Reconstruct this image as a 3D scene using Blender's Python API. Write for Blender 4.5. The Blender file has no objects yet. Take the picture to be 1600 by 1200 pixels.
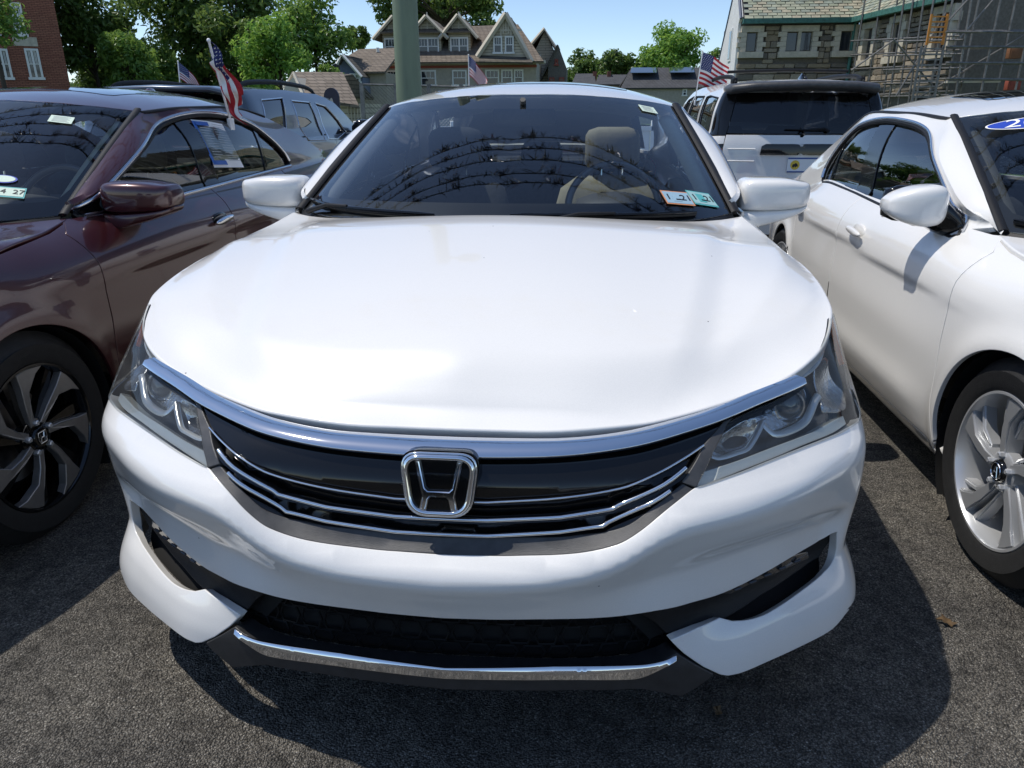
import bpy, bmesh, math, random
import numpy as np
from mathutils import Vector, Matrix
from mathutils.bvhtree import BVHTree
from mathutils.geometry import delaunay_2d_cdt
random.seed(7); rng = np.random.default_rng(7)
scene = bpy.context.scene
col = scene.collection
R_ = math.radians

# ---------------------------------------------------------------- camera
FPX, PITCH, YAW, ROLL = 1149.7, 0.35746, -0.09227, -0.00334
CAM = np.array([0.2379, -1.1383, 1.2800])
def cam_axes():
    f = np.array([math.sin(YAW)*math.cos(PITCH), math.cos(YAW)*math.cos(PITCH), -math.sin(PITCH)])
    r = np.array([math.cos(YAW), -math.sin(YAW), 0.0]); u = np.cross(r, f)
    c, s = math.cos(ROLL), math.sin(ROLL)
    return c*r+s*u, -s*r+c*u, f
CR, CU, CF = cam_axes()
cd = bpy.data.cameras.new('camera'); cam = bpy.data.objects.new('camera', cd); col.objects.link(cam)
cd.sensor_fit = 'HORIZONTAL'; cd.sensor_width = 36.0; cd.lens = 36.0*FPX/1600.0
cd.clip_start = 0.05; cd.clip_end = 3000
cam.matrix_world = Matrix(((CR[0], CU[0], -CF[0], CAM[0]), (CR[1], CU[1], -CF[1], CAM[1]), (CR[2], CU[2], -CF[2], CAM[2]), (0, 0, 0, 1)))
scene.camera = cam
def ray(px, py):
    d = CF+(px-800)/FPX*CR+(600-py)/FPX*CU
    return d
def un(px, py, X=None, Y=None, Z=None):
    d = ray(px, py)
    if X is not None: t = (X-CAM[0])/d[0]
    elif Y is not None: t = (Y-CAM[1])/d[1]
    else: t = (Z-CAM[2])/d[2]
    return CAM+t*d

# ---------------------------------------------------------------- world, sun, exposure
SUN = Vector((-0.455, 0.05, 1.0)).normalized()
world = bpy.data.worlds.new('World'); scene.world = world; world.use_nodes = True
wn = world.node_tree.nodes; wl = world.node_tree.links
sky = wn.new('ShaderNodeTexSky'); sky.sky_type = 'NISHITA'; sky.sun_disc = False
sky.sun_elevation = math.asin(SUN.z); sky.sun_rotation = math.atan2(SUN.x, SUN.y)
sky.air_density = 0.72; sky.dust_density = 0.2; sky.ozone_density = 1.6; sky.altitude = 50
wn['Background'].inputs['Strength'].default_value = 0.118
hs = wn.new('ShaderNodeHueSaturation'); hs.inputs['Saturation'].default_value = 1.0
wl.new(sky.outputs[0], hs.inputs['Color']); wl.new(hs.outputs[0], wn['Background'].inputs['Color'])
sd = bpy.data.lights.new('sun', 'SUN'); sun = bpy.data.objects.new('sun', sd); col.objects.link(sun)
sd.energy = 2.8; sd.angle = R_(0.53); sd.color = (1.0, 0.95, 0.875)
sun.rotation_euler = SUN.to_track_quat('Z', 'Y').to_euler(); sun.location = (0, 0, 30)
scene.view_settings.view_transform = 'Standard'; scene.view_settings.look = 'None'
scene.view_settings.exposure = 0.46; scene.view_settings.gamma = 1.0
scene.render.engine = 'CYCLES'
scene.cycles.max_bounces = 10; scene.cycles.transparent_max_bounces = 16

# ---------------------------------------------------------------- object helpers
def tag(o, label=None, cat=None, group=None, kind=None):
    if label: o['label'] = label
    if cat: o['category'] = cat
    if group: o['group'] = group
    if kind: o['kind'] = kind
    return o
def empty(name, loc=(0, 0, 0), rz=0, parent=None):
    o = bpy.data.objects.new(name, None); col.objects.link(o)
    o.location = loc; o.rotation_euler = (0, 0, rz); o.empty_display_size = 0.2
    if parent: o.parent = parent
    return o
def link(name, me, parent=None, loc=None):
    o = bpy.data.objects.new(name, me); col.objects.link(o)
    if parent is not None: o.parent = parent
    if loc is not None: o.location = loc
    return o
def mesh_obj(name, verts, faces, mat, parent=None, smooth=False, normals=None, loc=None):
    me = bpy.data.meshes.new(name)
    me.from_pydata([tuple(map(float, v)) for v in verts], [], [tuple(map(int, f)) for f in faces])
    if mat is not None: me.materials.append(mat)
    if smooth or normals is not None:
        me.polygons.foreach_set('use_smooth', [True]*len(me.polygons))
    me.update()
    if normals is not None:
        me.normals_split_custom_set_from_vertices([tuple(map(float, n)) for n in normals])
    return link(name, me, parent, loc)
def bm_obj(name, bm, mat, parent=None, smooth=False, loc=None, angle=None):
    me = bpy.data.meshes.new(name); bm.normal_update(); bm.to_mesh(me); bm.free()
    if mat is not None: me.materials.append(mat)
    if smooth: me.polygons.foreach_set('use_smooth', [True]*len(me.polygons))
    if angle is not None:
        me.polygons.foreach_set('use_smooth', [True]*len(me.polygons)); me.set_sharp_from_angle(angle=R_(angle))
    me.update()
    return link(name, me, parent, loc)
def copy_tree(o, parent=None, swap=None):
    c = o.copy(); col.objects.link(c); c.parent = parent
    if swap and c.type == 'MESH':
        for sl in c.material_slots:
            if sl.material and sl.material.name in swap:
                m = swap[sl.material.name]; sl.link = 'OBJECT'; sl.material = m
    for ch in list(o.children): copy_tree(ch, c, swap)
    return c
def box(bm, c, s, M=None):
    vs = []
    for k in range(8):
        p = Vector((c[0]+(s[0]/2 if k & 1 else -s[0]/2), c[1]+(s[1]/2 if k & 2 else -s[1]/2), c[2]+(s[2]/2 if k & 4 else -s[2]/2)))
        vs.append(bm.verts.new(M @ p if M else p))
    for f in ((0, 2, 3, 1), (4, 5, 7, 6), (0, 1, 5, 4), (2, 6, 7, 3), (0, 4, 6, 2), (1, 3, 7, 5)):
        bm.faces.new([vs[i] for i in f])
def box_obj(name, c, s, mat, parent=None, bevel=0.0, seg=2, M=None, smooth=True):
    bm = bmesh.new(); box(bm, c, s)
    if bevel > 0:
        bmesh.ops.bevel(bm, geom=bm.edges[:], offset=bevel, segments=seg, affect='EDGES', profile=0.5)
    if M: bmesh.ops.transform(bm, matrix=M, verts=bm.verts)
    return bm_obj(name, bm, mat, parent, angle=40 if bevel > 0 else None)
def tube(bm, pts, r, n=8, closed=False, cap=True, flat=None):
    """tube along pts; r scalar or list"""
    P = [Vector(p) for p in pts]; m = len(P); rings = []
    up = None
    for i in range(m):
        a = P[(i-1) % m] if (closed or i > 0) else P[i]; b = P[(i+1) % m] if (closed or i < m-1) else P[i]
        t = (b-a).normalized()
        if up is None:
            up = Vector((0, 0, 1)) if abs(t.z) < 0.9 else Vector((1, 0, 0))
        s = t.cross(up).normalized(); up = s.cross(t).normalized()
        rr = r[i] if hasattr(r, '__len__') else r
        fx = flat or (1, 1)
        rings.append([bm.verts.new(P[i]+(s*math.cos(2*math.pi*k/n)*fx[0]+up*math.sin(2*math.pi*k/n)*fx[1])*rr) for k in range(n)])
    for i in range(m if closed else m-1):
        A, B = rings[i], rings[(i+1) % m]
        for k in range(n):
            bm.faces.new((A[k], A[(k+1) % n], B[(k+1) % n], B[k]))
    if cap and not closed:
        bm.faces.new(rings[0][::-1]); bm.faces.new(rings[-1])
def tube_obj(name, pts, r, mat, parent=None, n=8, closed=False, flat=None):
    bm = bmesh.new(); tube(bm, pts, r, n, closed, flat=flat)
    bmesh.ops.recalc_face_normals(bm, faces=bm.faces[:])
    return bm_obj(name, bm, mat, parent, angle=50)
def lathe(bm, prof, n=48, axis='X', arc=None):
    """profile [(a, r)] revolved about axis"""
    rings = []
    for a, r in prof:
        ring = []
        for k in range(n):
            t = 2*math.pi*k/n; c, s = math.cos(t)*r, math.sin(t)*r
            ring.append(bm.verts.new((a, c, s) if axis == 'X' else (c, a, s) if axis == 'Y' else (c, s, a)))
        rings.append(ring)
    for i in range(len(rings)-1):
        for k in range(n):
            bm.faces.new((rings[i][k], rings[i][(k+1) % n], rings[i+1][(k+1) % n], rings[i+1][k]))
    bmesh.ops.recalc_face_normals(bm, faces=bm.faces[:])
    return rings
def spl(pts, n=8, closed=False):
    """Catmull-Rom (centripetal-ish) resample of a polyline in any dimension"""
    P = np.array(pts, float); m = len(P); out = []
    rngi = range(m if closed else m-1)
    for i in rngi:
        p1, p2 = P[i], P[(i+1) % m]
        p0 = P[(i-1) % m] if (closed or i > 0) else 2*p1-p2
        p3 = P[(i+2) % m] if (closed or i < m-2) else 2*p2-p1
        d = np.linalg.norm(p2-p1)+1e-9
        m1 = (p2-p0)/(np.linalg.norm(p2-p1)+np.linalg.norm(p1-p0)+1e-9)*d
        m2 = (p3-p1)/(np.linalg.norm(p3-p2)+np.linalg.norm(p2-p1)+1e-9)*d
        for k in range(n):
            t = k/n; t2, t3 = t*t, t*t*t
            out.append((2*t3-3*t2+1)*p1+(t3-2*t2+t)*m1+(-2*t3+3*t2)*p2+(t3-t2)*m2)
    if not closed: out.append(P[-1])
    return np.array(out)
def resample(P, h, closed=True):
    P = np.array(P, float); out = []
    m = len(P)
    for i in range(m if closed else m-1):
        a, b = P[i], P[(i+1) % m]; d = np.linalg.norm(b-a); k = max(1, int(math.ceil(d/h)))
        for j in range(k): out.append(a+(b-a)*j/k)
    if not closed: out.append(P[-1])
    return np.array(out)
def inside(poly, pts):
    x, y = pts[:, 0], pts[:, 1]; res = np.zeros(len(pts), bool)
    n = len(poly)
    for i in range(n):
        x1, y1 = poly[i]; x2, y2 = poly[(i+1) % n]
        if y1 == y2: continue
        c = ((y1 > y) != (y2 > y)) & (x < (x2-x1)*(y-y1)/(y2-y1)+x1)
        res ^= c
    return res
def smooth01(x): x = np.clip(x, 0, 1); return x*x*(3-2*x)
def sm5(x): x = np.clip(x, 0, 1); return x*x*x*(x*(6*x-15)+10)
def pinterp(x, xs, ys):
    """monotone-ish cubic (Catmull) interpolation, vectorised"""
    xs = np.array(xs, float); ys = np.array(ys, float); x = np.asarray(x, float)
    d = np.diff(ys)/np.diff(xs); m = np.zeros_like(ys)
    m[0], m[-1] = d[0], d[-1]
    for i in range(1, len(xs)-1):
        m[i] = 0 if d[i-1]*d[i] <= 0 else 2*d[i-1]*d[i]/(d[i-1]+d[i])
    xc = np.clip(x, xs[0], xs[-1]); i = np.clip(np.searchsorted(xs, xc, 'right')-1, 0, len(xs)-2)
    h = xs[i+1]-xs[i]; t = (xc-xs[i])/h; t2, t3 = t*t, t*t*t
    v = (2*t3-3*t2+1)*ys[i]+(t3-2*t2+t)*h*m[i]+(-2*t3+3*t2)*ys[i+1]+(t3-t2)*h*m[i+1]
    return v+np.where(x < xs[0], (x-xs[0])*m[0], 0)+np.where(x > xs[-1], (x-xs[-1])*m[-1], 0)
class Surf:
    def __init__(self, fn, ur=None, vr=None, nu=160, nv=90):
        self.fn = fn; self.bvh = None; self.rng = (ur, vr, nu, nv)
    def ev(self, uv, off=0.0):
        uv = np.atleast_2d(np.array(uv, float)); P = self.fn(uv[:, 0], uv[:, 1])
        if np.any(off): P = P+self.nrm(uv)*np.reshape(off, (-1, 1))
        return P
    def nrm(self, uv, e=1.5e-3):
        u, v = uv[:, 0], uv[:, 1]
        n = np.cross(self.fn(u+e, v)-self.fn(u-e, v), self.fn(u, v+e)-self.fn(u, v-e))
        n /= np.linalg.norm(n, axis=1)[:, None]+1e-12
        return n*self.sign
    sign = 1
    org = np.zeros(3)
    def build(self):
        (u0, u1), (v0, v1), nu, nv = self.rng
        U, V = np.meshgrid(np.linspace(u0, u1, nu), np.linspace(v0, v1, nv), indexing='ij')
        self.U, self.V = U.ravel(), V.ravel(); P = self.fn(self.U, self.V)
        F = []
        for i in range(nu-1):
            for j in range(nv-1):
                a = i*nv+j; F += [(a, a+nv, a+nv+1), (a, a+nv+1, a+1)]
        self.P, self.F = P, F
        self.bvh = BVHTree.FromPolygons([tuple(p) for p in P], F)
    def pick(self, pixels):
        if self.bvh is None: self.build()
        out = []
        for (px, py) in pixels:
            d = ray(px, py); h = self.bvh.ray_cast(Vector(CAM-self.org), Vector(d))
            if h[0] is None:
                h2 = None
                for k in range(1, 60):      # walk towards picture centre until the ray meets the surface
                    q = (px+(780-px)*k*0.004, py+(700-py)*k*0.002)
                    h2 = self.bvh.ray_cast(Vector(CAM-self.org), Vector(ray(*q)))
                    if h2[0] is not None: break
                if h2 is None or h2[0] is None:
                    print('PICK MISS', px, py); continue
                print('pick moved', (px, py), q); h = h2
            a, b, c = self.F[h[2]]; A, B, C = self.P[a], self.P[b], self.P[c]; p = np.array(h[0])
            M = np.stack([B-A, C-A], 1); w, *_ = np.linalg.lstsq(M, p-A, rcond=None)
            out.append((self.U[a]+w[0]*(self.U[b]-self.U[a])+w[1]*(self.U[c]-self.U[a]),
                        self.V[a]+w[0]*(self.V[b]-self.V[a])+w[1]*(self.V[c]-self.V[a])))
        return np.array(out)
def clean_poly(P, eps=1e-4):
    out = []
    for p in P:
        if not out or np.linalg.norm(p-out[-1]) > eps: out.append(p)
    if np.linalg.norm(out[0]-out[-1]) < eps: out.pop()
    return np.array(out)
def patch(name, surf, poly, mat, parent=None, h=0.02, off=0.0, thick=0.012, holes=(), offfn=None, lip=0.0025, mirror=False):
    """panel cut out of a surface: CDT inside poly, rolled edge and a returned rim"""
    poly = clean_poly(resample(clean_poly(np.array(poly, float)), h)); loops = [poly]
    for H in holes: loops.append(clean_poly(resample(clean_poly(np.array(H, float)), h)))
    lo, hi = poly.min(0), poly.max(0)
    gx = np.arange(lo[0]+h*.5, hi[0], h); gy = np.arange(lo[1]+h*.433, hi[1], h*.866)
    G = np.array([(x+(h*.5 if j % 2 else 0), y) for j, y in enumerate(gy) for x in gx]) if len(gx) and len(gy) else np.zeros((0, 2))
    if len(G):
        m = inside(poly, G)
        for H in loops[1:]: m &= ~inside(H, G)
        G = G[m]
        allb = np.concatenate(loops)
        if len(G):
            keep = np.ones(len(G), bool)
            for s in range(0, len(G), 2000):
                d = np.sqrt(((G[s:s+2000, None, :]-allb[None])**2).sum(2)).min(1); keep[s:s+2000] = d > h*.45
            G = G[keep]
    V = [tuple(p) for L in loops for p in L]; Eg = []; k = 0
    for L in loops:
        Eg += [(k+i, k+(i+1) % len(L)) for i in range(len(L))]; k += len(L)
    V2 = [Vector(v) for v in V]+[Vector(g) for g in G]
    ov, oe, of, _, _, _ = delaunay_2d_cdt(V2, Eg, [], 0, 1e-7)
    ov = np.array([tuple(v) for v in ov]); T = np.array([(f[0], f[k], f[k+1]) for f in of for k in range(1, len(f)-1)])
    cen = ov[T].mean(1); m = inside(poly, cen)
    for H in loops[1:]: m &= ~inside(H, cen)
    T = T[m]
    offv = off if offfn is None else off+offfn(ov)
    P = surf.ev(ov, offv); N = surf.nrm(ov)
    if offfn is not None:
        e = 2e-3
        du = surf.ev(ov+[e, 0], off+offfn(ov+[e, 0]))-surf.ev(ov-[e, 0], off+offfn(ov-[e, 0]))
        dv = surf.ev(ov+[0, e], off+offfn(ov+[0, e]))-surf.ev(ov-[0, e], off+offfn(ov-[0, e]))
        n2 = np.cross(du, dv); n2 /= np.linalg.norm(n2, axis=1)[:, None]+1e-12
        N = n2*np.sign((n2*N).sum(1))[:, None]
    # orient
    fn = np.cross(P[T[:, 1]]-P[T[:, 0]], P[T[:, 2]]-P[T[:, 0]])
    fl = (fn*N[T[:, 0]]).sum(1) < 0; T[fl] = T[fl][:, ::-1]
    # boundary edges
    cnt = {}
    for a, b, c in T:
        for e in ((a, b), (b, c), (c, a)): cnt[e] = cnt.get(e, 0)+1
    bnd = [(a, b) for (a, b) in cnt if (b, a) not in cnt]
    verts = list(P); norms = list(N); faces = [tuple(t) for t in T]
    if thick:
        out = {}
        for a, b in bnd:
            t = P[b]-P[a]; o = np.cross(t, N[a]); o /= np.linalg.norm(o)+1e-12
            out.setdefault(a, []).append(o); out.setdefault(b, []).append(o)
        i1 = {}; i2 = {}; i3 = {}
        for a, os in out.items():
            o = np.mean(os, 0); o /= np.linalg.norm(o)+1e-12
            i1[a] = len(verts); verts.append(P[a]+o*lip*.7-N[a]*lip*.3); n = o+N[a]; norms.append(n/np.linalg.norm(n))
            i2[a] = len(verts); verts.append(P[a]+o*lip-N[a]*lip); norms.append(o)
            i3[a] = len(verts); verts.append(P[a]+o*lip-N[a]*thick); norms.append(o)
        for a, b in bnd:
            faces += [(b, a, i1[a], i1[b]), (i1[b], i1[a], i2[a], i2[b]), (i2[b], i2[a], i3[a], i3[b])]
    ob = mesh_obj(name, verts, faces, mat, parent, normals=norms)
    if mirror:
        V = np.array(verts)*[-1, 1, 1]; Nn = np.array(norms)*[-1, 1, 1]
        o2 = mesh_obj(name, V, [f[::-1] for f in faces], mat, parent, normals=Nn)
        return ob, o2
    return ob
def tps(pts, lam=1e-6):
    """thin plate spline z(x, y)"""
    P = np.array(pts, float); n = len(P); XY = P[:, :2]
    def k(r2): return np.where(r2 > 1e-12, .5*r2*np.log(r2+1e-20), 0)
    D = ((XY[:, None]-XY[None])**2).sum(2)
    A = np.zeros((n+3, n+3)); A[:n, :n] = k(D)+lam*np.eye(n); A[:n, n] = 1; A[:n, n+1:] = XY; A[n, :n] = 1; A[n+1:, :n] = XY.T
    w = np.linalg.solve(A, np.concatenate([P[:, 2], [0, 0, 0]]))
    def f(x, y):
        x = np.asarray(x, float); y = np.asarray(y, float); r2 = (x[:, None]-XY[None, :, 0])**2+(y[:, None]-XY[None, :, 1])**2
        return k(r2) @ w[:n]+w[n]+w[n+1]*x+w[n+2]*y
    return f
def mirror_obj(o, parent=None, name=None):
    me = o.data.copy()
    nv = len(me.vertices); co = np.empty(nv*3); me.vertices.foreach_get('co', co); co = co.reshape(-1, 3)
    faces = [tuple(p.vertices)[::-1] for p in me.polygons]
    co2 = co*[-1, 1, 1]
    sm = [p.use_smooth for p in me.polygons]
    m2 = bpy.data.meshes.new(me.name); m2.from_pydata([tuple(map(float, v)) for v in co2], [], faces)
    for m in me.materials: m2.materials.append(m)
    m2.polygons.foreach_set('use_smooth', sm); m2.update()
    if any(sm): m2.set_sharp_from_angle(angle=R_(45))
    bpy.data.meshes.remove(me)
    c = link(name or o.name.split('.')[0], m2, parent if parent is not None else o.parent)
    return c

# ---------------------------------------------------------------- materials
def mat(name, color=(.5, .5, .5), rough=.5, metal=0.0, coat=0.0, coat_rough=.03, spec=.5, emis=None):
    m = bpy.data.materials.new(name); m.use_nodes = True
    b = m.node_tree.nodes['Principled BSDF']
    b.inputs['Base Color'].default_value = (*color, 1); b.inputs['Roughness'].default_value = rough
    b.inputs['Metallic'].default_value = metal; b.inputs['Coat Weight'].default_value = coat
    b.inputs['Coat Roughness'].default_value = coat_rough; b.inputs['Specular IOR Level'].default_value = spec
    return m
def nodes(m): return m.node_tree.nodes, m.node_tree.links, m.node_tree.nodes['Principled BSDF']
def add_noise(m, scale=8, amount=.12, detail=6, bump=0.0, bscale=None, coords='Object', rough_amt=0.0, stretch=None):
    """break up colour / roughness / relief with noise"""
    N, L, b = nodes(m)
    tc = N.new('ShaderNodeTexCoord'); mp = N.new('ShaderNodeMapping'); L.new(tc.outputs[coords], mp.inputs[0])
    if stretch: mp.inputs['Scale'].default_value = stretch
    nz = N.new('ShaderNodeTexNoise'); nz.inputs['Scale'].default_value = scale; nz.inputs['Detail'].default_value = detail
    nz.inputs['Roughness'].default_value = .65
    L.new(mp.outputs[0], nz.inputs['Vector'])
    c = b.inputs['Base Color'].default_value[:3]
    rp = N.new('ShaderNodeValToRGB'); rp.color_ramp.elements[0].position = .3; rp.color_ramp.elements[1].position = .7
    rp.color_ramp.elements[0].color = (*[max(0, x*(1-amount)) for x in c], 1); rp.color_ramp.elements[1].color = (*[min(1, x*(1+amount)) for x in c], 1)
    L.new(nz.outputs['Fac'], rp.inputs[0]); L.new(rp.outputs[0], b.inputs['Base Color'])
    if rough_amt:
        mr = N.new('ShaderNodeMapRange'); r0 = b.inputs['Roughness'].default_value
        mr.inputs['To Min'].default_value = max(0, r0-rough_amt); mr.inputs['To Max'].default_value = min(1, r0+rough_amt)
        L.new(nz.outputs['Fac'], mr.inputs['Value']); L.new(mr.outputs[0], b.inputs['Roughness'])
    if bump:
        n2 = N.new('ShaderNodeTexNoise'); n2.inputs['Scale'].default_value = bscale or scale*4; n2.inputs['Detail'].default_value = 4
        L.new(mp.outputs[0], n2.inputs['Vector'])
        bp = N.new('ShaderNodeBump'); bp.inputs['Strength'].default_value = bump; bp.inputs['Distance'].default_value = .01
        L.new(n2.outputs['Fac'], bp.inputs['Height']); L.new(bp.outputs[0], b.inputs['Normal'])
    return m
def glass_mat(name, tint=(.8, .85, .85), rough=0.0, ior=1.5, boost=1.9, haze=0.0):
    """thin pane: two-surface fresnel reflection over tinted see-through"""
    m = bpy.data.materials.new(name); m.use_nodes = True; N = m.node_tree.nodes; L = m.node_tree.links
    N.remove(N['Principled BSDF']); out = N['Material Output']
    fr = N.new('ShaderNodeFresnel'); fr.inputs['IOR'].default_value = ior
    mu = N.new('ShaderNodeMath'); mu.operation = 'MULTIPLY'; mu.inputs[1].default_value = boost; mu.use_clamp = True
    L.new(fr.outputs[0], mu.inputs[0])
    tr = N.new('ShaderNodeBsdfTransparent'); tr.inputs[0].default_value = (*tint, 1)
    gl = N.new('ShaderNodeBsdfGlossy'); gl.inputs['Roughness'].default_value = rough
    mx = N.new('ShaderNodeMixShader'); L.new(mu.outputs[0], mx.inputs[0]); L.new(tr.outputs[0], mx.inputs[1]); L.new(gl.outputs[0], mx.inputs[2])
    last = mx.outputs[0]
    if haze:
        df = N.new('ShaderNodeBsdfDiffuse'); df.inputs[0].default_value = (.75, .76, .72, 1)
        tcz = N.new('ShaderNodeTexCoord'); nz = N.new('ShaderNodeTexNoise'); nz.inputs['Scale'].default_value = 9; L.new(tcz.outputs['Object'], nz.inputs['Vector'])
        hm = N.new('ShaderNodeMapRange'); hm.inputs['From Min'].default_value = .3; hm.inputs['From Max'].default_value = .7; hm.inputs['To Min'].default_value = haze*.4; hm.inputs['To Max'].default_value = haze*1.6
        L.new(nz.outputs['Fac'], hm.inputs['Value'])
        m2 = N.new('ShaderNodeMixShader'); L.new(hm.outputs[0], m2.inputs[0]); L.new(last, m2.inputs[1]); L.new(df.outputs[0], m2.inputs[2]); last = m2.outputs[0]
    L.new(last, out.inputs['Surface'])
    return m
def paint(name, color, rough=.35, flake=0.0, metal=0.0):
    m = mat(name, color, rough, metal, coat=1.0, coat_rough=.015)
    N, L, b = nodes(m)
    tc = N.new('ShaderNodeTexCoord'); nz = N.new('ShaderNodeTexNoise'); nz.inputs['Scale'].default_value = 14; nz.inputs['Detail'].default_value = 8
    L.new(tc.outputs['Object'], nz.inputs['Vector'])
    mr = N.new('ShaderNodeMapRange'); mr.inputs['From Min'].default_value = .3; mr.inputs['From Max'].default_value = .75
    mr.inputs['To Min'].default_value = .012; mr.inputs['To Max'].default_value = .05
    L.new(nz.outputs['Fac'], mr.inputs['Value']); L.new(mr.outputs[0], b.inputs['Coat Roughness'])
    if flake:
        vo = N.new('ShaderNodeTexVoronoi'); vo.inputs['Scale'].default_value = 900; L.new(tc.outputs['Object'], vo.inputs['Vector'])
        bp = N.new('ShaderNodeMix'); bp.data_type = 'RGBA'
        bp.inputs[6].default_value = (*[c*(1-flake) for c in color], 1); bp.inputs[7].default_value = (*[min(1, c*(1+flake)) for c in color], 1)
        sx = N.new('ShaderNodeSeparateColor'); L.new(vo.outputs['Color'], sx.inputs[0]); L.new(sx.outputs[0], bp.inputs[0])
        L.new(bp.outputs[2], b.inputs['Base Color'])
        # sparse road grime: chips and specks
        v2 = N.new('ShaderNodeTexVoronoi'); v2.inputs['Scale'].default_value = 17; L.new(tc.outputs['Object'], v2.inputs['Vector'])
        s2 = N.new('ShaderNodeSeparateColor'); L.new(v2.outputs['Color'], s2.inputs[0])
        lt = N.new('ShaderNodeMath'); lt.operation = 'LESS_THAN'; lt.inputs[1].default_value = .032; L.new(v2.outputs['Distance'], lt.inputs[0])
        gt = N.new('ShaderNodeMath'); gt.operation = 'GREATER_THAN'; gt.inputs[1].default_value = .86; L.new(s2.outputs[0], gt.inputs[0])
        mm = N.new('ShaderNodeMath'); mm.operation = 'MULTIPLY'; L.new(lt.outputs[0], mm.inputs[0]); L.new(gt.outputs[0], mm.inputs[1])
        m3 = N.new('ShaderNodeMix'); m3.data_type = 'RGBA'; L.new(mm.outputs[0], m3.inputs[0]); L.new(bp.outputs[2], m3.inputs[6]); m3.inputs[7].default_value = (.07, .06, .05, 1)
        L.new(m3.outputs[2], b.inputs['Base Color'])
    return m
M = {}
M['white_paint'] = paint('white_paint', (.80, .787, .755), .3, .03)
M['maroon_paint'] = paint('maroon_paint', (.050, .010, .013), .3, .25, metal=.3)
M['grey_paint'] = paint('grey_paint', (.072, .092, .125), .3, .2, metal=.45)
M['silver_paint'] = paint('silver_paint', (.42, .43, .44), .3, .2, metal=.6)
M['chrome'] = mat('chrome', (.86, .87, .88), .045, 1.0)
M['satin_chrome'] = mat('satin_chrome', (.62, .64, .68), .18, 1.0)
M['gloss_black'] = mat('gloss_black', (.005, .005, .005), .10, 0, spec=.3, coat=.55, coat_rough=.01)
M['black_plastic'] = add_noise(mat('black_plastic', (.009, .009, .010), .5, spec=.28), 60, .25, bump=.12, bscale=500)
M['grey_plastic'] = add_noise(mat('grey_plastic', (.055, .055, .056), .42), 25, .3, bump=.12, bscale=600, rough_amt=.12)
M['dark'] = mat('dark', (.006, .006, .006), .9)
M['rubber'] = add_noise(mat('rubber', (.012, .012, .012), .7), 40, .3, bump=.2, bscale=300)
M['frit'] = mat('frit', (.006, .006, .007), .3)
M['tint_dark'] = glass_mat('tint_dark', (.12, .13, .14))
M['screen_glass'] = glass_mat('screen_glass', (.90, .96, .97), boost=1.6)
M['tint_glass'] = glass_mat('tint_glass', (.52, .56, .55))
M['privacy_glass'] = glass_mat('privacy_glass', (.05, .055, .06))
M['lens'] = glass_mat('lens', (.96, .97, .96), rough=.01, boost=.75, haze=.035)
M['amber'] = mat('amber', (.75, .17, .03), .25, coat=1)
M['red_lens'] = mat('red_lens', (.35, .01, .012), .15, coat=1)
M['reflector'] = mat('reflector', (.8, .81, .82), .14, 1.0)
M['lamp_dark'] = mat('lamp_dark', (.07, .072, .078), .22, .5)
M['lamp_grey'] = mat('lamp_grey', (.74, .76, .76), .2, .6)
M['lightbar'] = mat('lightbar', (.70, .73, .70), .25, 0, coat=1)
M['beige'] = add_noise(mat('beige', (.42, .38, .29), .75), 30, .1, bump=.1)
M['beige_trim'] = add_noise(mat('beige_trim', (.62, .62, .48), .7), 30, .06)
M['seat_dark'] = add_noise(mat('seat_dark', (.05, .05, .055), .8), 40, .2, bump=.1)
M['dash'] = add_noise(mat('dash', (.055, .055, .055), .6), 60, .15, bump=.1)
M['dash_pale'] = add_noise(mat('dash_pale', (.17, .175, .165), .7), 60, .1, bump=.1)
M['alloy'] = mat('alloy', (.58, .59, .60), .33, .55, coat=.6)
M['alloy_dark'] = mat('alloy_dark', (.33, .33, .34), .32, 1.0)
M['paper'] = add_noise(mat('paper', (.88, .88, .86), .7), 20, .04)
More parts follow.
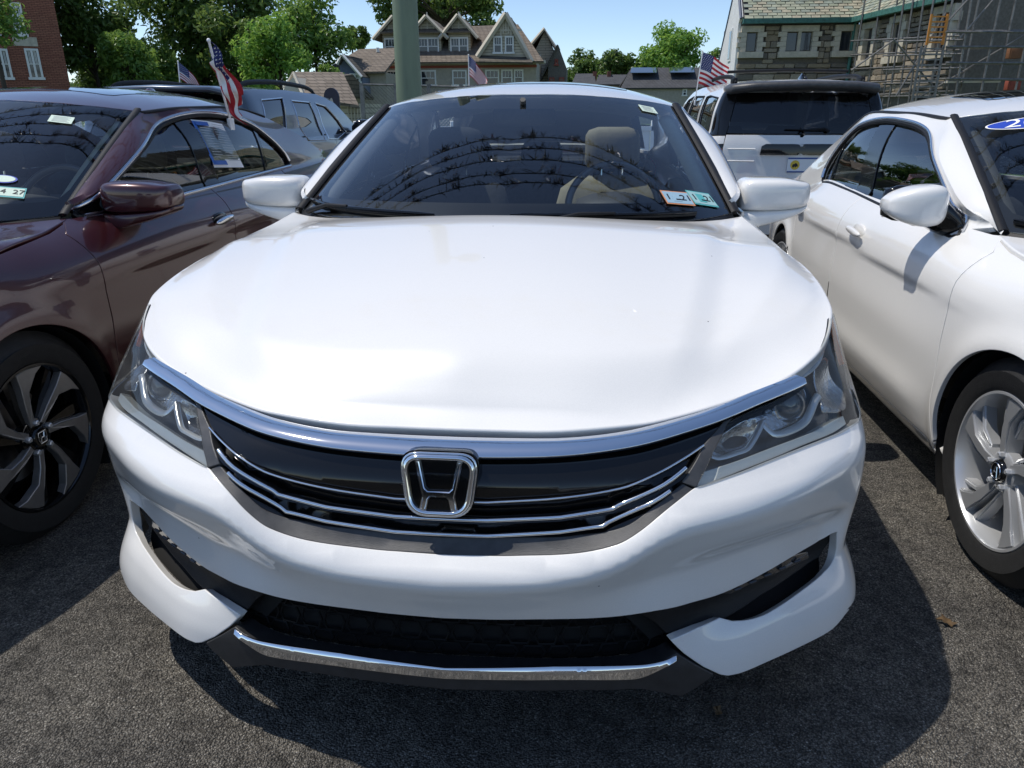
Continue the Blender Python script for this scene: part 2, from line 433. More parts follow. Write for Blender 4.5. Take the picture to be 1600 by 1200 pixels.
# ================================================================= ground
def asphalt():
    m = bpy.data.materials.new('asphalt'); m.use_nodes = True; N, L, b = nodes(m)
    tc = N.new('ShaderNodeTexCoord')
    def noise(sc, det=6, r=.6):
        n = N.new('ShaderNodeTexNoise'); n.inputs['Scale'].default_value = sc; n.inputs['Detail'].default_value = det; n.inputs['Roughness'].default_value = r
        L.new(tc.outputs['Object'], n.inputs['Vector']); return n
    def vor(sc, feat='F1'):
        v = N.new('ShaderNodeTexVoronoi'); v.inputs['Scale'].default_value = sc; v.feature = feat; L.new(tc.outputs['Object'], v.inputs['Vector']); return v
    def ramp(src, stops):
        r = N.new('ShaderNodeValToRGB'); e = r.color_ramp.elements
        while len(e) < len(stops): e.new(.5)
        for k, (p, c) in enumerate(stops): e[k].position = p; e[k].color = (*c, 1)
        L.new(src, r.inputs[0]); return r
    def mix(a, bb, fac, mode='MIX'):
        x = N.new('ShaderNodeMix'); x.data_type = 'RGBA'; x.blend_type = mode
        if isinstance(fac, float): x.inputs[0].default_value = fac
        else: L.new(fac, x.inputs[0])
        for i, v in ((6, a), (7, bb)):
            if isinstance(v, tuple): x.inputs[i].default_value = (*v, 1)
            else: L.new(v, x.inputs[i])
        return x.outputs[2]
    v1 = vor(230); v2 = vor(95); n1 = noise(1.3, 5); n2 = noise(260, 3); n3 = noise(7, 6)
    sep = N.new('ShaderNodeSeparateColor'); L.new(v1.outputs['Color'], sep.inputs[0])
    stones = ramp(sep.outputs[0], [(0, (.16, .147, .128)), (.55, (.275, .256, .224)), (.88, (.36, .336, .295)), (.975, (.48, .455, .41)), (1, (.72, .68, .61))])
    gaps = ramp(v1.outputs['Distance'], [(0, (1, 1, 1)), (.40, (.8, .8, .8)), (.72, (.16, .16, .16))])
    c = mix(stones.outputs[0], gaps.outputs[0], .85, 'MULTIPLY')
    big = ramp(n1.outputs['Fac'], [(.3, (.66, .66, .68)), (.7, (1.25, 1.22, 1.17))]); c = mix(c, big.outputs[0], 1.0, 'MULTIPLY')
    st = ramp(n3.outputs['Fac'], [(.35, (.8, .8, .8)), (.65, (1.12, 1.12, 1.1))]); c = mix(c, st.outputs[0], 1.0, 'MULTIPLY')
    s2 = N.new('ShaderNodeSeparateColor'); L.new(v2.outputs['Color'], s2.inputs[0])
    pale = ramp(s2.outputs[1], [(.972, (0, 0, 0)), (.978, (1, 1, 1))]); near = ramp(v2.outputs['Distance'], [(.22, (1, 1, 1)), (.30, (0, 0, 0))])
    pm = mix(pale.outputs[0], near.outputs[0], 1.0, 'MULTIPLY'); c = mix(c, (.30, .28, .25), pm)
    n4 = noise(.55, 4, .5); oil = ramp(n4.outputs['Fac'], [(.60, (1, 1, 1)), (.72, (.62, .61, .60))]); c = mix(c, oil.outputs[0], 1.0, 'MULTIPLY')
    n5 = noise(22, 5); tar = ramp(n5.outputs['Fac'], [(.36, (.6, .6, .6)), (.5, (1.0, 1.0, 1.0)), (.7, (1.15, 1.14, 1.12))]); c = mix(c, tar.outputs[0], 1.0, 'MULTIPLY')
    L.new(c, b.inputs['Base Color']); b.inputs['Roughness'].default_value = .82; b.inputs['Specular IOR Level'].default_value = .35
    hm = N.new('ShaderNodeMath'); hm.operation = 'MULTIPLY_ADD'; hm.inputs[1].default_value = -1.0; L.new(v1.outputs['Distance'], hm.inputs[0]); 
    hs = N.new('ShaderNodeMath'); hs.operation = 'MULTIPLY_ADD'; hs.inputs[1].default_value = .5; L.new(n2.outputs['Fac'], hs.inputs[0]); L.new(sep.outputs[1], hs.inputs[2]); L.new(hs.outputs[0], hm.inputs[2])
    bp = N.new('ShaderNodeBump'); bp.inputs['Strength'].default_value = 1.0; bp.inputs['Distance'].default_value = .011
    L.new(hm.outputs[0], bp.inputs['Height']); L.new(bp.outputs[0], b.inputs['Normal'])
    return m
M['asphalt'] = asphalt()
M['grass'] = add_noise(mat('grass', (.05, .085, .025), .9), 3, .4, bump=.5, bscale=60)
tag(mesh_obj('ground', [(-400, -60, -.26), (400, -60, -.26), (400, 700, -.26), (-400, 700, -.26)], [(0, 1, 2, 3)], M['grass']), kind='structure')
ys_ = [-30, 4.9, 5.2, 6.6, 7.0, 17]; zs_ = [0, 0, -.012, -.16, -.215, -.215]
cv = []
for y_, z_ in zip(ys_, zs_): cv += [(-34, y_, z_), (34, y_, z_)]
tag(mesh_obj('car_park', cv, [(2*i, 2*i+1, 2*i+3, 2*i+2) for i in range(len(ys_)-1)], M['asphalt'], smooth=False), kind='structure')
# ================================================================= sedan body surfaces (metres; front bumper near y = 0, +y to the tail)
PLAN = [(0, -.05), (.12, -.047), (.25, -.038), (.38, -.012), (.48, .025), (.58, .075), (.68, .145), (.76, .215), (.82, .275), (.862, .335), (.887, .41), (.901, .50),
        (.912, .64), (.920, .85), (.924, 1.15), (.925, 1.6), (.925, 2.1), (.924, 2.6), (.919, 3.1), (.910, 3.6), (.892, 4.05), (.865, 4.4), (.82, 4.63), (.72, 4.77), (.55, 4.84), (.3, 4.875), (0, 4.885)]
_pl = spl(PLAN, 60)
_k = np.exp(-np.linspace(-2, 2, 61)**2); _k /= _k.sum()
_ext = np.concatenate([_pl[60:0:-1]*[-1, 1], _pl, _pl[-2:-62:-1]*[-1, 1]])
_pl = np.stack([np.convolve(_ext[:, i], _k, 'same')[60:-60] for i in (0, 1)], 1); _pl[0, 0] = 0; _pl[-1, 0] = 0
_al = np.concatenate([[0], np.cumsum(np.linalg.norm(np.diff(_pl, axis=0), axis=1))])
_tx = np.gradient(_pl[:, 0], _al); _ty = np.gradient(_pl[:, 1], _al); _l = np.hypot(_tx, _ty); _tx /= _l; _ty /= _l
_tx = np.convolve(np.pad(_tx, 15, 'edge'), np.ones(31)/31, 'valid'); _ty = np.convolve(np.pad(_ty, 15, 'edge'), np.ones(31)/31, 'valid')
UMAX = _al[-1]
def uy(y):
    """arc coordinate of a point on the flank at distance y from the nose"""
    i0 = np.searchsorted(_al, .6); i1 = np.searchsorted(_al, UMAX-.6)
    return np.interp(y, _pl[i0:i1, 1], _al[i0:i1])
def ux(x):
    i1 = np.searchsorted(_al, .95); return np.interp(x, _pl[:i1, 0], _al[:i1])
FZ = ([.10, .17, .206, .235, .30, .355, .40, .445, .478, .500, .520, .545, .60, .645, .684, .72, .78, .86, 1.0],
      [.08, .045, .046, .046, .055, .050, .034, .013, .000, .009, .036, .064, .073, .079, .088, .110, .155, .23, .40])
SA = ([.10, .17, .234, .35, .50, .58, .64, .69, .75, .80, .835, .87, .92, 1.0], [.10, .012, -.004, .012, .0, .006, .02, .038, .058, .072, .086, .115, .18, .32])
SB = ([.10, .17, .25, .40, .60, .75, .82, .88, .92, .945, .965, 1.0, 1.1, 1.2, 1.3, 1.36, 1.40, 1.45], [.14, .075, .03, .006, .0, .003, .014, .042, .078, .108, .122, .128, .148, .184, .250, .300, .372, .50])
RZ = ([.10, .2, .35, .55, .7, .8, .9, 1.0, 1.1, 1.4], [.14, .06, .0, .0, .02, .03, .05, .09, .16, .5])
CREX = ([0, .12, .25, .32, .37, .41, .475, .64, .76, .82, 1.0], [.478, .482, .499, .519, .550, .575, .583, .588, .600, .603, .603])
BROW = ([.30, .44, .52, .62, .76, .86, .92], [.505, .518, .528, .526, .508, .484, .468])
def tbl(xs, ys, sig, n=1600):
    X_ = np.linspace(xs[0], xs[-1], n); Y_ = pinterp(X_, xs, ys); d = X_[1]-X_[0]; k = int(3*sig/d)
    g = np.exp(-.5*(np.arange(-k, k+1)*d/sig)**2); g /= g.sum()
    l = Y_[0]+(np.arange(-k, 0))*(Y_[1]-Y_[0]); r = Y_[-1]+np.arange(1, k+1)*(Y_[-1]-Y_[-2])
    return X_, np.convolve(np.concatenate([l, Y_, r]), g, 'valid')
def crease(a):
    return pinterp(np.interp(a, _al, _pl[:, 0]), *CREX)
T_F, T_A, T_B, T_R = tbl(*FZ, .0045), tbl(*SA, .012), tbl(*SB, .009), tbl(*RZ, .02)
T_C, T_W = tbl(*CREX, .03), tbl(*BROW, .05)
def s1off(X, Y, nx, ny, z):
    front = np.where(ny < 0, ny*ny, 0); rear = np.where(ny > 0, ny*ny, 0); side = nx*nx
    # nose: the lit shelf above the crease line rises towards the lamps
    sh = (np.interp(X, *T_C)-.478)*smooth01((z-.35)/.12)*smooth01((1.2-Y)/.4)
    sh = sh*(1-.45*smooth01((z-.62)/.25))
    F = np.interp(z-sh, *T_F)
    w = smooth01((Y-.55)/.85)
    Sd = np.interp(z, *T_A)*(1-w)+np.interp(z, *T_B)*w
    zz = np.logaddexp(0, (z-1.0)/.025)*.025
    Sd = Sd+smooth01((Y-2.9)/.9)*.20*zz+smooth01((2.65-Y)/.5)*smooth01((Y-1.3)/.3)*.16*zz*smooth01((z-1.13)/.14)
    # body-side sculpting: crease through the handles, hollow below it, flare at the sill
    cl = .735+.028*(Y-1.4)
    Sd = Sd+.008*smooth01((cl-z)/.03)*smooth01((z-cl+.22)/.18)*smooth01((Y-1.15)/.6)*smooth01((4.5-Y)/.6)-.012*np.exp(-((z-.33)/.07)**2)*smooth01((Y-1.35)/.3)*smooth01((3.3-Y)/.3)
    off = front*F+side*Sd+rear*np.interp(z, *T_R)
    # scooped corner around the fog lamps, under the brow line
    zb = np.interp(X, *T_W); win = sm5((X-.36)/.32)*sm5((.882-X)/.07)*(Y < .8)
    off = off+.030*win*sm5((zb-z+.01)/.085)*sm5((z-.27)/.09)
    # corner blade stands proud
    bl = np.clip((.335-z)/.12, 0, 1.5)
    off = off-(.020+.010*smooth01((X-.66)/.2))*smooth01((X-.42)/.2)*(Y < .9)*smooth01((.9-Y)/.35)*bl
    for yw in (.965, 3.74):
        r = np.hypot(Y-yw, z-.325); off = off-side*.012*np.exp(-((r-.37)/.05)**2)*(z > .15)
    return off
def s1base(a):
    X = np.interp(a, _al, _pl[:, 0]); Y = np.interp(a, _al, _pl[:, 1])
    tx = np.interp(a, _al, _tx); ty = np.interp(a, _al, _ty); l = np.hypot(tx, ty); return X, Y, ty/l, -tx/l
HED = [(0, .12, .713), (.075, .12, .7135), (.211, .12, .717), (.359, .15, .723), (.435, .18, .730), (.499, .21, .739), (.566, .25, .747), (.635, .29, .761), (.679, .32, .775), (.711, .35, .787),
       (.749, .40, .801), (.78, .46, .818), (.805, .53, .836), (.817, .58, .848), (.838, .80, .872), (.834, .95, .884), (.820, 1.06, .893), (.798, 1.3, .915), (.778, 1.44, .935)]
# pull the upper body in so that it meets the hood edge
_ea, _ez, _eo = [], [], []
for p in HED:
    t = (p[0]-_pl[:, 0])*_tx+(p[1]-_pl[:, 1])*_ty; d = np.hypot(_pl[:, 0]-p[0], _pl[:, 1]-p[1]); i = int(np.argmin(np.abs(t)+(d > .35)*9))
    need = -((p[0]-_pl[i, 0])*_ty[i]-(p[1]-_pl[i, 1])*_tx[i]); a_ = np.array([_al[i]]); cur = s1off(*s1base(a_), np.array([p[2]]))[0]
    _ea.append(_al[i]); _ez.append(p[2]); _eo.append(need-cur-.004)
_ea += [2.3, 2.65, 9]; _ez += [.94, .95, .95]; _eo += [_eo[-1]*.6, 0, 0]
_g = np.linspace(-.5, 3.2, 1500); _go, _gz = np.interp(np.abs(_g), _ea, _eo), np.interp(np.abs(_g), _ea, _ez)
_kk = np.exp(-.5*(np.linspace(-3, 3, 91))**2); _kk /= _kk.sum()
_go = np.convolve(np.pad(_go, 45, 'edge'), _kk, 'valid'); _gz = np.convolve(np.pad(_gz, 45, 'edge'), _kk, 'valid')
def s1fn(u, z):
    s = np.where(u < 0, -1.0, 1.0); a = np.abs(u); X, Y, nx, ny = s1base(a)
    off = s1off(X, Y, nx, ny, z)
    ze = np.interp(a, _g, _gz); rw = .075+.075*smooth01((a-.35)/.5); t = np.clip((z-ze+rw)/rw, 0, 1.15)*smooth01((1.02-z)/.06)
    off = off+np.interp(a, _g, _go)*t**1.8
    return np.stack([s*(X-nx*off), Y-ny*off, z+0*u], -1)
S1 = Surf(s1fn, (-1.35, 1.35), (.14, .95), 420, 150); S1.sign = 1

# hood height field from edge, centre and shoulder points
_hp = []
for p in HED: _hp += [p] if p[0] == 0 else [p, (-p[0], p[1], p[2])]
for y, zc in ((.22, .762), (.4, .817), (.6, .863), (.8, .901), (1.0, .934), (1.18, .957)):
    _hp.append((0, y, zc))
    for x, dz in ((.3, -.010), (.55, -.028)):
        if y > .3 or x < .4: _hp += [(x, y, zc+dz), (-x, y, zc+dz)]
_hz = tps(_hp, 2e-5)
T_L1 = tbl([.10, .18, .24, .35, .505, .73, 1.19, 1.5], [.33, .374, .407, .442, .48, .528, .605, .64], .03); T_L2 = tbl([.10, .18, .255, .36, .485, .603, .79, 1.0, 1.5], [.31, .385, .46, .544, .626, .683, .755, .79, .80], .03)
T_HE = tbl([p[0] for p in HED[:14]], [p[1] for p in HED[:14]], .025)
def hood_z(x, y):
    z = _hz(x, y); ax = np.abs(x)
    ye = np.interp(ax, *T_HE); fade = smooth01((y-ye)/.16)
    l1, l2, xe = np.interp(y, *T_L1), np.interp(y, *T_L2), np.interp(y, [p[1] for p in HED[2:]], [p[0] for p in HED[2:]])
    z = z+.015*(1-smooth01((ax-l1)/.085))*fade*smooth01((1.35-y)/.3)          # raised centre, shoulder falls away outside the first crease
    d = np.logaddexp(0, (ax-l2)/.006)*.006
    z = z+.028*np.clip(1-d/np.maximum(xe-l2, .03), 0, 1)*fade*smooth01((xe-l2)/.05)
    z = z+.004
    return z
SH = Surf(lambda x, y: np.stack([x, y, hood_z(x, y)], -1), (-.95, .95), (.0, 1.6), 160, 160)
def roof_c(y): return pinterp(y, [1.95, 2.05, 2.3, 2.6, 2.9, 3.2, 3.5, 3.8, 4.0], [1.312, 1.337, 1.378, 1.399, 1.404, 1.392, 1.355, 1.285, 1.22])
SR = Surf(lambda x, y: np.stack([x, y, roof_c(y)-.082*(np.abs(x)/.62)**2.4], -1))
def ruled(bot, top, bulge):
    B, T = spl(bot, 20), spl(top, 20)
    bx = np.linspace(0, 1, len(B))
    def fn(s, t):
        a = np.abs(s); sg = np.where(s < 0, -1, 1)
        b = np.stack([np.interp(a, bx, B[:, i]) for i in range(3)], -1); q = np.stack([np.interp(a, bx, T[:, i]) for i in range(3)], -1)
        P = b+(q-b)*t[:, None]; n = np.array([0, -.42, .9]) if bulge > 0 else np.array([0, .42, .9])
        P = P+n*(abs(bulge)*4*t*(1-t)*(1-.6*a*a))[:, None]
        return P*np.stack([sg, np.ones_like(s), np.ones_like(s)], -1)
    return fn
SW = Surf(ruled([(0, 1.13, .945), (.2, 1.145, .945), (.4, 1.19, .944), (.6, 1.29, .942), (.7, 1.39, .943), (.757, 1.462, .945)],
                [(0, 2.055, 1.340), (.15, 2.06, 1.339), (.3, 2.085, 1.331), (.45, 2.14, 1.318), (.55, 2.2, 1.305), (.622, 2.265, 1.291)], .018), (-1, 1), (0, 1), 120, 60)
SG = Surf(ruled([(0, 4.38, 1.045), (.3, 4.36, 1.043), (.5, 4.31, 1.038), (.66, 4.2, 1.03)], [(0, 3.73, 1.303), (.25, 3.72, 1.298), (.4, 3.70, 1.288), (.565, 3.66, 1.256)], -.03), (-1, 1), (0, 1), 60, 40)
SG.sign = -1
def trunk_z(x, y): return pinterp(y, [4.0, 4.25, 4.5, 4.7, 4.86], [1.045, 1.05, 1.035, 1.005, .95])-.05*(np.abs(x)/.75)**2.5
ST = Surf(lambda x, y: np.stack([x, y, trunk_z(x, y)], -1))
def side(pts): return np.array([(uy(p[0]), p[1]) for p in pts])
def arcp(yc, r, a0, a1, n=26, zc=.325): return [(yc+r*math.cos(R_(a)), zc+r*math.sin(R_(a))) for a in np.linspace(a0, a1, n)]
def both(P):
    """half outline from centreline to centreline -> full symmetric outline"""
    P = np.array(P); Q = P[::-1]*[-1, 1]; return np.concatenate([P, Q])

def rounded_loft(bm, rings, n=28, e=3.2):
    """rings: (x, z0, z1, y0, y1) super-ellipse sections across x"""
    R = []
    for (x, z0, z1, y0, y1) in rings:
        ring = []
        for k in range(n):
            t = 2*math.pi*k/n; c, s = math.cos(t), math.sin(t)
            ring.append(bm.verts.new((x, (y0+y1)/2+(y1-y0)/2*abs(c)**(2/e)*(1 if c > 0 else -1), (z0+z1)/2+(z1-z0)/2*abs(s)**(2/e)*(1 if s > 0 else -1))))
        R.append(ring)
    for i in range(len(R)-1):
        for k in range(n): bm.faces.new((R[i][k], R[i][(k+1) % n], R[i+1][(k+1) % n], R[i+1][k]))
    bm.faces.new(R[0]); bm.faces.new(R[-1][::-1]); bmesh.ops.recalc_face_normals(bm, faces=bm.faces[:])

# ------------------------------------------------------------------ wheels (axis along +x, outer face at x = 0, centred on the hub)
def plate(bm, poly, x0, x1, rise=0.0):
    """prism of a (y, z) outline between x0 (back) and x1 (face)"""
    a = [bm.verts.new((x0, p[0], p[1])) for p in poly]; b = [bm.verts.new(((x1 if not callable(x1) else x1(p)), p[0], p[1])) for p in poly]
    n = len(poly)
    for i in range(n): bm.faces.new((a[i], a[(i+1) % n], b[(i+1) % n], b[i]))
    bm.faces.new(b); bm.faces.new(a[::-1])
def rot2(p, a): c, s = math.cos(a), math.sin(a); return (p[0]*c-p[1]*s, p[0]*s+p[1]*c)
def make_wheel(parent, style, loc, sgn=1, rt=.334, rr=.232):
    w = empty('wheel', loc, 0, parent)
    if sgn < 0: w.rotation_euler = (0, 0, math.pi)
    ry = rt
    bm = bmesh.new()
    prof = [(-.205, rr-.004), (-.212, rr+.03), (-.205, ry-.045), (-.195, ry-.014), (-.175, ry)]
    for k in range(5):
        x = -.165+k*.03; prof += [(x, ry), (x+.004, ry-.007), (x+.009, ry-.007), (x+.013, ry+.001)]
    prof += [(-.03, ry-.003), (-.012, ry-.018), (.004, ry-.048), (.008, (ry+rr)/2+.012), (.006, (ry+rr)/2-.004), (.004, (ry+rr)/2-.010), (.003, rr+.014), (-.004, rr+.004), (-.012, rr-.006)]
    lathe(bm, prof, 72); t = bm_obj('tyre', bm, M['rubber'], w, angle=35)
    bm = bmesh.new()
    lathe(bm, [(-.006, rr+.006), (.0, rr+.003), (.0, rr-.004), (-.012, rr-.010), (-.06, rr-.018), (-.19, rr-.03)], 72)
    rim = bm_obj('rim', bm, M['alloy'] if style != 'two_tone' else M['gloss_black'], w, angle=40)
    bm = bmesh.new(); lathe(bm, [(-.10, .0001), (-.10, .15), (-.112, .152), (-.112, .0001)], 48); bm_obj('brake_disc', bm, M['alloy_dark'], w)
    bm = bmesh.new(); lathe(bm, [(-.16, .0001), (-.16, rr-.012)], 48); bm_obj('backing', bm, M['dark'], w)
    if style == 'two_tone':
        n = 7
        S = [(.040, -.010), (.080, -.013), (.135, -.013), (.160, -.017), (.182, -.050), (.200, -.098), (.206, -.128), (.197, -.112), (.185, -.075), (.215, -.036), (.226, -.02), (.226, .03), (.188, .035), (.165, .018), (.120, .008), (.075, .008), (.040, .008)]
        S = [(.045, -.011), (.10, -.013), (.150, -.016), (.196, -.052), (.214, -.082), (.2165, -.060), (.222, -.030), (.2245, .004), (.221, .030), (.175, .014), (.155, .012), (.10, .010), (.045, .010)]
        for k in range(n):
            a = 2*math.pi*k/n+R_(93)
            def tw(p, a=a):
                r = math.hypot(*p); return rot2(p, a+.32*(1-r/.22))
            bm = bmesh.new(); plate(bm, [tw(p) for p in S], -.030, lambda p: -.004-.012*max(0, 1-math.hypot(*p)/.12))
            bmesh.ops.recalc_face_normals(bm, faces=bm.faces[:])
            bmesh.ops.bevel(bm, geom=[e for e in bm.edges if all(v.co.x > -.02 for v in e.verts)], offset=.0018, segments=1, affect='EDGES')
            bm_obj('spoke', bm, M['alloy_face'], w)
            bm = bmesh.new(); S2 = [(.05, .008), (.12, .012), (.17, .016), (.21, .04), (.215, .075), (.16, .05), (.10, .028), (.05, .02)]
            plate(bm, [tw(p) for p in S2], -.05, -.026); bmesh.ops.recalc_face_normals(bm, faces=bm.faces[:]); bm_obj('spoke_web', bm, M['gloss_black'], w)
        hubm = M['gloss_black']
    else:
        n = 5
        for k in range(n):
            a = 2*math.pi*k/n+R_(95)
            for m2, (S, f, tws) in enumerate((
                    ([(.035, -.022), (.09, -.026), (.15, -.034), (.20, -.058), (.219, -.075), (.224, -.030), (.224, .010), (.185, .004), (.13, .006), (.08, .008), (.035, .012)], -.006, .36),
                    ([(.05, .010), (.10, .014), (.16, .018), (.222, .022), (.222, .050), (.16, .034), (.10, .026), (.05, .022)], -.022, .36),
                    ([(.10, -.028), (.16, -.040), (.212, -.085), (.206, -.105), (.15, -.058), (.10, -.038)], -.024, .36))):
                bm = bmesh.new()
                plate(bm, [rot2(p, a+tws*(1-math.hypot(*p)/.22)) for p in S], -.06, lambda p, f=f: f-.016*max(0, 1-math.hypot(*p)/.14)+(.004 if False else 0))
                bmesh.ops.recalc_face_normals(bm, faces=bm.faces[:])
                bmesh.ops.bevel(bm, geom=[e for e in bm.edges if all(v.co.x > -.045 for v in e.verts)], offset=.005, segments=2, affect='EDGES')
                bm_obj('spoke', bm, M['alloy'] if m2 else M['alloy_face2'], w, angle=35)
        hubm = M['alloy']
    bm = bmesh.new(); lathe(bm, [(-.05, .062), (-.022, .062), (-.017, .056), (-.015, .036)], 32); bm_obj('hub', bm, hubm, w, angle=40)
    bm = bmesh.new(); lathe(bm, [(-.03, .036), (-.008, .034), (-.004, .030), (-.003, .0001)], 32); c = bm_obj('centre_cap', bm, M['gloss_black'], w, angle=40)
    bm = bmesh.new()
    if style == 'two_tone':
        for P in ([(-.016, .018), (.016, .018), (.019, -.002), (.013, -.018), (-.013, -.018), (-.019, -.002)],):
            tube(bm, [(-.002, p[0], p[1]) for p in P], .0018, 6, closed=True)
        for P in ([(-.010, .015), (-.006, .0), (-.008, -.015)], [(.010, .015), (.006, .0), (.008, -.015)], [(-.006, .0), (.006, .0)]):
            tube(bm, [(-.002, p[0], p[1]) for p in P], .0022, 6)
    else:
        tube(bm, [(-.002, .024*math.cos(t), .024*math.sin(t)) for t in np.linspace(0, 2*math.pi, 25)[:-1]], .0022, 6, closed=True)
        for P in ([(-.012, -.018), (-.003, .014)], [(.012, -.018), (.003, .014)], [(-.007, -.003), (.007, -.003)]):
            tube(bm, [(-.002, p[0], p[1]) for p in P], .002, 6)
    bm_obj('badge', bm, M['satin_chrome'], c)
    for k in range(5):
        a = 2*math.pi*k/5+.4; y, z = .050*math.cos(a), .050*math.sin(a)
        bm = bmesh.new(); lathe(bm, [(-.03, .0105), (-.004, .0095), (-.001, .006), (-.002, .0001)], 6)
        bmesh.ops.translate(bm, vec=(0, y, z), verts=bm.verts); bm_obj('lug_nut', bm, M['alloy'], w)
    return w
M['alloy_face'] = add_noise(mat('alloy_face', (.34, .335, .33), .42, .75), 30, .1)
M['alloy_face2'] = mat('alloy_face2', (.44, .45, .46), .35, .5, coat=.6)

# ------------------------------------------------------------------ the whole car
ACC = dict(
    dlo_top=[(1.50, .945), (1.75, 1.040), (2.0, 1.135), (2.2, 1.205), (2.35, 1.240), (2.55, 1.266), (2.8, 1.270), (3.05, 1.248), (3.25, 1.198), (3.42, 1.112), (3.52, 1.035), (3.545, .992)],
    dlo_bot=[(3.535, .975), (3.0, .965), (2.5, .953), (2.0, .944), (1.52, .938)],
    bpil=(2.44, 2.56, .0), split=(3.17, .25), cut=2.425, chrome='full', wheel='two_tone', mirror='body', handle='chrome', pil=[(1.50, .950), (1.75, 1.040), (2.0, 1.135)])
def build_sedan(name, cfg, loc=(0, 0, 0), full_front=True):
    root = empty(name, loc)
    P, WM = M['white_paint'], M
    # ---- hood
    he = [(p[0], p[1]) for p in HED]
    hood_poly = np.concatenate([spl(he, 6), [(.70, 1.372), (.55, 1.262), (.40, 1.185), (.2, 1.14), (0, 1.125)]])
    hood_poly = np.array([p for p in hood_poly])
    patch('hood', SH, both(hood_poly)[:], P, root, h=.022, thick=.022, lip=.006)
    # ---- front bumper skin
    pk = S1.pick
    top_skirt = spl([(762, 870), (800, 870), (900, 866), (965, 852), (1000, 832), (1040, 800), (1082, 767)], 5)
    hl_bot = spl([(1088, 763), (1110, 756), (1160, 738), (1210, 718), (1260, 698), (1310, 678), (1333, 665)], 4)
    A = [(0, pk([(692, 868)])[0][1])]+list(pk(top_skirt))+list(pk(hl_bot))
    A[1] = (.08, A[1][1])
    A += [(uy(.47), .652), (uy(.56), .658), (uy(.585), .60), (uy(.600), .50)]
    A += list(side(arcp(.965, .362, 158, 196, 8)))
    Bt = pk(spl([(1335, 941), (1327, 952), (1300, 983), (1250, 1010), (1200, 1033), (1160, 1050), (1138, 1055)], 4))
    A += list(side([(.60, .215), (.48, .213), (.40, .216)]))
    A += [(ux(.872), .220)]+list(Bt[4:])+list(pk([(1126, 1053), (1100, 1041), (1070, 1020), (1050, 1001)]))
    low_pocket = [(1050, 1001), (1090, 983), (1125, 967), (1145, 972), (1170, 970), (1200, 960), (1250, 927), (1295, 889), (1307, 865), (1309, 830)]
    up_pocket = [(1300, 833), (1250, 862), (1190, 897), (1130, 926), (1080, 941), (1050, 949), (950, 964), (800, 968), (762, 968)]
    A += list(pk(low_pocket[1:3]))+list(pk(spl(low_pocket[3:], 4)))+list(pk(spl(up_pocket, 4)))
    zl = pk([(740, 968)])[0][1]; A[-1] = (.07, A[-1][1]); A += [(0, zl)]
    patch('front_bumper', S1, both(A), P, root, h=.016, thick=.02)
    # ---- grille skirt, slats, gloss panel, chrome bar
    sk_in = spl([(762, 841), (800, 841), (900, 838), (975, 824), (1020, 794), (1068, 757)], 5)
    G = [(0, pk([(692, 866)])[0][1]+.002)]+[(u_, v_+.0025) for u_, v_ in list(pk(top_skirt))[1:]]+list(pk([(1084, 764)]))+list(pk(sk_in[::-1]))+[(0, pk([(692, 841)])[0][1])]
    patch('grille_skirt', S1, both(G), M['grey_plastic'], root, h=.02, thick=.03, off=-.002)
    ln1 = spl([(762, 784), (875, 777), (969, 762), (1025, 741), (1070, 716), (1098, 697)], 5)
    ln2 = [(762, 812), (875, 807), (957, 794), (966, 788), (1070, 732)]
    ln3 = [(762, 837), (875, 831), (942, 823), (952, 816), (1046, 768)]
    G = [(0, pk([(692, 845)])[0][1])]+list(pk(sk_in))+list(pk([(1080, 735), (1098, 697)]))+[(u_, v_+.004) for u_, v_ in pk(ln1[::-1])]+[(0, pk([(692, 780)])[0][1])]
    patch('grille_backing', S1, both(G), M['gloss_black'], root, h=.025, off=-.028, thick=0)
    chr_bot = spl([(762, 719), (875, 717), (950, 711), (1025, 696), (1060, 683), (1110, 665), (1160, 646), (1210, 624), (1232, 611)], 5)
    chr_top = spl([(762, 687), (875, 684), (999, 673), (1060, 656), (1135, 628), (1185, 610), (1230, 592), (1241, 586)], 5)
    GC = [(0, pk([(692, 688)])[0][1])]+list(pk(chr_top))+list(pk([(1243, 592), (1241, 600)]))+list(pk(chr_bot[::-1]))+[(0, pk([(692, 718)])[0][1])]
    GC = np.array(GC)
    up_, lo_ = GC[:len(chr_top)+1], GC[len(chr_top)+3:]
    ctt = np.poly1d(np.polyfit(np.concatenate([up_[:, 0], -up_[:, 0]]), np.tile(up_[:, 1], 2), 6)); ctb = np.poly1d(np.polyfit(np.concatenate([lo_[:, 0], -lo_[:, 0]]), np.tile(lo_[:, 1], 2), 6))
    ue = up_[-1, 0]; us_ = np.linspace(0, ue, 40)
    GC = np.array([(q, ctt(q)) for q in us_]+[(ue+.004, ctt(ue)-.010)]+[(q, ctb(q)) for q in us_[::-1]]); Gf = both(GC)
    G = [(0, pk([(692, 786)])[0][1])]+list(pk(ln1))+list(pk([(1132, 662), (1140, 655)]))+[(q, ctb(q)+.012) for q in np.linspace(.58, 0, 30)]
    patch('grille_panel', S1, both(G), M['gloss_black'], root, h=.02, off=-.004, thick=.03)
    for ln, r in ((ln1, .0022), (ln2, .0042), (ln3, .0042)):
        q = pk(ln); q = np.concatenate([[(0, q[0][1])], q[1:] if q[0][0] < .06 else q]); q = np.concatenate([q[::-1]*[-1, 1], q[1:]]); q = resample(q, .02, False)
        tube_obj('grille_chrome_strip', S1.ev(q, .004), r, M['chrome'], root, n=8)
        if r > .003:    # black blade carrying each strip
            tube_obj('grille_slat', S1.ev(q-[0, .006], -.010), .010, M['gloss_black'], root, n=8, flat=(1, .55))
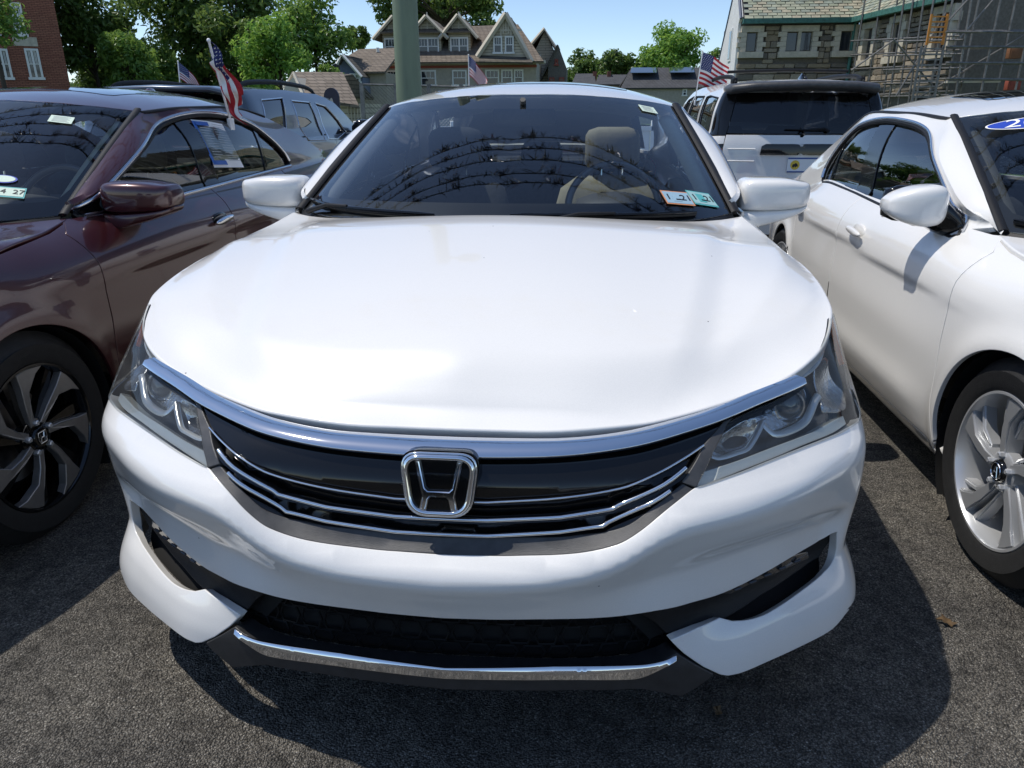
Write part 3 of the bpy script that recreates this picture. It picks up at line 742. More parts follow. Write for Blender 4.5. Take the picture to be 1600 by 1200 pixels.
    def chrome_bulge(uv):
        a = np.abs(uv[:, 0]); t = np.clip((uv[:, 1]-ctb(a))/(ctt(a)-ctb(a)), -.2, 1.2)
        return .014*(1-t)+.005*(1-(2*t-1)**2)
    patch('chrome_bar', S1, Gf, M['chrome'], root, h=.012, off=.004, thick=.009, offfn=chrome_bulge)
    # dark strip that colours in the shaded gap behind hood edge
    gap = [(p[0], p[1]+.02, p[2]-.035) for p in HED[:10]]
    gv = []
    for p in gap: gv += [(p[0], p[1]-.055, p[2]+.002), (p[0], p[1]+.06, p[2]-.004)]
    gf = [(2*i, 2*i+2, 2*i+3, 2*i+1) for i in range(len(gap)-1)]
    nv = len(gv); gv2 = gv+[(-x, y, z) for x, y, z in gv]; gf2 = gf+[tuple(nv+i for i in f[::-1]) for f in gf]
    mesh_obj('hood_gap_shade', gv2, gf2, M['dark'], root, smooth=True)
    # ---- emblem
    em = empty('emblem', tuple(un(692, 755, X=0.0)-np.array([0, .0, 0])), 0, root)
    em.location = (0, .016, float(un(692, 757, Y=.016)[2])); em.rotation_euler = (R_(90-12), 0, 0)
    def trap(w1, w2, h, r, n=7):
        """rounded trapezoid outline (top width w1, bottom w2)"""
        C = [(-w2/2, -h/2), (w2/2, -h/2), (w1/2, h/2), (-w1/2, h/2)]; out = []
        for i in range(4):
            p = np.array(C[i]); a = np.array(C[i-1])-p; b = np.array(C[(i+1) % 4])-p; a /= np.linalg.norm(a); b /= np.linalg.norm(b)
            A_, B_ = p+a*r, p+b*r
            for k in range(n+1):
                t = k/n; out.append((1-t)**2*A_+2*t*(1-t)*p+t*t*B_)
        return out
    def slab(name, poly, z0, z1, m, bev=.002, par=None):
        bm = bmesh.new(); vs = [bm.verts.new((p[0], p[1], z1)) for p in poly]; f = bm.faces.new(vs)
        g = bmesh.ops.extrude_face_region(bm, geom=[f]); bmesh.ops.translate(bm, vec=(0, 0, z0-z1), verts=[e for e in g['geom'] if isinstance(e, bmesh.types.BMVert)])
        bmesh.ops.recalc_face_normals(bm, faces=bm.faces[:])
        if bev: bmesh.ops.bevel(bm, geom=[e for e in bm.edges if all(abs(v.co.z-z1) < 1e-6 for v in e.verts)], offset=bev, segments=3, affect='EDGES')
        return bm_obj(name, bm, m, par or em, angle=35)
    slab('emblem_shroud', trap(.150, .118, .120, .034), -.05, .002, M['gloss_black'], .008)
    slab('emblem_backing', trap(.124, .096, .104, .03), -.01, .006, M['gloss_black'], .001)
    rp = trap(.128, .100, .103, .032); tube_obj('emblem_ring', [(p[0], p[1], .009) for p in rp], .0050, M['chrome'], em, n=10, closed=True)
    rp = trap(.142, .113, .115, .036); tube_obj('emblem_outer_ring', [(p[0], p[1], .004) for p in rp], .0022, M['chrome'], em, n=8, closed=True)
    Hh = [(-.0430, .046), (-.0335, .046), (-.0235, -.0035), (-.0185, -.0085), (.0185, -.0085), (.0235, -.0035), (.0335, .046), (.0430, .046), (.0345, -.001), (.0300, -.020), (.0350, -.046), (.0225, -.046), (.0185, -.0265), (.0140, -.0215), (-.0140, -.0215), (-.0185, -.0265), (-.0225, -.046), (-.0350, -.046), (-.0300, -.020), (-.0345, -.001)]
    slab('emblem_letter', Hh, .002, .013, M['chrome'], .0035)
    # ---- headlights
    hl_out = [(1341, 655), (1344, 640), (1342, 620), (1335, 582), (1326, 545), (1313, 508), (1300, 486)]
    hl_top = [(1296, 497), (1291, 524), (1279, 549), (1259, 569), (1243, 584), (1245, 597), (1233, 613), (1210, 626), (1160, 648), (1137, 660)]
    HL = list(pk(hl_bot))+[(uy(.47), .658), (uy(.545), .664), (uy(.528), .70), (uy(.515), .742), (uy(.525), .79), (uy(.572), .838)]+list(pk(hl_top))+list(pk([(1112, 706), (1089, 757)]))
    HL = clean_poly(np.array(HL))
    hc = HL.mean(0); HLi = hc+(HL-hc)*[.985, .97]
    Ls = []
    for s in (1, -1):
        hd = empty('headlight', (0, 0, 0), 0, root); Ls.append(hd)
        f = np.array([s, 1])
        patch('lens', S1, HLi*f, M['lens'], hd, h=.018, off=.003, thick=.006)
        patch('housing', S1, HL*f, M['lamp_dark'], hd, h=.02, off=-.055, thick=0)
        # rim wall of the lamp
        rimv = resample(HL*f, .02); a = S1.ev(rimv, -.002); b = S1.ev(rimv, -.058); n = len(rimv)
        mesh_obj('housing_rim', list(a)+list(b), [(i, (i+1) % n, n+(i+1) % n, n+i) for i in range(n)], M['black_plastic'], hd, smooth=True)
        lb = list(pk(spl([(1093, 757), (1160, 732), (1210, 713), (1260, 692), (1310, 672), (1330, 660)], 3)))+list(pk(spl([(1326, 650), (1300, 664), (1277, 676), (1210, 700), (1160, 719), (1105, 737)], 3)))
        patch('light_bar', S1, np.array(lb)*f, M['lightbar'], hd, h=.015, off=-.012, thick=.02)
        for path, wd in (([(1206, 656), (1214, 665), (1226, 673), (1252, 668), (1273, 657), (1282, 642), (1290, 622), (1296, 613)], .0085), ([(1204, 651), (1197, 668), (1190, 682), (1181, 695), (1165, 701), (1135, 709), (1122, 705)], .0065)):
            q = pk(spl(path, 3))*f; tube_obj('running_light_bar', S1.ev(q, -.028), wd, M['lamp_grey'], hd, n=8, flat=(1, .6))
        # reflector bowls
        b1 = spl([(1150, 662), (1205, 640), (1200, 660), (1186, 687), (1165, 697), (1125, 703)], 3, True)
        bq = pk(b1)*f; bcn = bq.mean(0); bR = np.abs(bq-bcn).max(0)
        patch('reflector_bowl', S1, bq, M['reflector_soft'], hd, h=.01, off=-.03, thick=.004, offfn=lambda uv: -.03*np.clip(1-(((uv-bcn)/bR)**2).sum(1), 0, 1))
        b2 = spl(list(pk([(1292, 566), (1304, 556)]))+[(uy(.46), .765), (uy(.455), .72), (uy(.44), .685)]+list(pk([(1300, 640), (1302, 600)])), 3, True)
        sq = np.array(b2)*f; scn = sq.mean(0); sR = np.abs(sq-scn).max(0)
        patch('side_reflector', S1, sq, M['reflector_soft'], hd, h=.01, off=-.022, thick=.004, offfn=lambda uv: -.03*np.clip(1-(((uv-scn)/sR)**2).sum(1), 0, 1))
        b3 = [(1301, 502), (1312, 514), (1323, 541), (1308, 543), (1302, 522)]
        b3 = np.array([(uy(.487), .742), (uy(.508), .744), (uy(.517), .79), (uy(.558), .828), (uy(.53), .822), (uy(.497), .785)])
        patch('amber_marker', S1, b3*f, M['amber'], hd, h=.01, off=-.002, thick=.01)
        b4 = spl([(1246, 585), (1262, 573), (1282, 553), (1294, 530), (1298, 512), (1302, 530), (1297, 552), (1280, 573), (1262, 585), (1247, 593)], 2)
        patch('upper_trim', S1, pk(b4)*f, M['lamp_grey'], hd, h=.012, off=-.018, thick=.006)
        ps = spl([(1213, 640), (1246, 600), (1284, 596), (1290, 612), (1281, 640), (1270, 652), (1229, 662)], 3, True)
        patch('projector_surround', S1, pk(ps)*f, M['reflector_soft'], hd, h=.012, off=-.05, thick=.003)
        # projector
        c2 = pk([(1252, 620)])[0]*f; c = S1.ev([c2], -.05)[0]; nrm = S1.nrm(np.array([c2]))[0]
        d = Vector((s*.18, -.95, .12)).normalized(); Mx = Matrix.Translation(Vector(c)-d*.005) @ d.to_track_quat('Z', 'Y').to_matrix().to_4x4()
        bm = bmesh.new(); lathe(bm, [(.022, .034), (.027, .0325), (.027, .029), (.018, .028)], 36, 'Z'); bmesh.ops.transform(bm, matrix=Mx, verts=bm.verts); bm_obj('projector_ring', bm, M['chrome'], hd, angle=40)
        bm = bmesh.new(); lathe(bm, [(.034, .0001), (.033, .010), (.029, .020), (.021, .028)], 36, 'Z'); bmesh.ops.transform(bm, matrix=Mx, verts=bm.verts); bm_obj('projector_lens', bm, M['proj_glass'], hd, smooth=True)
        bm = bmesh.new(); lathe(bm, [(.018, .034), (.010, .044), (-.01, .052)], 36, 'Z'); bmesh.ops.transform(bm, matrix=Mx, verts=bm.verts); bm_obj('projector_bezel', bm, M['lamp_dark'], hd, smooth=True)
        # inner pillar trim between lamp and grille
        pl = pk([(1144, 654), (1136, 659), (1112, 706), (1087, 760), (1067, 753), (1100, 697), (1130, 661)])*f
        patch('headlight_trim', S1, pl, M['grey_plastic'], root, h=.02, off=.002, thick=.03)
        # ---- fog pocket
        fp = np.concatenate([pk(low_pocket), pk(up_pocket[:-2])])*f
        mid = fp.mean(0)
        patch('fog_pocket', S1, mid+(fp-mid)*[1.12, 1.5], M['dark'], root, h=.025, off=-.055, thick=0)
        bz = pk([(1306, 828), (1307, 855), (1290, 873), (1250, 896), (1200, 928), (1140, 966), (1090, 982), (1050, 998), (1035, 985), (1010, 972), (1080, 945), (1130, 930), (1190, 901), (1250, 866)])*f
        patch('fog_bezel', S1, bz, M['black_plastic'], root, h=.02, off=-.022, thick=.03)
        fg = pk([(1131, 927), (1146, 928), (1190, 906), (1250, 880), (1268, 871), (1266, 864), (1240, 871), (1190, 894), (1150, 915)])*f
        fo = patch('fog_lamp', S1, fg-[0, .003], M['fog_lens'], root, h=.01, off=-.006, thick=.02)
        for k in range(5):
            t = .12+.19*k; px, py = 1140+(1262-1140)*t, 925+(868-925)*t
            c2 = pk([(px, py)])[0]*f; c = S1.ev([c2-[0, .005]], -.002)[0]
            bm = bmesh.new(); box(bm, (0, 0, 0), (.020, .006, .007)); bmesh.ops.bevel(bm, geom=bm.edges[:], offset=.002, segments=1, affect='EDGES')
            bmesh.ops.transform(bm, matrix=Matrix.Translation(c) @ Matrix.Rotation(s*.55, 4, 'Z'), verts=bm.verts); bm_obj('fog_lamp_cell', bm, M['lamp_dark'], fo)
    # ---- lower intake, chrome strip and lip
    zt_, zb_ = zl+.03, pk([(699, 1050)])[0][1]-.02
    I = [(0, zt_), (.45, zt_+.01), (.60, zt_+.02), (.62, zb_+.03), (.45, zb_), (0, zb_)]
    patch('lower_intake', S1, both(I), M['dark'], root, h=.03, off=-.075, thick=0)
    bm = bmesh.new()
    for j in range(4):
        for i in range(-9, 10):
            cu, cz = i*.058+(.029 if j % 2 else 0), zb_+.035+j*.030
            q = np.array([(cu-.026, cz), (cu-.018, cz+.013), (cu+.018, cz+.013), (cu+.026, cz), (cu+.018, cz-.013), (cu-.018, cz-.013)])
            if abs(cu) > .53: continue
            tube(bm, S1.ev(q, -.062), .0032, 5, closed=True)
    o = bm_obj('intake_mesh', bm, M['mesh_black'], root); o['kind'] = 'stuff'
    cs_t = spl([(762, 1039), (900, 1039), (1000, 1036), (1035, 1030), (1054, 1023)], 4); cs_b = spl([(1053, 1028), (1010, 1049), (985, 1055), (900, 1056), (762, 1056)], 4)
    G = [(0, pk([(699, 1040)])[0][1])]+list(pk(cs_t[3:]))+list(pk(cs_b[:-3]))+[(0, pk([(699, 1054)])[0][1])]
    patch('lower_chrome_strip', S1, both(G), M['chrome'], root, h=.012, off=.012, thick=.03, offfn=lambda uv: -.5*np.clip(uv[:, 1]-zb_-.032, 0, .1)+.1*np.clip(uv[:, 1]-zb_-.02, 0, .012))
    lp = [(1056, 1021), (1080, 1036), (1112, 1053), (1098, 1064), (1080, 1076), (1063, 1085), (1040, 1080), (1000, 1073), (900, 1075), (762, 1077)]
    G = [(0, pk([(699, 1046)])[0][1])]+list(pk([(900, 1050), (990, 1046), (1040, 1030)]))+list(pk(lp[:-1]))+[(.12, pk([(800, 1076)])[0][1]), (0, pk([(699, 1074)])[0][1])]
    patch('lower_lip', S1, both(G), M['lip_plastic'], root, h=.02, off=.004, thick=.05)
    # ---- fenders, doors, sills, body side
    zf = [(p[1], p[2]) for p in HED[13:]]
    fen = side([(.592, .842), (.80, .866), (.95, .878), (1.06, .887), (1.3, .908), (1.40, .925), (1.425, .935), (1.35, .90), (1.372, .80), (1.372, .60), (1.35, .40), (1.31, .235)]+arcp(.965, .357, -12, 158, 40)+[(.607, .50), (.592, .60), (.568, .660), (.535, .74), (.545, .79)])
    patch('fender', S1, fen, P, root, h=.022, thick=.015, mirror=True)
    ct = cfg['cut']-2.425
    def cs(pts): return side([(p[0]+(ct if 2.39 < p[0] < 2.44 else 0), p[1]) for p in pts])
    fd = cs([(1.358, .90), (1.435, .938), (1.47, .935), (2.0, .940), (2.425, .948), (2.425, .80), (2.41, .60), (2.40, .235), (1.318, .235), (1.358, .40), (1.38, .60), (1.38, .80)])
    rd = cs([(2.433, .948), (3.0, .962), (3.35, .970), (3.42, .85), (3.40, .72), (3.36, .62)]+arcp(3.74, .40, 140, 192, 12)+[(3.33, .235), (2.408, .235), (2.418, .60), (2.433, .80)])
    for nm, D, hy in (('front_door', fd, 2.30), ('rear_door', rd, 3.26)):
        ds = patch(nm, S1, D, P, root, h=.028, thick=.015, mirror=True)
        for s, d in zip((1, -1), ds):
            c = S1.ev([(s*uy(hy), .815)], 0)[0]
            bm = bmesh.new(); bmesh.ops.create_uvsphere(bm, u_segments=24, v_segments=12, radius=1); bmesh.ops.scale(bm, vec=(.010, .075, .038), verts=bm.verts); bmesh.ops.translate(bm, vec=(c[0]-s*.004, c[1], c[2]), verts=bm.verts)
            bm_obj('handle_cup', bm, M['gloss_black'] if cfg['handle'] == 'chrome' else P, d, smooth=True)
            bm = bmesh.new(); rounded_loft(bm, [(-.006, -.011, .011, -.075, .075), (0, -.015, .015, -.088, .088), (.008, -.014, .014, -.08, .08), (.013, -.008, .008, -.06, .06)], 24, 2.4)
            bmesh.ops.transform(bm, matrix=Matrix.Translation((c[0]+s*.022, c[1], c[2]+.004)) @ Matrix.Scale(s, 4, (1, 0, 0)) @ Matrix.Rotation(R_(4), 4, 'X'), verts=bm.verts)
            bmesh.ops.recalc_face_normals(bm, faces=bm.faces[:]); bm_obj('door_handle', bm, M['chrome'] if cfg['handle'] == 'chrome' else P, d, smooth=True)
    patch('gap_shade_backing', S1, side([(1.27, .90), (3.40, .93), (3.30, .62), (3.28, .20), (1.34, .20), (1.33, .62)]), M['dark'], root, h=.08, off=-.016, thick=0, mirror=True)  # dark sheet behind the door gaps, its black stands in for shade
    patch('sill', S1, side([(1.31, .228), (3.34, .228), (3.34, .17), (1.31, .17)]), P, root, h=.03, thick=.03, mirror=True)
    dt = spl(cfg['dlo_top'], 5); db = np.array(cfg['dlo_bot']); dlo = np.concatenate([dt, db])
    ry_ = np.array([2.262, 2.45, 2.75, 3.05, 3.3, 3.55, 3.665]); rx_ = np.array([.617, .628, .630, .625, .612, .590, .567])
    rail_z = []; rx_ = []
    for yy in ry_:
        zz = np.linspace(1.05, 1.40, 400); Q = s1fn(np.full(400, uy(yy)), zz); i = int(np.argmin(np.abs(SR.ev(np.stack([Q[:, 0], np.full(400, yy)], 1))[:, 2]-zz))); rail_z.append((yy, zz[i])); rx_.append(Q[i, 0]-.012)
    print('rail', [(round(a, 2), round(b, 3), round(float(SR.ev([(x, a)])[0][2]), 3)) for (a, b), x in zip(rail_z, rx_)])
    pil = [(y_, z_+.022) for y_, z_ in cfg['pil']]
    o_top = spl(pil+rail_z+[(3.95, 1.135), (4.2, 1.045)], 4)
    # windscreen pillar: bridge between the flank and the edge of the glass
    for s in (1, -1):
        n_ = 26; tt = np.linspace(0, 1, n_); yA = np.interp(tt, [0, .1, 1], [1.44, 1.50, 2.262]); zA = np.interp(yA, [1.44]+[p[0] for p in pil]+[rail_z[0][0]], [.940]+[p[1] for p in pil]+[rail_z[0][1]])
        A_ = S1.ev(np.stack([s*uy(yA), zA], 1), .001); B_ = SW.ev(np.stack([np.full(n_, s*.992), tt], 1), .012); pv = []
        for k in range(n_):
            for w in np.linspace(0, 1, 7):
                b = .008*4*w*(1-w)*min(1, 5*k/(n_-1), 4*(1-k/(n_-1))); pv.append(A_[k]*(1-w)+B_[k]*w+np.array([s*b*.75, -b*.35, b*.75]))
        pf = [(k*7+j, k*7+j+1, (k+1)*7+j+1, (k+1)*7+j) for k in range(n_-1) for j in range(6)]
        if s < 0: pf = [f[::-1] for f in pf]
        mesh_obj('windscreen_pillar', pv, [f[::-1] for f in pf], P, root, smooth=True)
    # keep roof rail outside the window line
    bs = list(o_top)+[(4.45, 1.0), (4.62, .955), (4.70, .80), (4.60, .72), (4.35, .70), (4.2, .55)]+arcp(3.74, .357, 40, 140, 24)+[(3.37, .62), (3.408, .72), (3.428, .85), (3.36, .972)]
    bs += [(3.545, .975)]
    frame_in = list(dt[::-1])
    # frame band: outer roof/pillar line, back along the window line
    rail = np.concatenate([o_top, [(4.45, 1.0), (4.62, .955), (4.70, .80), (4.60, .72), (4.35, .70), (4.2, .55)], arcp(3.74, .357, 40, 140, 24), [(3.37, .62), (3.408, .72), (3.428, .85), (3.365, .968), (3.538, .972)], dt[::-1][:-1]])
    rail = [p for p in rail]
    patch('body_side', S1, side(rail), P, root, h=.026, thick=.02, mirror=True)
    rb = side([(4.40, .69), (4.62, .71), (4.72, .78)]+[]); rbp = [(uy(4.36), .69), (uy(4.6), .71), (UMAX-.55, .76), (UMAX, .76)]
    rbp = np.array(rbp+[(UMAX, .20), (UMAX-.6, .20), (uy(4.3), .22)]+[tuple(x) for x in side(arcp(3.74, .362, -8, 38, 8))]+[(uy(4.22), .55)])
    patch('rear_bumper', S1, rbp, P, root, h=.04, thick=.02, mirror=True)
    patch('tail_panel', S1, np.array([(uy(4.66), .98), (UMAX, .95), (UMAX, .765), (UMAX-.55, .765), (uy(4.72), .79)]), P, root, h=.04, thick=.02, mirror=True)
    patch('tail_light', S1, np.array([(uy(4.56), .94), (UMAX-.45, .93), (UMAX-.45, .80), (uy(4.68), .81)]), M['red_lens'], root, h=.04, off=.008, thick=.02, mirror=True)
    patch('trunk_lid', ST, both([(0, 4.37), (.3, 4.36), (.55, 4.30), (.68, 4.22), (.74, 4.5), (.70, 4.72), (.4, 4.83), (0, 4.86)]), P, root, h=.04, thick=.02)
    # side glass, pillars, chrome outline
    bp0, bp1, bsh = cfg['bpil']; qs, qsh = cfg['split']
    def cut(poly, lo, hi): return np.array([p for p in resample(poly, .01) if lo <= p[0] <= hi])
    def clip(poly, lo, hi, sh=0.0):
        P_ = resample(poly, .01).copy(); P_[:, 0] -= sh*(P_[:, 1]-.95); out = []
        n = len(P_)
        for i in range(n):
            a, b = P_[i], P_[(i+1) % n]; ia, ib = lo <= a[0] <= hi, lo <= b[0] <= hi
            if ia: out.append(a)
            if ia != ib:
                e = lo if (a[0] < lo) != (b[0] < lo) else hi; t = (e-a[0])/(b[0]-a[0]); out.append(a+(b-a)*t)
        out = np.array(out); out[:, 0] += sh*(out[:, 1]-.95); return out
    mid_ = dlo.mean(0); dl = dlo
    patch('front_window', S1, side(clip(dl, 1.0, bp0, bsh)), M['tint_glass'], root, h=.04, off=-.016, thick=.004, mirror=True)
    patch('rear_window_pane', S1, side(clip(clip(dl, bp1, 9, bsh), 0, qs, qsh)), M['tint_glass'], root, h=.04, off=-.016, thick=.004, mirror=True)
    patch('quarter_pane', S1, side(clip(dl, qs+.025, 9, qsh)), M['tint_glass'], root, h=.04, off=-.016, thick=.004, mirror=True)
    patch('pillar_trim', S1, side(clip(dl, bp0-.012, bp1+.012, bsh)), M['gloss_black'], root, h=.04, off=-.010, thick=.004, mirror=True)
    patch('pillar_trim', S1, side(clip(dl, qs-.006, qs+.03, qsh)), M['gloss_black'], root, h=.04, off=-.010, thick=.004, mirror=True)
    patch('mirror_patch', S1, side(clip(dl, 1.0, cfg.get('mp', 1.66))), M['gloss_black'], root, h=.03, off=-.010, thick=.004, mirror=True)
    for s in (1, -1):
        loop = side(resample(dlo, .02))*[s, 1]
        tube_obj('window_seal', S1.ev(loop, -.006), .010, M['black_plastic'], root, n=6, closed=True)
        tp = side(resample(dt, .02, False))*[s, 1]; tube_obj('window_chrome', S1.ev(tp+[0, .009], .004), .0095, M['satin_chrome'], root, n=8, flat=(.6, 1))
        if cfg['chrome'] == 'full':
            bt_ = side(resample(db, .02, False))*[s, 1]; tube_obj('belt_chrome', S1.ev(bt_-[0, .006], .005), .009, M['satin_chrome'], root, n=8, flat=(.6, 1))
    # ---- roof, sunroof, fin
    rp = [(0, 2.047), (.15, 2.052), (.3, 2.078), (.45, 2.132), (.55, 2.193)]+[(float(x_), y_) for x_, y_ in zip(rx_, ry_)]+[(.40, 3.70), (0, 3.725)]
    sun_h = both([(0, 2.36), (.40, 2.39), (.43, 2.42), (.43, 2.78), (.40, 2.81), (0, 2.81)])
    patch('roof', SR, both(rp), P, root, h=.035, thick=.012, holes=[sun_h])
    patch('sunroof', SR, both([(0, 2.366), (.397, 2.396), (.425, 2.425), (.425, 2.775), (.397, 2.804), (0, 2.804)]), M['tint_glass'], root, h=.05, thick=.01, off=.002)
    for s in (1, -1):
        q = np.array([(s*x, y) for x, y in [(.628, 2.25)]+[(float(a_)+.006, b_) for a_, b_ in zip(rx_, ry_)][:-1]]); q = spl(q, 5)
        a = SR.ev(q); a[:, 2] -= .001; tube_obj('roof_moulding', a, .011, M['black_plastic'], root, n=8, flat=(1, .7))
    bm = bmesh.new(); rounded_loft(bm, [(-.028, 0, .02, -.09, .09), (-.02, 0, .04, -.07, .085), (-.006, 0, .062, -.02, .075), (.006, 0, .062, -.02, .075), (.02, 0, .04, -.07, .085), (.028, 0, .02, -.09, .09)], 16, 2.2)
    bmesh.ops.translate(bm, vec=(0, 3.45, roof_c(np.array([3.45]))[0]-.008), verts=bm.verts); bm_obj('roof_antenna', bm, P, root, smooth=True)
    # ---- windscreen
    wp = both([(0, .012), (.995, .012), (.995, .99), (0, .99)])
    patch('windscreen', SW, wp, M['screen_glass'], root, h=.06, thick=.004)
    fr = [(0, .0), (1.0, .0), (1.0, 1.0), (0, 1.0)]
    hole = both([(0, .13), (.85, .13), (.905, .16), (.935, .24), (.945, .80), (.93, .88), (.89, .92), (0, .945)])
    hole2 = both([(0, .13), (.80, .13), (.88, .15), (.915, .22), (.935, .80), (.925, .88), (.88, .92), (.36, .935), (.32, .88), (.27, .845), (0, .845)])
    patch('windscreen_border', SW, both(fr), M['frit'], root, h=.05, off=-.006, thick=0, holes=[hole2])
    for s in (1, -1):
        t = np.linspace(0, 1, 24); q = np.stack([np.full(24, s*.985), t], 1); a = SW.ev(q, .006); a[:, 0] += s*.006
        tube_obj('windscreen_moulding', a, .016, M['black_plastic'], root, n=8, flat=(1, .45))
    # cowl
    cw = [(0, 1.06, .925), (.3, 1.085, .922), (.55, 1.19, .915), (.70, 1.33, .905), (.745, 1.40, .905)]; ct = [(0, 1.20, .962), (.3, 1.21, .960), (.55, 1.30, .956), (.70, 1.41, .950), (.755, 1.47, .946)]
    gv = []
    for a, b in zip(cw, ct): gv += [a, b]
    n2 = len(gv); gf = [(2*i, 2*i+2, 2*i+3, 2*i+1) for i in range(len(cw)-1)]
    mesh_obj('cowl', gv+[(-x, y, z) for x, y, z in gv], gf+[tuple(n2+i for i in f[::-1]) for f in gf], M['black_plastic'], root, smooth=True)
    # wipers: arm and blade resting along the glass foot
    for (p0, p1, hub) in (((-.90, .075), (-.22, .035), (-.80, .0)), ((.02, .04), (.62, .035), (.12, .0))):
        q = np.array([(p0[0]+(p1[0]-p0[0])*t, p0[1]+(p1[1]-p0[1])*t) for t in np.linspace(0, 1, 14)])
        wv = empty('wiper', (0, 0, 0), 0, root)
        tube_obj('blade', SW.ev(q, .006), .006, M['black_plastic'], wv, n=6, flat=(.8, 1.2)); tube_obj('spine', SW.ev(q, .013), [.003]+[.006]*12+[.003], M['gloss_black'], wv, n=6)
        m_ = SW.ev([q[7]], .018)[0]; h_ = SW.ev([(hub[0], .0)], .01)[0]
        tube_obj('arm', [h_, (h_+m_)/2+np.array([0, 0, .012]), m_], [.010, .007, .005], M['black_plastic'], wv, n=8)
    # ---- mirrors
    for s in (1, -1):
        mr = empty('door_mirror', (0, 0, 0), 0, root)
        if cfg['mirror'] == 'body':
            R1 = [(.800, .958, .995, 1.655, 1.715), (.806, .940, 1.028, 1.62, 1.74), (.825, .936, 1.044, 1.595, 1.75), (.88, .934, 1.048, 1.583, 1.755), (.96, .937, 1.046, 1.590, 1.76), (1.02, .944, 1.036, 1.612, 1.76), (1.045, .951, 1.030, 1.635, 1.757), (1.056, .96, 1.012, 1.66, 1.75)]
            R2 = [(.77, .872, .915, 1.63, 1.72), (.80, .868, .934, 1.605, 1.74), (.86, .876, .938, 1.588, 1.75), (.93, .894, .941, 1.590, 1.755), (1.0, .916, .945, 1.612, 1.757), (1.04, .933, .951, 1.64, 1.752), (1.054, .945, .957, 1.67, 1.74)]
        else:
            R1 = [(.855, .985, 1.02, 1.66, 1.72), (.865, .955, 1.055, 1.635, 1.735), (.89, .938, 1.074, 1.615, 1.742), (.94, .934, 1.074, 1.608, 1.748), (.99, .945, 1.062, 1.618, 1.752), (1.03, .965, 1.043, 1.64, 1.75), (1.05, .985, 1.022, 1.665, 1.745)]
            R2 = [(.775, .885, .925, 1.63, 1.72), (.80, .885, .96, 1.63, 1.735), (.84, .895, 1.005, 1.64, 1.75), (.875, .91, 1.03, 1.65, 1.755), (.90, .925, 1.04, 1.66, 1.758), (.95, .932, .965, 1.66, 1.75)]
        for nm, R, mm in (('mirror_cap', R1, P), ('mirror_base', R2, P if cfg['mirror'] == 'body' else M['gloss_black'])):
            bm = bmesh.new(); rounded_loft(bm, [tuple(v) for v in spl(R, 4)], 44, 4.4)
            if s < 0: bmesh.ops.scale(bm, vec=(-1, 1, 1), verts=bm.verts); bmesh.ops.reverse_faces(bm, faces=bm.faces[:])
            bm_obj(nm, bm, mm, mr, smooth=True)
        bm = bmesh.new(); box(bm, (s*.95, 1.752, .99), (.17, .008, .075)); bmesh.ops.bevel(bm, geom=bm.edges[:], offset=.003, segments=1, affect='EDGES'); bm_obj('mirror_glass', bm, M['chrome'], mr)
        if cfg['mirror'] != 'body':
            bm = bmesh.new(); rounded_loft(bm, [(.845, .95, 1.02, 1.66, 1.745), (.86, .94, 1.045, 1.65, 1.756), (.89, .935, 1.06, 1.70, 1.760), (.93, .935, 1.066, 1.72, 1.762), (1.0, .942, 1.066, 1.725, 1.764), (1.04, .96, 1.05, 1.73, 1.76)], 24, 3)
            if s < 0: bmesh.ops.scale(bm, vec=(-1, 1, 1), verts=bm.verts); bmesh.ops.reverse_faces(bm, faces=bm.faces[:])
            bm_obj('mirror_rim', bm, M['gloss_black'], mr, smooth=True)
    # ---- wheels and wheel wells
    for yw in (.965, 3.74):
        for s in (1, -1):
            make_wheel(root, cfg['wheel'], (s*.895, yw, .325), s)
            bm = bmesh.new(); lathe(bm, [(.90*s, .352), (.86*s, .365), (.55*s, .365), (.54*s, .05)], 36)
            bmesh.ops.translate(bm, vec=(0, yw, .325), verts=bm.verts)
            bmesh.ops.delete(bm, geom=[f for f in bm.faces if f.calc_center_median().z < .10], context='FACES'); bm_obj('wheel_well', bm, M['dark'], root, smooth=True)
    # ---- underbody box added to block light, then the cabin
    box_obj('underbody_light_block', (0, 2.45, .24), (1.36, 3.5, .10), M['dark'], root)
    box_obj('engine_bay', (0, .78, .48), (1.06, .9, .42), M['dark'], root)
    bm = bmesh.new(); rounded_loft(bm, [(-.74, .72, .86, 1.45, 1.85), (-.70, .70, .905, 1.30, 1.9), (-.4, .70, .925, 1.16, 1.92), (0, .70, .93, 1.12, 1.93), (.25, .70, .935, 1.14, 1.92), (.4, .70, .935, 1.16, 1.92), (.70, .70, .905, 1.30, 1.9), (.74, .72, .86, 1.45, 1.85)], 28, 3)
    bm_obj('dashboard', bm, M['dash_pale'], root, smooth=True)
    bm = bmesh.new(); rounded_loft(bm, [(.22, .9, .955, 1.62, 1.86), (.28, .9, .975, 1.6, 1.88), (.37, .9, .985, 1.6, 1.88), (.46, .9, .975, 1.6, 1.88), (.52, .9, .955, 1.62, 1.86)], 20, 2.6); bm_obj('instrument_hood', bm, M['dash'], root, smooth=True)
    sw = empty('steering_wheel', (.37, 1.98, .90), 0, root); sw.rotation_euler = (R_(64), 0, 0)
    tube_obj('steering_rim', [(.185*math.cos(t), .185*math.sin(t), 0) for t in np.linspace(0, 2*math.pi, 41)[:-1]], .015, M['steer'], sw, n=8, closed=True)
    bm = bmesh.new(); rounded_loft(bm, [(-.09, -.03, .0, -.04, .04), (-.05, -.035, .012, -.07, .07), (.05, -.035, .012, -.07, .07), (.09, -.03, .0, -.04, .04)], 16, 2.5); bm_obj('steering_hub', bm, M['dash'], sw, smooth=True)
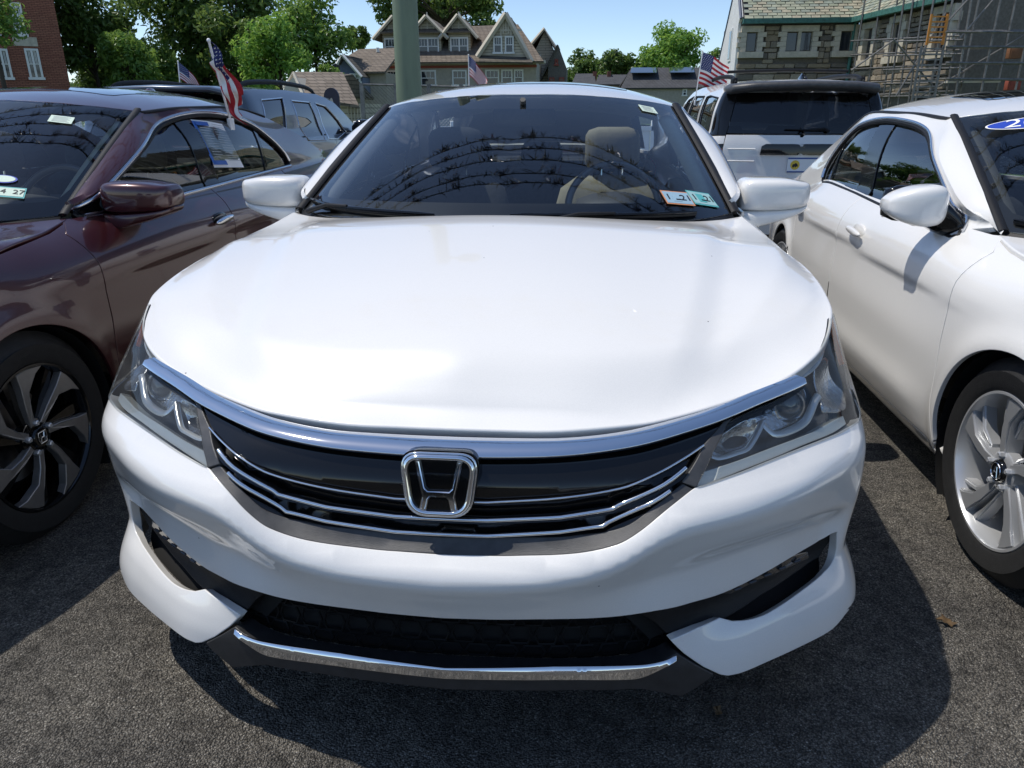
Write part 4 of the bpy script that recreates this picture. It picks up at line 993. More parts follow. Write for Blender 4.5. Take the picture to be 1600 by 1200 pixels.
    for a in (0, 180, 270): tube_obj('steering_spoke', [(0, 0, -.01), (.18*math.cos(R_(a)), .18*math.sin(R_(a)), 0)], .014, M['dash'], sw, n=6)
    def seat(x, y, m, zt=1.00, w=.27):
        st = empty('seat', (x, y, 0), 0, root)
        bm = bmesh.new(); rounded_loft(bm, [(-w, .30, .47, -.48, .06), (-w*.92, .28, .50, -.52, .08), (-w*.6, .28, .485, -.53, .08), (0, .28, .47, -.53, .08), (w*.6, .28, .485, -.53, .08), (w*.92, .28, .50, -.52, .08), (w, .30, .47, -.48, .06)], 20, 3); bm_obj('cushion', bm, m, st, smooth=True)
        bm = bmesh.new(); rounded_loft(bm, [(-w, .46, zt-.16, -.03, .10), (-w*.9, .42, zt-.06, -.06, .11), (-w*.6, .42, zt, -.04, .11), (0, .42, zt+.01, -.025, .11), (w*.6, .42, zt, -.04, .11), (w*.9, .42, zt-.06, -.06, .11), (w, .46, zt-.16, -.03, .10)], 20, 3)
        bmesh.ops.transform(bm, matrix=Matrix.Translation((0, 0, .42)) @ Matrix.Rotation(R_(-14), 4, 'X') @ Matrix.Translation((0, 0, -.42)), verts=bm.verts); bm_obj('backrest', bm, m, st, smooth=True)
        bm = bmesh.new(); rounded_loft(bm, [(-.13, zt+.05, zt+.18, .02, .09), (-.115, zt+.035, zt+.205, .0, .10), (-.07, zt+.03, zt+.22, -.015, .10), (.07, zt+.03, zt+.22, -.015, .10), (.115, zt+.035, zt+.205, .0, .10), (.13, zt+.05, zt+.18, .02, .09)], 20, 3)
        bmesh.ops.translate(bm, vec=(0, .13, -.02), verts=bm.verts); bm_obj('headrest', bm, m, st, smooth=True)
        for sx in (-.05, .05): tube_obj('headrest_post', [(sx, .16, zt-.04), (sx, .175, zt+.06)], .006, M['chrome'], st, n=6)
    seat(.38, 2.42, M['beige']); seat(-.38, 2.42, M['seat_dark'])
    bm = bmesh.new(); rounded_loft(bm, [(-.66, .35, .92, 3.28, 3.5), (-.6, .33, .95, 3.25, 3.52), (0, .33, .96, 3.25, 3.52), (.6, .33, .95, 3.25, 3.52), (.66, .35, .92, 3.28, 3.5)], 20, 3); bm_obj('rear_seat', bm, M['seat_dark'], root, smooth=True)
    for x in (-.42, 0, .42):
        bm = bmesh.new(); rounded_loft(bm, [(x-.12, .98, 1.07, 3.36, 3.44), (x-.10, .955, 1.10, 3.34, 3.46), (x+.10, .955, 1.10, 3.34, 3.46), (x+.12, .98, 1.07, 3.36, 3.44)], 20, 3); bm_obj('rear_headrest', bm, M['seat_dark'], root, smooth=True)
    box_obj('parcel_shelf', (0, 3.85, .96), (1.2, .75, .03), M['seat_dark'], root)
    for s in (1, -1):
        # inner pillar trim and door card
        t = np.linspace(.10, .93, 20); q = np.stack([np.full(20, s*.925), t], 1); a = SW.ev(q, -.045); tube_obj('pillar_lining', a, .036, M['beige_trim'] if s > 0 else M['dash'], root, n=8, flat=(1, .6))  # left lining coloured dark to imitate shade on that side
        bm = bmesh.new(); rounded_loft(bm, [(s*.70, .30, .90, 1.5, 3.3), (s*.72, .28, .93, 1.48, 3.32), (s*.76, .28, .94, 1.48, 3.32)], 24, 6); bm_obj('door_card', bm, M['dash'] if s < 0 else M['beige'], root, smooth=True)
    patch('headliner', SR, both([(0, 2.08), (.3, 2.10), (.55, 2.22), (.60, 2.5), (.60, 3.1), (.55, 3.6), (0, 3.7)]), M['headlining'], root, h=.08, off=-.05, thick=0, holes=[sun_h])
    bm = bmesh.new(); rounded_loft(bm, [(-.125, 1.235, 1.275, 1.98, 2.01), (-.115, 1.222, 1.288, 1.97, 2.015), (0, 1.218, 1.292, 1.965, 2.02), (.115, 1.222, 1.288, 1.97, 2.015), (.125, 1.235, 1.275, 1.98, 2.01)], 16, 3); bm_obj('rear_view_mirror', bm, M['dash'], root, smooth=True)
    tube_obj('mirror_stalk', [(0, 1.97, 1.275), (0, 1.93, 1.315)], .012, M['dash'], root, n=6)
    patch('rear_screen', SG, both([(0, .0), (1, .0), (1, 1), (0, 1)]), M['tint_glass'], root, h=.08, thick=.004)
    return root
M['lip_plastic'] = add_noise(mat('lip_plastic', (.028, .028, .029), .45), 40, .25, bump=.1, bscale=500)
M['mesh_black'] = mat('mesh_black', (.006, .006, .006), .6, spec=.2)
M['reflector_soft'] = add_noise(mat('reflector_soft', (.62, .63, .64), .2, .95), 40, .25, bump=.25, bscale=120)
M['proj_glass'] = mat('proj_glass', (.10, .11, .12), .03, 0, coat=1.0)
M['fog_lens'] = mat('fog_lens', (.03, .032, .035), .08, 0, coat=1.0)
M['steer'] = mat('steer', (.10, .105, .11), .3, .2, coat=.4)
M['headlining'] = mat('headlining', (.68, .66, .58), .9)
# ================================================================= front row
main_car = build_sedan('parked_sedan', ACC)
tag(main_car, 'white sedan with a wide chrome grille bar and letter emblem, facing out of the row', 'car')
maroon = copy_tree(main_car, None, {'white_paint': M['maroon_paint']}); maroon.location = (-2.33, -.125, -.012)
tag(maroon, 'dark maroon sedan with a flag and a notice sheet on its rear window', 'car')
ILX = dict(dlo_top=[(1.60, .915), (1.75, .992), (1.96, 1.095), (2.18, 1.190), (2.36, 1.238), (2.57, 1.262), (2.84, 1.266), (3.08, 1.238), (3.25, 1.180), (3.37, 1.10), (3.42, 1.03), (3.40, .975)],
           dlo_bot=[(3.34, .958), (2.67, .943), (2.2, .928), (1.62, .905)], bpil=(2.56, 2.72, .38), split=(3.20, .30), cut=2.56, chrome='top', wheel='silver', mirror='two_tone', handle='body', mp=1.72,
           pil=[(1.52, .932), (1.75, 1.010), (2.0, 1.122)])
acura = build_sedan('parked_sedan', ILX, (2.30, -.078, 0)); acura.scale = (.972, .962, .965)
def squash_tail(root):
    """shorter, lower tail than the other sedan"""
    for o in root.children_recursive:
        if o.type == 'EMPTY' and o.name.startswith('wheel') and o.location.y > 3: o.location.y = 3.1+(o.location.y-3.1)*.72
        if o.type != 'MESH' or (o.parent and o.parent.name.startswith('wheel')): continue
        me = o.data; n = len(me.vertices); co = np.empty(n*3); me.vertices.foreach_get('co', co); co = co.reshape(-1, 3)
        if co[:, 1].max() < 3.1: continue
        y, z = co[:, 1].copy(), co[:, 2].copy(); t = smooth01((y-3.05)/1.1); co[:, 1] = np.where(y > 3.1, 3.1+(y-3.1)*.72, y); co[:, 2] = z-.10*t*smooth01((z-.6)/.35); me.vertices.foreach_set('co', co.ravel()); me.update()
squash_tail(acura)
tag(acura, 'white sedan with silver swirl-spoke wheels and a blue oval number sticker on its windscreen', 'car')
silver = copy_tree(main_car, None, {'white_paint': M['silver_paint']}); silver.location = (-.55, 9.95, -.23); silver.rotation_euler = (0, 0, math.pi)
silver.scale = (.97, .97, .93)
tag(silver, 'silver sedan in the back row with a small flag on its window', 'car')
across = copy_tree(main_car, None, {'white_paint': M['silver_paint']}); across.location = (-1.4, -6.2, 0); across.rotation_euler = (0, 0, math.pi)
tag(across, 'silver sedan parked across the aisle facing the white sedan', 'car')
across2 = copy_tree(main_car, None, {}); across2.location = (1.5, -6.4, 0); across2.rotation_euler = (0, 0, math.pi)
tag(across2, 'white sedan parked across the aisle beside the silver sedan', 'car')

# ================================================================= SUVs in the back row (local frame: tail at y = 0, nose at +y)
def suv_surface(W, L, side_t, rear_t):
    PL = spl([(0, 0), (.3, .012), (.55, .045), (W-.18, .10), (W-.07, .19), (W-.02, .34), (W-.005, .6), (W, 1.1), (W, 2.2), (W-.01, 3.2), (W-.03, 3.9), (W-.08, 4.4), (W-.22, L-.18), (W-.5, L-.06), (0, L)], 40)
    al = np.concatenate([[0], np.cumsum(np.linalg.norm(np.diff(PL, axis=0), axis=1))]); tx = np.gradient(PL[:, 0], al); ty = np.gradient(PL[:, 1], al)
    k = np.ones(41)/41; tx = np.convolve(np.pad(tx, 20, 'edge'), k, 'valid'); ty = np.convolve(np.pad(ty, 20, 'edge'), k, 'valid')
    tS, tR = tbl(*side_t, .015), tbl(*rear_t, .02)
    fz = tbl([.2, .5, .7, .95, 1.05, 1.7], [.05, 0, .05, .1, .3, 2.2], .03)
    def fn(u, z):
        s = np.where(u < 0, -1., 1.); a = np.abs(u); X = np.interp(a, al, PL[:, 0]); Y = np.interp(a, al, PL[:, 1]); cx = np.interp(a, al, tx); cy = np.interp(a, al, ty); l = np.hypot(cx, cy); nx, ny = cy/l, -cx/l
        Sd = np.interp(z, *tS)+.012*np.exp(-((z-.78)/.04)**2)*smooth01((Y-.3)/.4)
        for yw in (1.0, L-.95):
            r = np.hypot(Y-yw, z-.36); Sd = Sd-.02*np.exp(-((r-.42)/.06)**2)
        off = nx*nx*Sd+np.where(ny < 0, ny*ny*np.interp(z, *tR), ny*ny*np.interp(z, *fz))
        return np.stack([s*(X-nx*off), Y-ny*off, z+0*u], -1)
    i0 = np.searchsorted(al, 1.0); i1 = np.searchsorted(al, al[-1]-1.0)
    S = Surf(fn); S.uy = lambda y: np.interp(y, PL[i0:i1, 1], al[i0:i1]); S.umax = al[-1]; S.ux = lambda x: np.interp(x, PL[:i0, 0], al[:i0])
    return S
def build_suv(name, loc, W, L, paintm, wheel, cfg):
    root = empty(name, loc); S = cfg['S']; U = S.uy
    def sd(pts): return np.array([(U(p[0]), p[1]) for p in pts])
    def arcs(y, r, a0, a1, n=20): return [(y+r*math.cos(R_(a)), .36+r*math.sin(R_(a))) for a in np.linspace(a0, a1, n)]
    zb, zt, zr = cfg['zb'], cfg['zt'], cfg['zr']
    y2 = L-.95
    # flank panels
    rq = sd([(.42, .62), (.42, zb-.02), (1.12, zb-.03), (1.20, 1.0), (1.30, .84)]+arcs(1.0, .43, 48, 150, 18)+[(.50, .60)])
    patch('rear_quarter', S, rq, paintm, root, h=.06, thick=.02, mirror=True)
    for nm, a, b in (('rear_door', 1.30, 2.30), ('front_door', 2.31, 3.36)):
        pl = sd([(a+(.0 if a > 2 else 0), .92), (a, .95), (a-.08 if a < 2 else a, zb-.035), (b, zb-.035), (b, .30), (a+(.20 if a < 2 else 0), .30)]+([(1.46, .45), (1.42, .60), (1.35, .78)] if a < 2 else []))
        for s, d in zip((1, -1), patch(nm, S, pl, paintm, root, h=.06, thick=.02, mirror=True)):
            c = S.ev([(s*U(b-.85 if a > 2 else b-.88), zb-.17)])[0]
            bm = bmesh.new(); rounded_loft(bm, [(-.02, -.02, .02, -.09, .09), (.01, -.018, .018, -.085, .085), (.02, -.01, .01, -.07, .07)], 16, 2.4); bmesh.ops.transform(bm, matrix=Matrix.Translation((c[0]+s*.02, c[1], c[2])) @ Matrix.Scale(s, 4, (1, 0, 0)), verts=bm.verts)
            bmesh.ops.recalc_face_normals(bm, faces=bm.faces[:]); bm_obj('door_handle', bm, paintm, d, smooth=True)
    patch('front_fender', S, sd([(3.37, .30), (3.37, zb-.04), (3.9, zb-.10), (4.35, zb-.17), (L-.42, .92), (L-.40, .62)]+arcs(y2, .43, 30, 165, 18)), paintm, root, h=.07, thick=.02, mirror=True)
    patch('sill', S, sd([(1.46, .29), (3.36, .29), (3.36, .22), (1.46, .22)]), M['black_plastic'], root, h=.08, thick=.03, mirror=True)
    # glasshouse
    for nm, poly in cfg['glass']: patch(nm, S, sd(poly), cfg.get('glassmat', M['privacy_glass']), root, h=.05, off=-.012, thick=.004, mirror=True)
    patch('body_frame', S, sd(cfg['frame']), cfg.get('framemat', paintm), root, h=.05, thick=.02, holes=[sd(p) for _, p in cfg['glass'] if _ != 'x'], mirror=True)
    for _, p in cfg['glass']:
        for s in (1, -1): tube_obj('window_trim', S.ev(sd(resample(p, .04))*[s, 1], -.002), .009, cfg.get('trim', M['black_plastic']), root, n=6, closed=True)
    # roof
    xr = cfg['xr']
    def rz(x, y): return pinterp(y, [0, .5, 1.2, 2.2, 3.0, 3.6], [zr-.035, zr-.01, zr+.012, zr, zr-.05, zr-.16])-.05*(np.abs(x)/xr)**2.5
    RS = Surf(lambda x, y: np.stack([x, y, rz(x, y)], -1))
    patch('roof', RS, both([(0, cfg['y0']), (xr-.03, cfg['y0']+.02), (xr, cfg['y0']+.3), (xr, 2.6), (xr-.03, 3.05), (0, 2.9)]), paintm, root, h=.08, thick=.03)
    for s in (1, -1):
        pts = [(s*(xr-.05), y, float(rz(np.array([xr-.05]), np.array([y]))[0])+h_) for y, h_ in ((cfg['y0']+.22, .005), (cfg['y0']+.32, .045), (cfg['y0']+.5, .065), (1.4, .075), (2.2, .065), (2.45, .04), (2.55, .0))]
        tube_obj('roof_rail', spl(pts, 5), .018, M['black_plastic'], root, n=8, flat=(.8, 1.3))
        if cfg.get('posts'):
            for k in (0, -1):
                p = pts[1 if k == 0 else -2]; box_obj('rail_foot', (p[0], p[1], p[2]-.02), (.05, .16, .07), M['black_plastic'], root, bevel=.015)
    if cfg.get('posts'):
        tube_obj('roof_crossbar', [(-xr+.05, cfg['y0']+.75, zr+.085), (0, cfg['y0']+.75, zr+.10), (xr-.05, cfg['y0']+.75, zr+.085)], .016, M['black_plastic'], root, n=8)
    # tail
    g = cfg['rear_glass']; patch('rear_glass', S, both([(S.ux(x), z) for x, z in g]), M['privacy_glass'], root, h=.05, off=-.004, thick=.01)
    patch('tailgate', S, both([(S.ux(x), z) for x, z in cfg['gate']]), paintm, root, h=.05, thick=.02)
    patch('rear_bumper', S, both([(0, .70), (S.ux(W-.3), .70), (U(.42), .60), (U(.52), .55), (U(.56), .42), (U(.5), .26), (S.ux(.6), .24), (0, .24)]), cfg.get('bumpmat', paintm), root, h=.06, thick=.02, off=.02)
    for nm, poly, mm, of in cfg['extra']:
        patch(nm, S, np.array(poly), mm, root, h=.05, off=of, thick=.02, mirror=True)
    box_obj('underbody_light_block', (0, L/2, .42), (1.5, L-1.2, .3), M['dark'], root)  # dark box added under the body to block light
    for yw in (1.0, y2):
        for s in (1, -1):
            w = make_wheel(root, wheel, (s*(W-.03), yw, .36), s, rt=.365, rr=.245)
            bm = bmesh.new(); lathe(bm, [(s*(W-.02), .42), (s*.6, .42), (s*.58, .05)], 24); bmesh.ops.translate(bm, vec=(0, yw, .36), verts=bm.verts)
            bmesh.ops.delete(bm, geom=[f for f in bm.faces if f.calc_center_median().z < .10], context='FACES'); bm_obj('wheel_well', bm, M['dark'], root, smooth=True)
    # nose and screen
    HS = Surf(lambda x, y: np.stack([x, y, pinterp(y, [3.3, 3.8, 4.5, L], [zb-.02, zb-.06, zb-.14, zb-.30])-.06*(np.abs(x)/W)**3], -1))
    patch('hood', HS, both([(0, 3.45), (W-.12, 3.50), (W-.10, 4.3), (W-.25, L-.22), (0, L-.08)]), paintm, root, h=.1, thick=.02)
    patch('front_bumper', S, np.array([(S.umax, .95), (U(L-.42), .95), (U(L-.40), .30), (S.umax, .28)]), paintm, root, h=.08, thick=.02, mirror=True)
    sv = [(-xr+.03, 3.0, zr-.09), (xr-.03, 3.0, zr-.09), (W-.16, 3.55, zb-.03), (-W+.16, 3.55, zb-.03)]
    mesh_obj('windscreen', sv, [(0, 1, 2, 3)], M['tint_glass'], root)
    for x in (-.38, .38):
        bm = bmesh.new(); rounded_loft(bm, [(x-.24, .5, 1.22, 2.3, 2.45), (x-.2, .48, 1.28, 2.28, 2.47), (x+.2, .48, 1.28, 2.28, 2.47), (x+.24, .5, 1.22, 2.3, 2.45)], 16, 3); bm_obj('seat', bm, M['seat_dark'], root, smooth=True)
    for s in (1, -1):
        bm = bmesh.new(); rounded_loft(bm, [(s*(W-.05), zb-.02, zb+.05, 3.05, 3.15), (s*(W+.02), zb-.05, zb+.12, 3.02, 3.18), (s*(W+.15), zb-.04, zb+.12, 3.05, 3.2), (s*(W+.18), zb-.01, zb+.09, 3.08, 3.18)], 20, 3); bm_obj('door_mirror', bm, M['gloss_black'], root, smooth=True)
    return root, S, RS
sideP = ([.2, .35, .6, .9, 1.05, 1.16, 1.22, 1.26, 1.45, 1.62, 1.72, 1.80], [.08, .03, 0, .005, .012, .03, .055, .07, .105, .165, .23, .36])
rearP = ([.2, .5, .62, .72, .95, 1.1, 1.24, 1.45, 1.64, 1.74, 1.82], [.03, -.03, -.03, .03, .045, .05, .075, .14, .22, .28, .5])
SP = suv_surface(.985, 5.05, sideP, rearP)
zbP, ztP = 1.24, 1.62
uP = SP.ux
pil_cfg = dict(S=SP, zb=zbP, zt=ztP, zr=1.79, xr=.70, y0=.22, posts=True, framemat=M['white_paint'],
    glass=[('quarter_glass', [(.36, 1.24), (.40, 1.60), (.98, 1.63), (1.20, 1.62), (1.12, 1.24)]), ('rear_door_glass', [(1.32, 1.24), (1.38, 1.63), (2.18, 1.64), (2.22, 1.24)]), ('front_door_glass', [(2.34, 1.24), (2.33, 1.64), (2.75, 1.60), (3.30, 1.26)])],
    frame=[(.30, 1.215), (.33, 1.66), (.6, 1.72), (1.2, 1.745), (2.2, 1.74), (2.7, 1.70), (3.1, 1.55), (3.42, 1.24), (3.40, 1.21), (1.2, 1.215)],
    rear_glass=[(0, 1.645), (.60, 1.64), (.70, 1.60), (.765, 1.255), (0, 1.25)],
    gate=[(0, 1.235), (.77, 1.235), (.80, 1.0), (.78, .74), (0, .74)],
    extra=[('rear_pillar', [(uP(.715), 1.62), (uP(.76), 1.66), (SP.uy(.31), 1.66), (SP.uy(.34), 1.24), (uP(.78), 1.235)], M['gloss_black'], -.004),
           ('tail_light', [(uP(.80), 1.10), (SP.uy(.44), 1.08), (SP.uy(.44), .92), (uP(.81), .90)], M['red_lens'], .006),
           ('tail_light_bezel', [(uP(.79), 1.14), (SP.uy(.50), 1.12), (SP.uy(.50), .86), (uP(.80), .84)], M['gloss_black'], .0),
           ('corner_panel', [(uP(.785), 1.225), (SP.uy(.44), 1.215), (SP.uy(.44), 1.13), (uP(.79), 1.15)], M['white_paint'], .0),
           ('corner_panel', [(uP(.80), .83), (SP.uy(.44), .85), (SP.uy(.44), .62), (uP(.80), .70)], M['white_paint'], .0)])
pilot, SPs, RPs = build_suv('parked_suv', (2.475, 6.98, -.215), .985, 5.05, M['white_paint'], 'silver', pil_cfg)
tag(pilot, 'white SUV seen from behind, with black roof rails, dark tailgate glass and a flag', 'car')
# spoiler, bar, plate, emblem, letter, wiper, fin
sp = []
bm = bmesh.new(); rounded_loft(bm, [(-.76, 1.64, 1.70, .24, .5), (-.72, 1.63, 1.735, .15, .55), (-.5, 1.655, 1.755, .08, .6), (0, 1.665, 1.765, .06, .62), (.5, 1.655, 1.755, .08, .6), (.72, 1.63, 1.735, .15, .55), (.76, 1.64, 1.70, .24, .5)], 20, 3); bm_obj('roof_spoiler', bm, M['grey_plastic'], pilot, smooth=True)
patch('plate_garnish', SP, both([(0, 1.145), (uP(.36), 1.145), (uP(.40), 1.125), (uP(.41), 1.045), (0, 1.045)]), M['gloss_black'], pilot, h=.05, off=.03, thick=.04)
for z in (.98, 1.10):
    for s in (1, -1):
        tube_obj('gate_crease', SP.ev(np.array([(s*uP(x), z) for x in np.linspace(.46, .74, 8)]), .0), .008, M['white_paint'], pilot, n=8, flat=(1, .6))
lp = empty('licence_plate', (.03, -.0, .945), 0, pilot)
lp.location = tuple(SP.ev([(.03, .945)])[0]+np.array([0, -.012, 0]))
box_obj('plate_sheet', (0, 0, 0), (.305, .004, .152), M['paper'], lp, bevel=.0015, seg=1)
M['plate_blue'] = mat('plate_blue', (.03, .09, .30), .4); M['plate_gold'] = mat('plate_gold', (.80, .55, .06), .4); M['ink'] = mat('ink', (.012, .012, .014), .5)
for z in (.066, -.068): box_obj('plate_band', (0, -.003, z), (.30, .002, .014), M['plate_blue'], lp)
bm = bmesh.new(); lathe(bm, [(-.0026, .047), (-.0035, .046), (-.0035, .0001)], 28, 'Y'); bmesh.ops.translate(bm, vec=(-.075, 0, 0), verts=bm.verts); bm_obj('plate_seal', bm, M['plate_gold'], lp)
slab_p = [(-.105, -.012), (-.095, .012), (-.085, .008), (-.07, .022), (-.055, .012), (-.045, -.005), (-.05, -.022), (-.06, -.012), (-.07, -.028), (-.08, -.012), (-.092, -.03)]
mesh_obj('plate_figure', [(x, -.0045, z) for x, z in slab_p], [tuple(range(len(slab_p)))], M['ink'], lp)
q = np.array([(x, z) for x, z in zip(np.linspace(-.18, .22, 12), np.linspace(1.288, 1.278, 12))]); wv = empty('rear_wiper', (0, 0, 0), 0, pilot)
tube_obj('blade', SP.ev(q, .012), .008, M['black_plastic'], wv, n=6); tube_obj('arm', SP.ev(np.array([(.26, 1.262), (.22, 1.29), (0.0, 1.292)]), .03), [.016, .012, .008], M['black_plastic'], wv, n=8)
bm = bmesh.new(); rounded_loft(bm, [(.42, 1.78, 1.80, .45, .75), (.44, 1.78, 1.85, .55, .74), (.46, 1.78, 1.88, .64, .74), (.48, 1.78, 1.85, .55, .74), (.50, 1.78, 1.80, .45, .75)], 16, 2.2); bmesh.ops.translate(bm, vec=(-.30, .3, -.02), verts=bm.verts); bm_obj('roof_antenna', bm, M['gloss_black'], pilot, smooth=True)
def text_mesh(name, txt, size, mat_, parent, Mx, depth=.002):
    c = bpy.data.curves.new(name, 'FONT'); c.body = txt; c.size = size; c.extrude = depth; c.align_x = 'CENTER'; c.align_y = 'CENTER'
    t = bpy.data.objects.new(name, c); col.objects.link(t); dg = bpy.context.evaluated_depsgraph_get(); me = bpy.data.meshes.new_from_object(t.evaluated_get(dg)); col.objects.unlink(t); bpy.data.objects.remove(t)
    me.transform(Mx); me.materials.clear(); me.materials.append(mat_); return link(name, me, parent)
a = SP.ev([(-.60, .655)], .03)[0]
text_mesh('letter', 'P', .11, M['gloss_black'], pilot, Matrix.Translation(a) @ Matrix.Rotation(R_(90), 4, 'X') @ Matrix.Scale(1.7, 4, (1, 0, 0)), .004)

sideB = ([.2, .35, .6, .9, 1.05, 1.14, 1.20, 1.24, 1.42, 1.56, 1.64, 1.70], [.09, .03, 0, .004, .012, .03, .055, .075, .12, .175, .235, .34])
rearB = ([.2, .5, .62, .72, .95, 1.1, 1.22, 1.42, 1.58, 1.66, 1.72], [.05, -.02, -.02, .03, .04, .05, .09, .2, .3, .36, .5])
SB_ = suv_surface(.93, 4.6, sideB, rearB); uB = SB_.ux
SB_.rng = ((.3, 3.9), (.9, 1.66), 240, 80); SB_.org = np.array([-3.53, 5.35, -.165]); SB_.build()
_yu = np.linspace(.9, 4.2, 400); _yy = np.array([SB_.fn(np.array([u_]), np.array([.9]))[0][1] for u_ in _yu])
def bpk(pix): return [(float(np.interp(u_, _yu, _yy)), float(z_)) for u_, z_ in SB_.pick(pix)]
_qg = bpk([(408, 156), (441, 153), (451, 215), (423, 210), (416, 200)]); _rg = bpk([(455, 157), (484, 160), (509, 219), (482, 219), (468, 198)]); _fg = bpk([(492, 161), (508, 166), (528, 188), (541, 206), (528, 217), (514, 217)])
print('blue', _qg, _rg, _fg)
blu_cfg = dict(S=SB_, zb=1.21, zt=1.56, zr=1.665, xr=.66, y0=.25, posts=False, framemat=M['grey_paint'], trim=M['satin_chrome'], glassmat=M['tint_dark'] if 'tint_dark' in M else M['tint_glass'],
    glass=[('quarter_glass', _qg), ('rear_door_glass', _rg), ('front_door_glass', _fg)],
    frame=[(.24, 1.20), (.20, 1.50), (.26, 1.605), (.6, 1.625), (1.4, 1.635), (2.3, 1.61), (2.75, 1.53), (3.35, 1.25), (3.38, 1.19), (1.2, 1.19)],
    rear_glass=[(0, 1.585), (.55, 1.58), (.64, 1.54), (.72, 1.235), (0, 1.22)], gate=[(0, 1.205), (.72, 1.215), (.76, 1.0), (.74, .74), (0, .74)],
    extra=[('rear_pillar', [(uB(.655), 1.56), (uB(.70), 1.59), (SB_.uy(.25), 1.58), (SB_.uy(.24), 1.22), (uB(.74), 1.22)], M['grey_paint'], -.002),
           ('tail_light', [(uB(.60), 1.12), (SB_.uy(.62), 1.08), (SB_.uy(.52), .98), (uB(.62), .98)], M['red_lens'], .008),
           ('corner_panel', [(uB(.74), 1.20), (SB_.uy(.44), 1.20), (SB_.uy(.44), .62), (uB(.76), .70)], M['grey_paint'], .0)])
bsuv, SBs, RBs = build_suv('parked_suv', (-3.53, 5.35, -.165), .93, 4.6, M['grey_paint'], 'silver', blu_cfg)
tag(bsuv, 'blue grey SUV parked facing away behind the maroon sedan', 'car')
bm = bmesh.new(); rounded_loft(bm, [(-.62, 1.56, 1.60, .26, .5), (-.5, 1.585, 1.645, .16, .5), (0, 1.60, 1.66, .13, .5), (.5, 1.585, 1.645, .16, .5), (.62, 1.56, 1.60, .26, .5)], 20, 3); bm_obj('roof_spoiler', bm, M['grey_paint'], bsuv, smooth=True)

# ================================================================= stickers and sheets on glass
def on_screen(px_poly): return SW.pick(px_poly)
M['teal'] = mat('teal', (.10, .42, .42), .5); M['orange_st'] = mat('orange_st', (.62, .26, .12), .5); M['label_green'] = add_noise(mat('label_green', (.62, .74, .62), .6), 60, .08); M['print_grey'] = mat('print_grey', (.45, .47, .47), .7)
M['label_teal'] = mat('label_teal', (.35, .55, .55), .5); M['sky_print'] = mat('sky_print', (.30, .45, .55), .5); M['blue_print'] = mat('blue_print', (.02, .06, .42), .4)
def screen_frame(root_s, uv):
    """matrix of a flat decal lying on the outside of the windscreen at (s, t)"""
    p = SW.ev([uv], .0035)[0]; n = SW.nrm(np.array([uv]))[0]
    z = Vector(n); up_ = Vector(CU); x = (up_-z*z.dot(up_)).cross(z).normalized(); y = z.cross(x).normalized()
    return Matrix(((x.x, y.x, z.x, p[0]), (x.y, y.y, z.y, p[1]), (x.z, y.z, z.z, p[2]), (0, 0, 0, 1)))
def decal(name, Mx, w, h, m, parent, z=0.0, r=.004):
    bm = bmesh.new(); vs = [bm.verts.new((x, y, z)) for x, y in ((-w/2, -h/2), (w/2, -h/2), (w/2, h/2), (-w/2, h/2))]; f = bm.faces.new(vs)
    g = bmesh.ops.extrude_face_region(bm, geom=[f]); bmesh.ops.translate(bm, vec=(0, 0, .0008), verts=[e for e in g['geom'] if isinstance(e, bmesh.types.BMVert)])
    bmesh.ops.recalc_face_normals(bm, faces=bm.faces[:]); bmesh.ops.transform(bm, matrix=Mx, verts=bm.verts)
    return bm_obj(name, bm, m, parent)
def inspection(root, uv, frame_m, t1, t2):
    Mx = screen_frame(root, uv); st = decal('inspection_sticker', Mx, .104, .078, frame_m, root)
    decal('sticker_field', Mx, .096, .066, M['sky_print'] if frame_m is M['orange_st'] else M['label_teal'], st, .001)
    decal('sticker_print', Mx @ Matrix.Translation((-.006, 0, 0)), .030, .045, M['sky_print'] if frame_m is M['orange_st'] else M['teal'], st, .002)
    decal('sticker_print', Mx @ Matrix.Translation((0, -.012, 0)), .020, .006, M['ink'], st, .003)
    for t, x in ((t1, -.034), (t2, .030)): text_mesh('sticker_number', t, .044, M['ink'], st, Mx @ Matrix.Translation((x, 0, .0025)), .0006)
c1 = SW.pick([(1058, 311), (1096, 312)])
inspection(main_car, tuple(c1[0]), M['orange_st'], '1', '21'); inspection(main_car, tuple(c1[1]), M['teal'], '1', '21')
def label(root, uv, w=.068, h=.062, rz=-.1):
    Mx = screen_frame(root, uv) @ Matrix.Rotation(rz, 4, 'Z'); l = decal('service_label', Mx, w, h, M['label_green'], root)
    for k in range(5): decal('label_line', Mx @ Matrix.Translation((-.004*(k % 2), .020-.010*k, 0)), w*(.72-.1*(k % 2)), .0022, M['print_grey'], l, .001)
label(main_car, tuple(SW.pick([(1012, 172)])[0]))
SW.org = np.array([-2.33, -.125, -.012]); label(maroon, tuple(SW.pick([(96, 188)])[0]), .085, .062, -.05)
uv = tuple(SW.pick([(18, 302)])[0]); Mx = screen_frame(maroon, uv); st = decal('inspection_sticker', Mx, .085, .062, M['teal'], maroon); decal('sticker_field', Mx, .076, .048, M['label_green'], st, .001)
text_mesh('sticker_number', '4', .036, M['ink'], st, Mx @ Matrix.Translation((-.024, 0, .0025)), .0006); text_mesh('sticker_number', '27', .036, M['ink'], st, Mx @ Matrix.Translation((.022, 0, .0025)), .0006)
def oval(root, name, Mx, rx, ry, m, par, z=0.0):
    P_ = [(rx*math.cos(t), ry*math.sin(t), z+.0006) for t in np.linspace(0, 2*math.pi, 49)[:-1]]; bm = bmesh.new(); bm.faces.new([bm.verts.new(p) for p in P_]); bmesh.ops.transform(bm, matrix=Mx, verts=bm.verts); return bm_obj(name, bm, m, par)
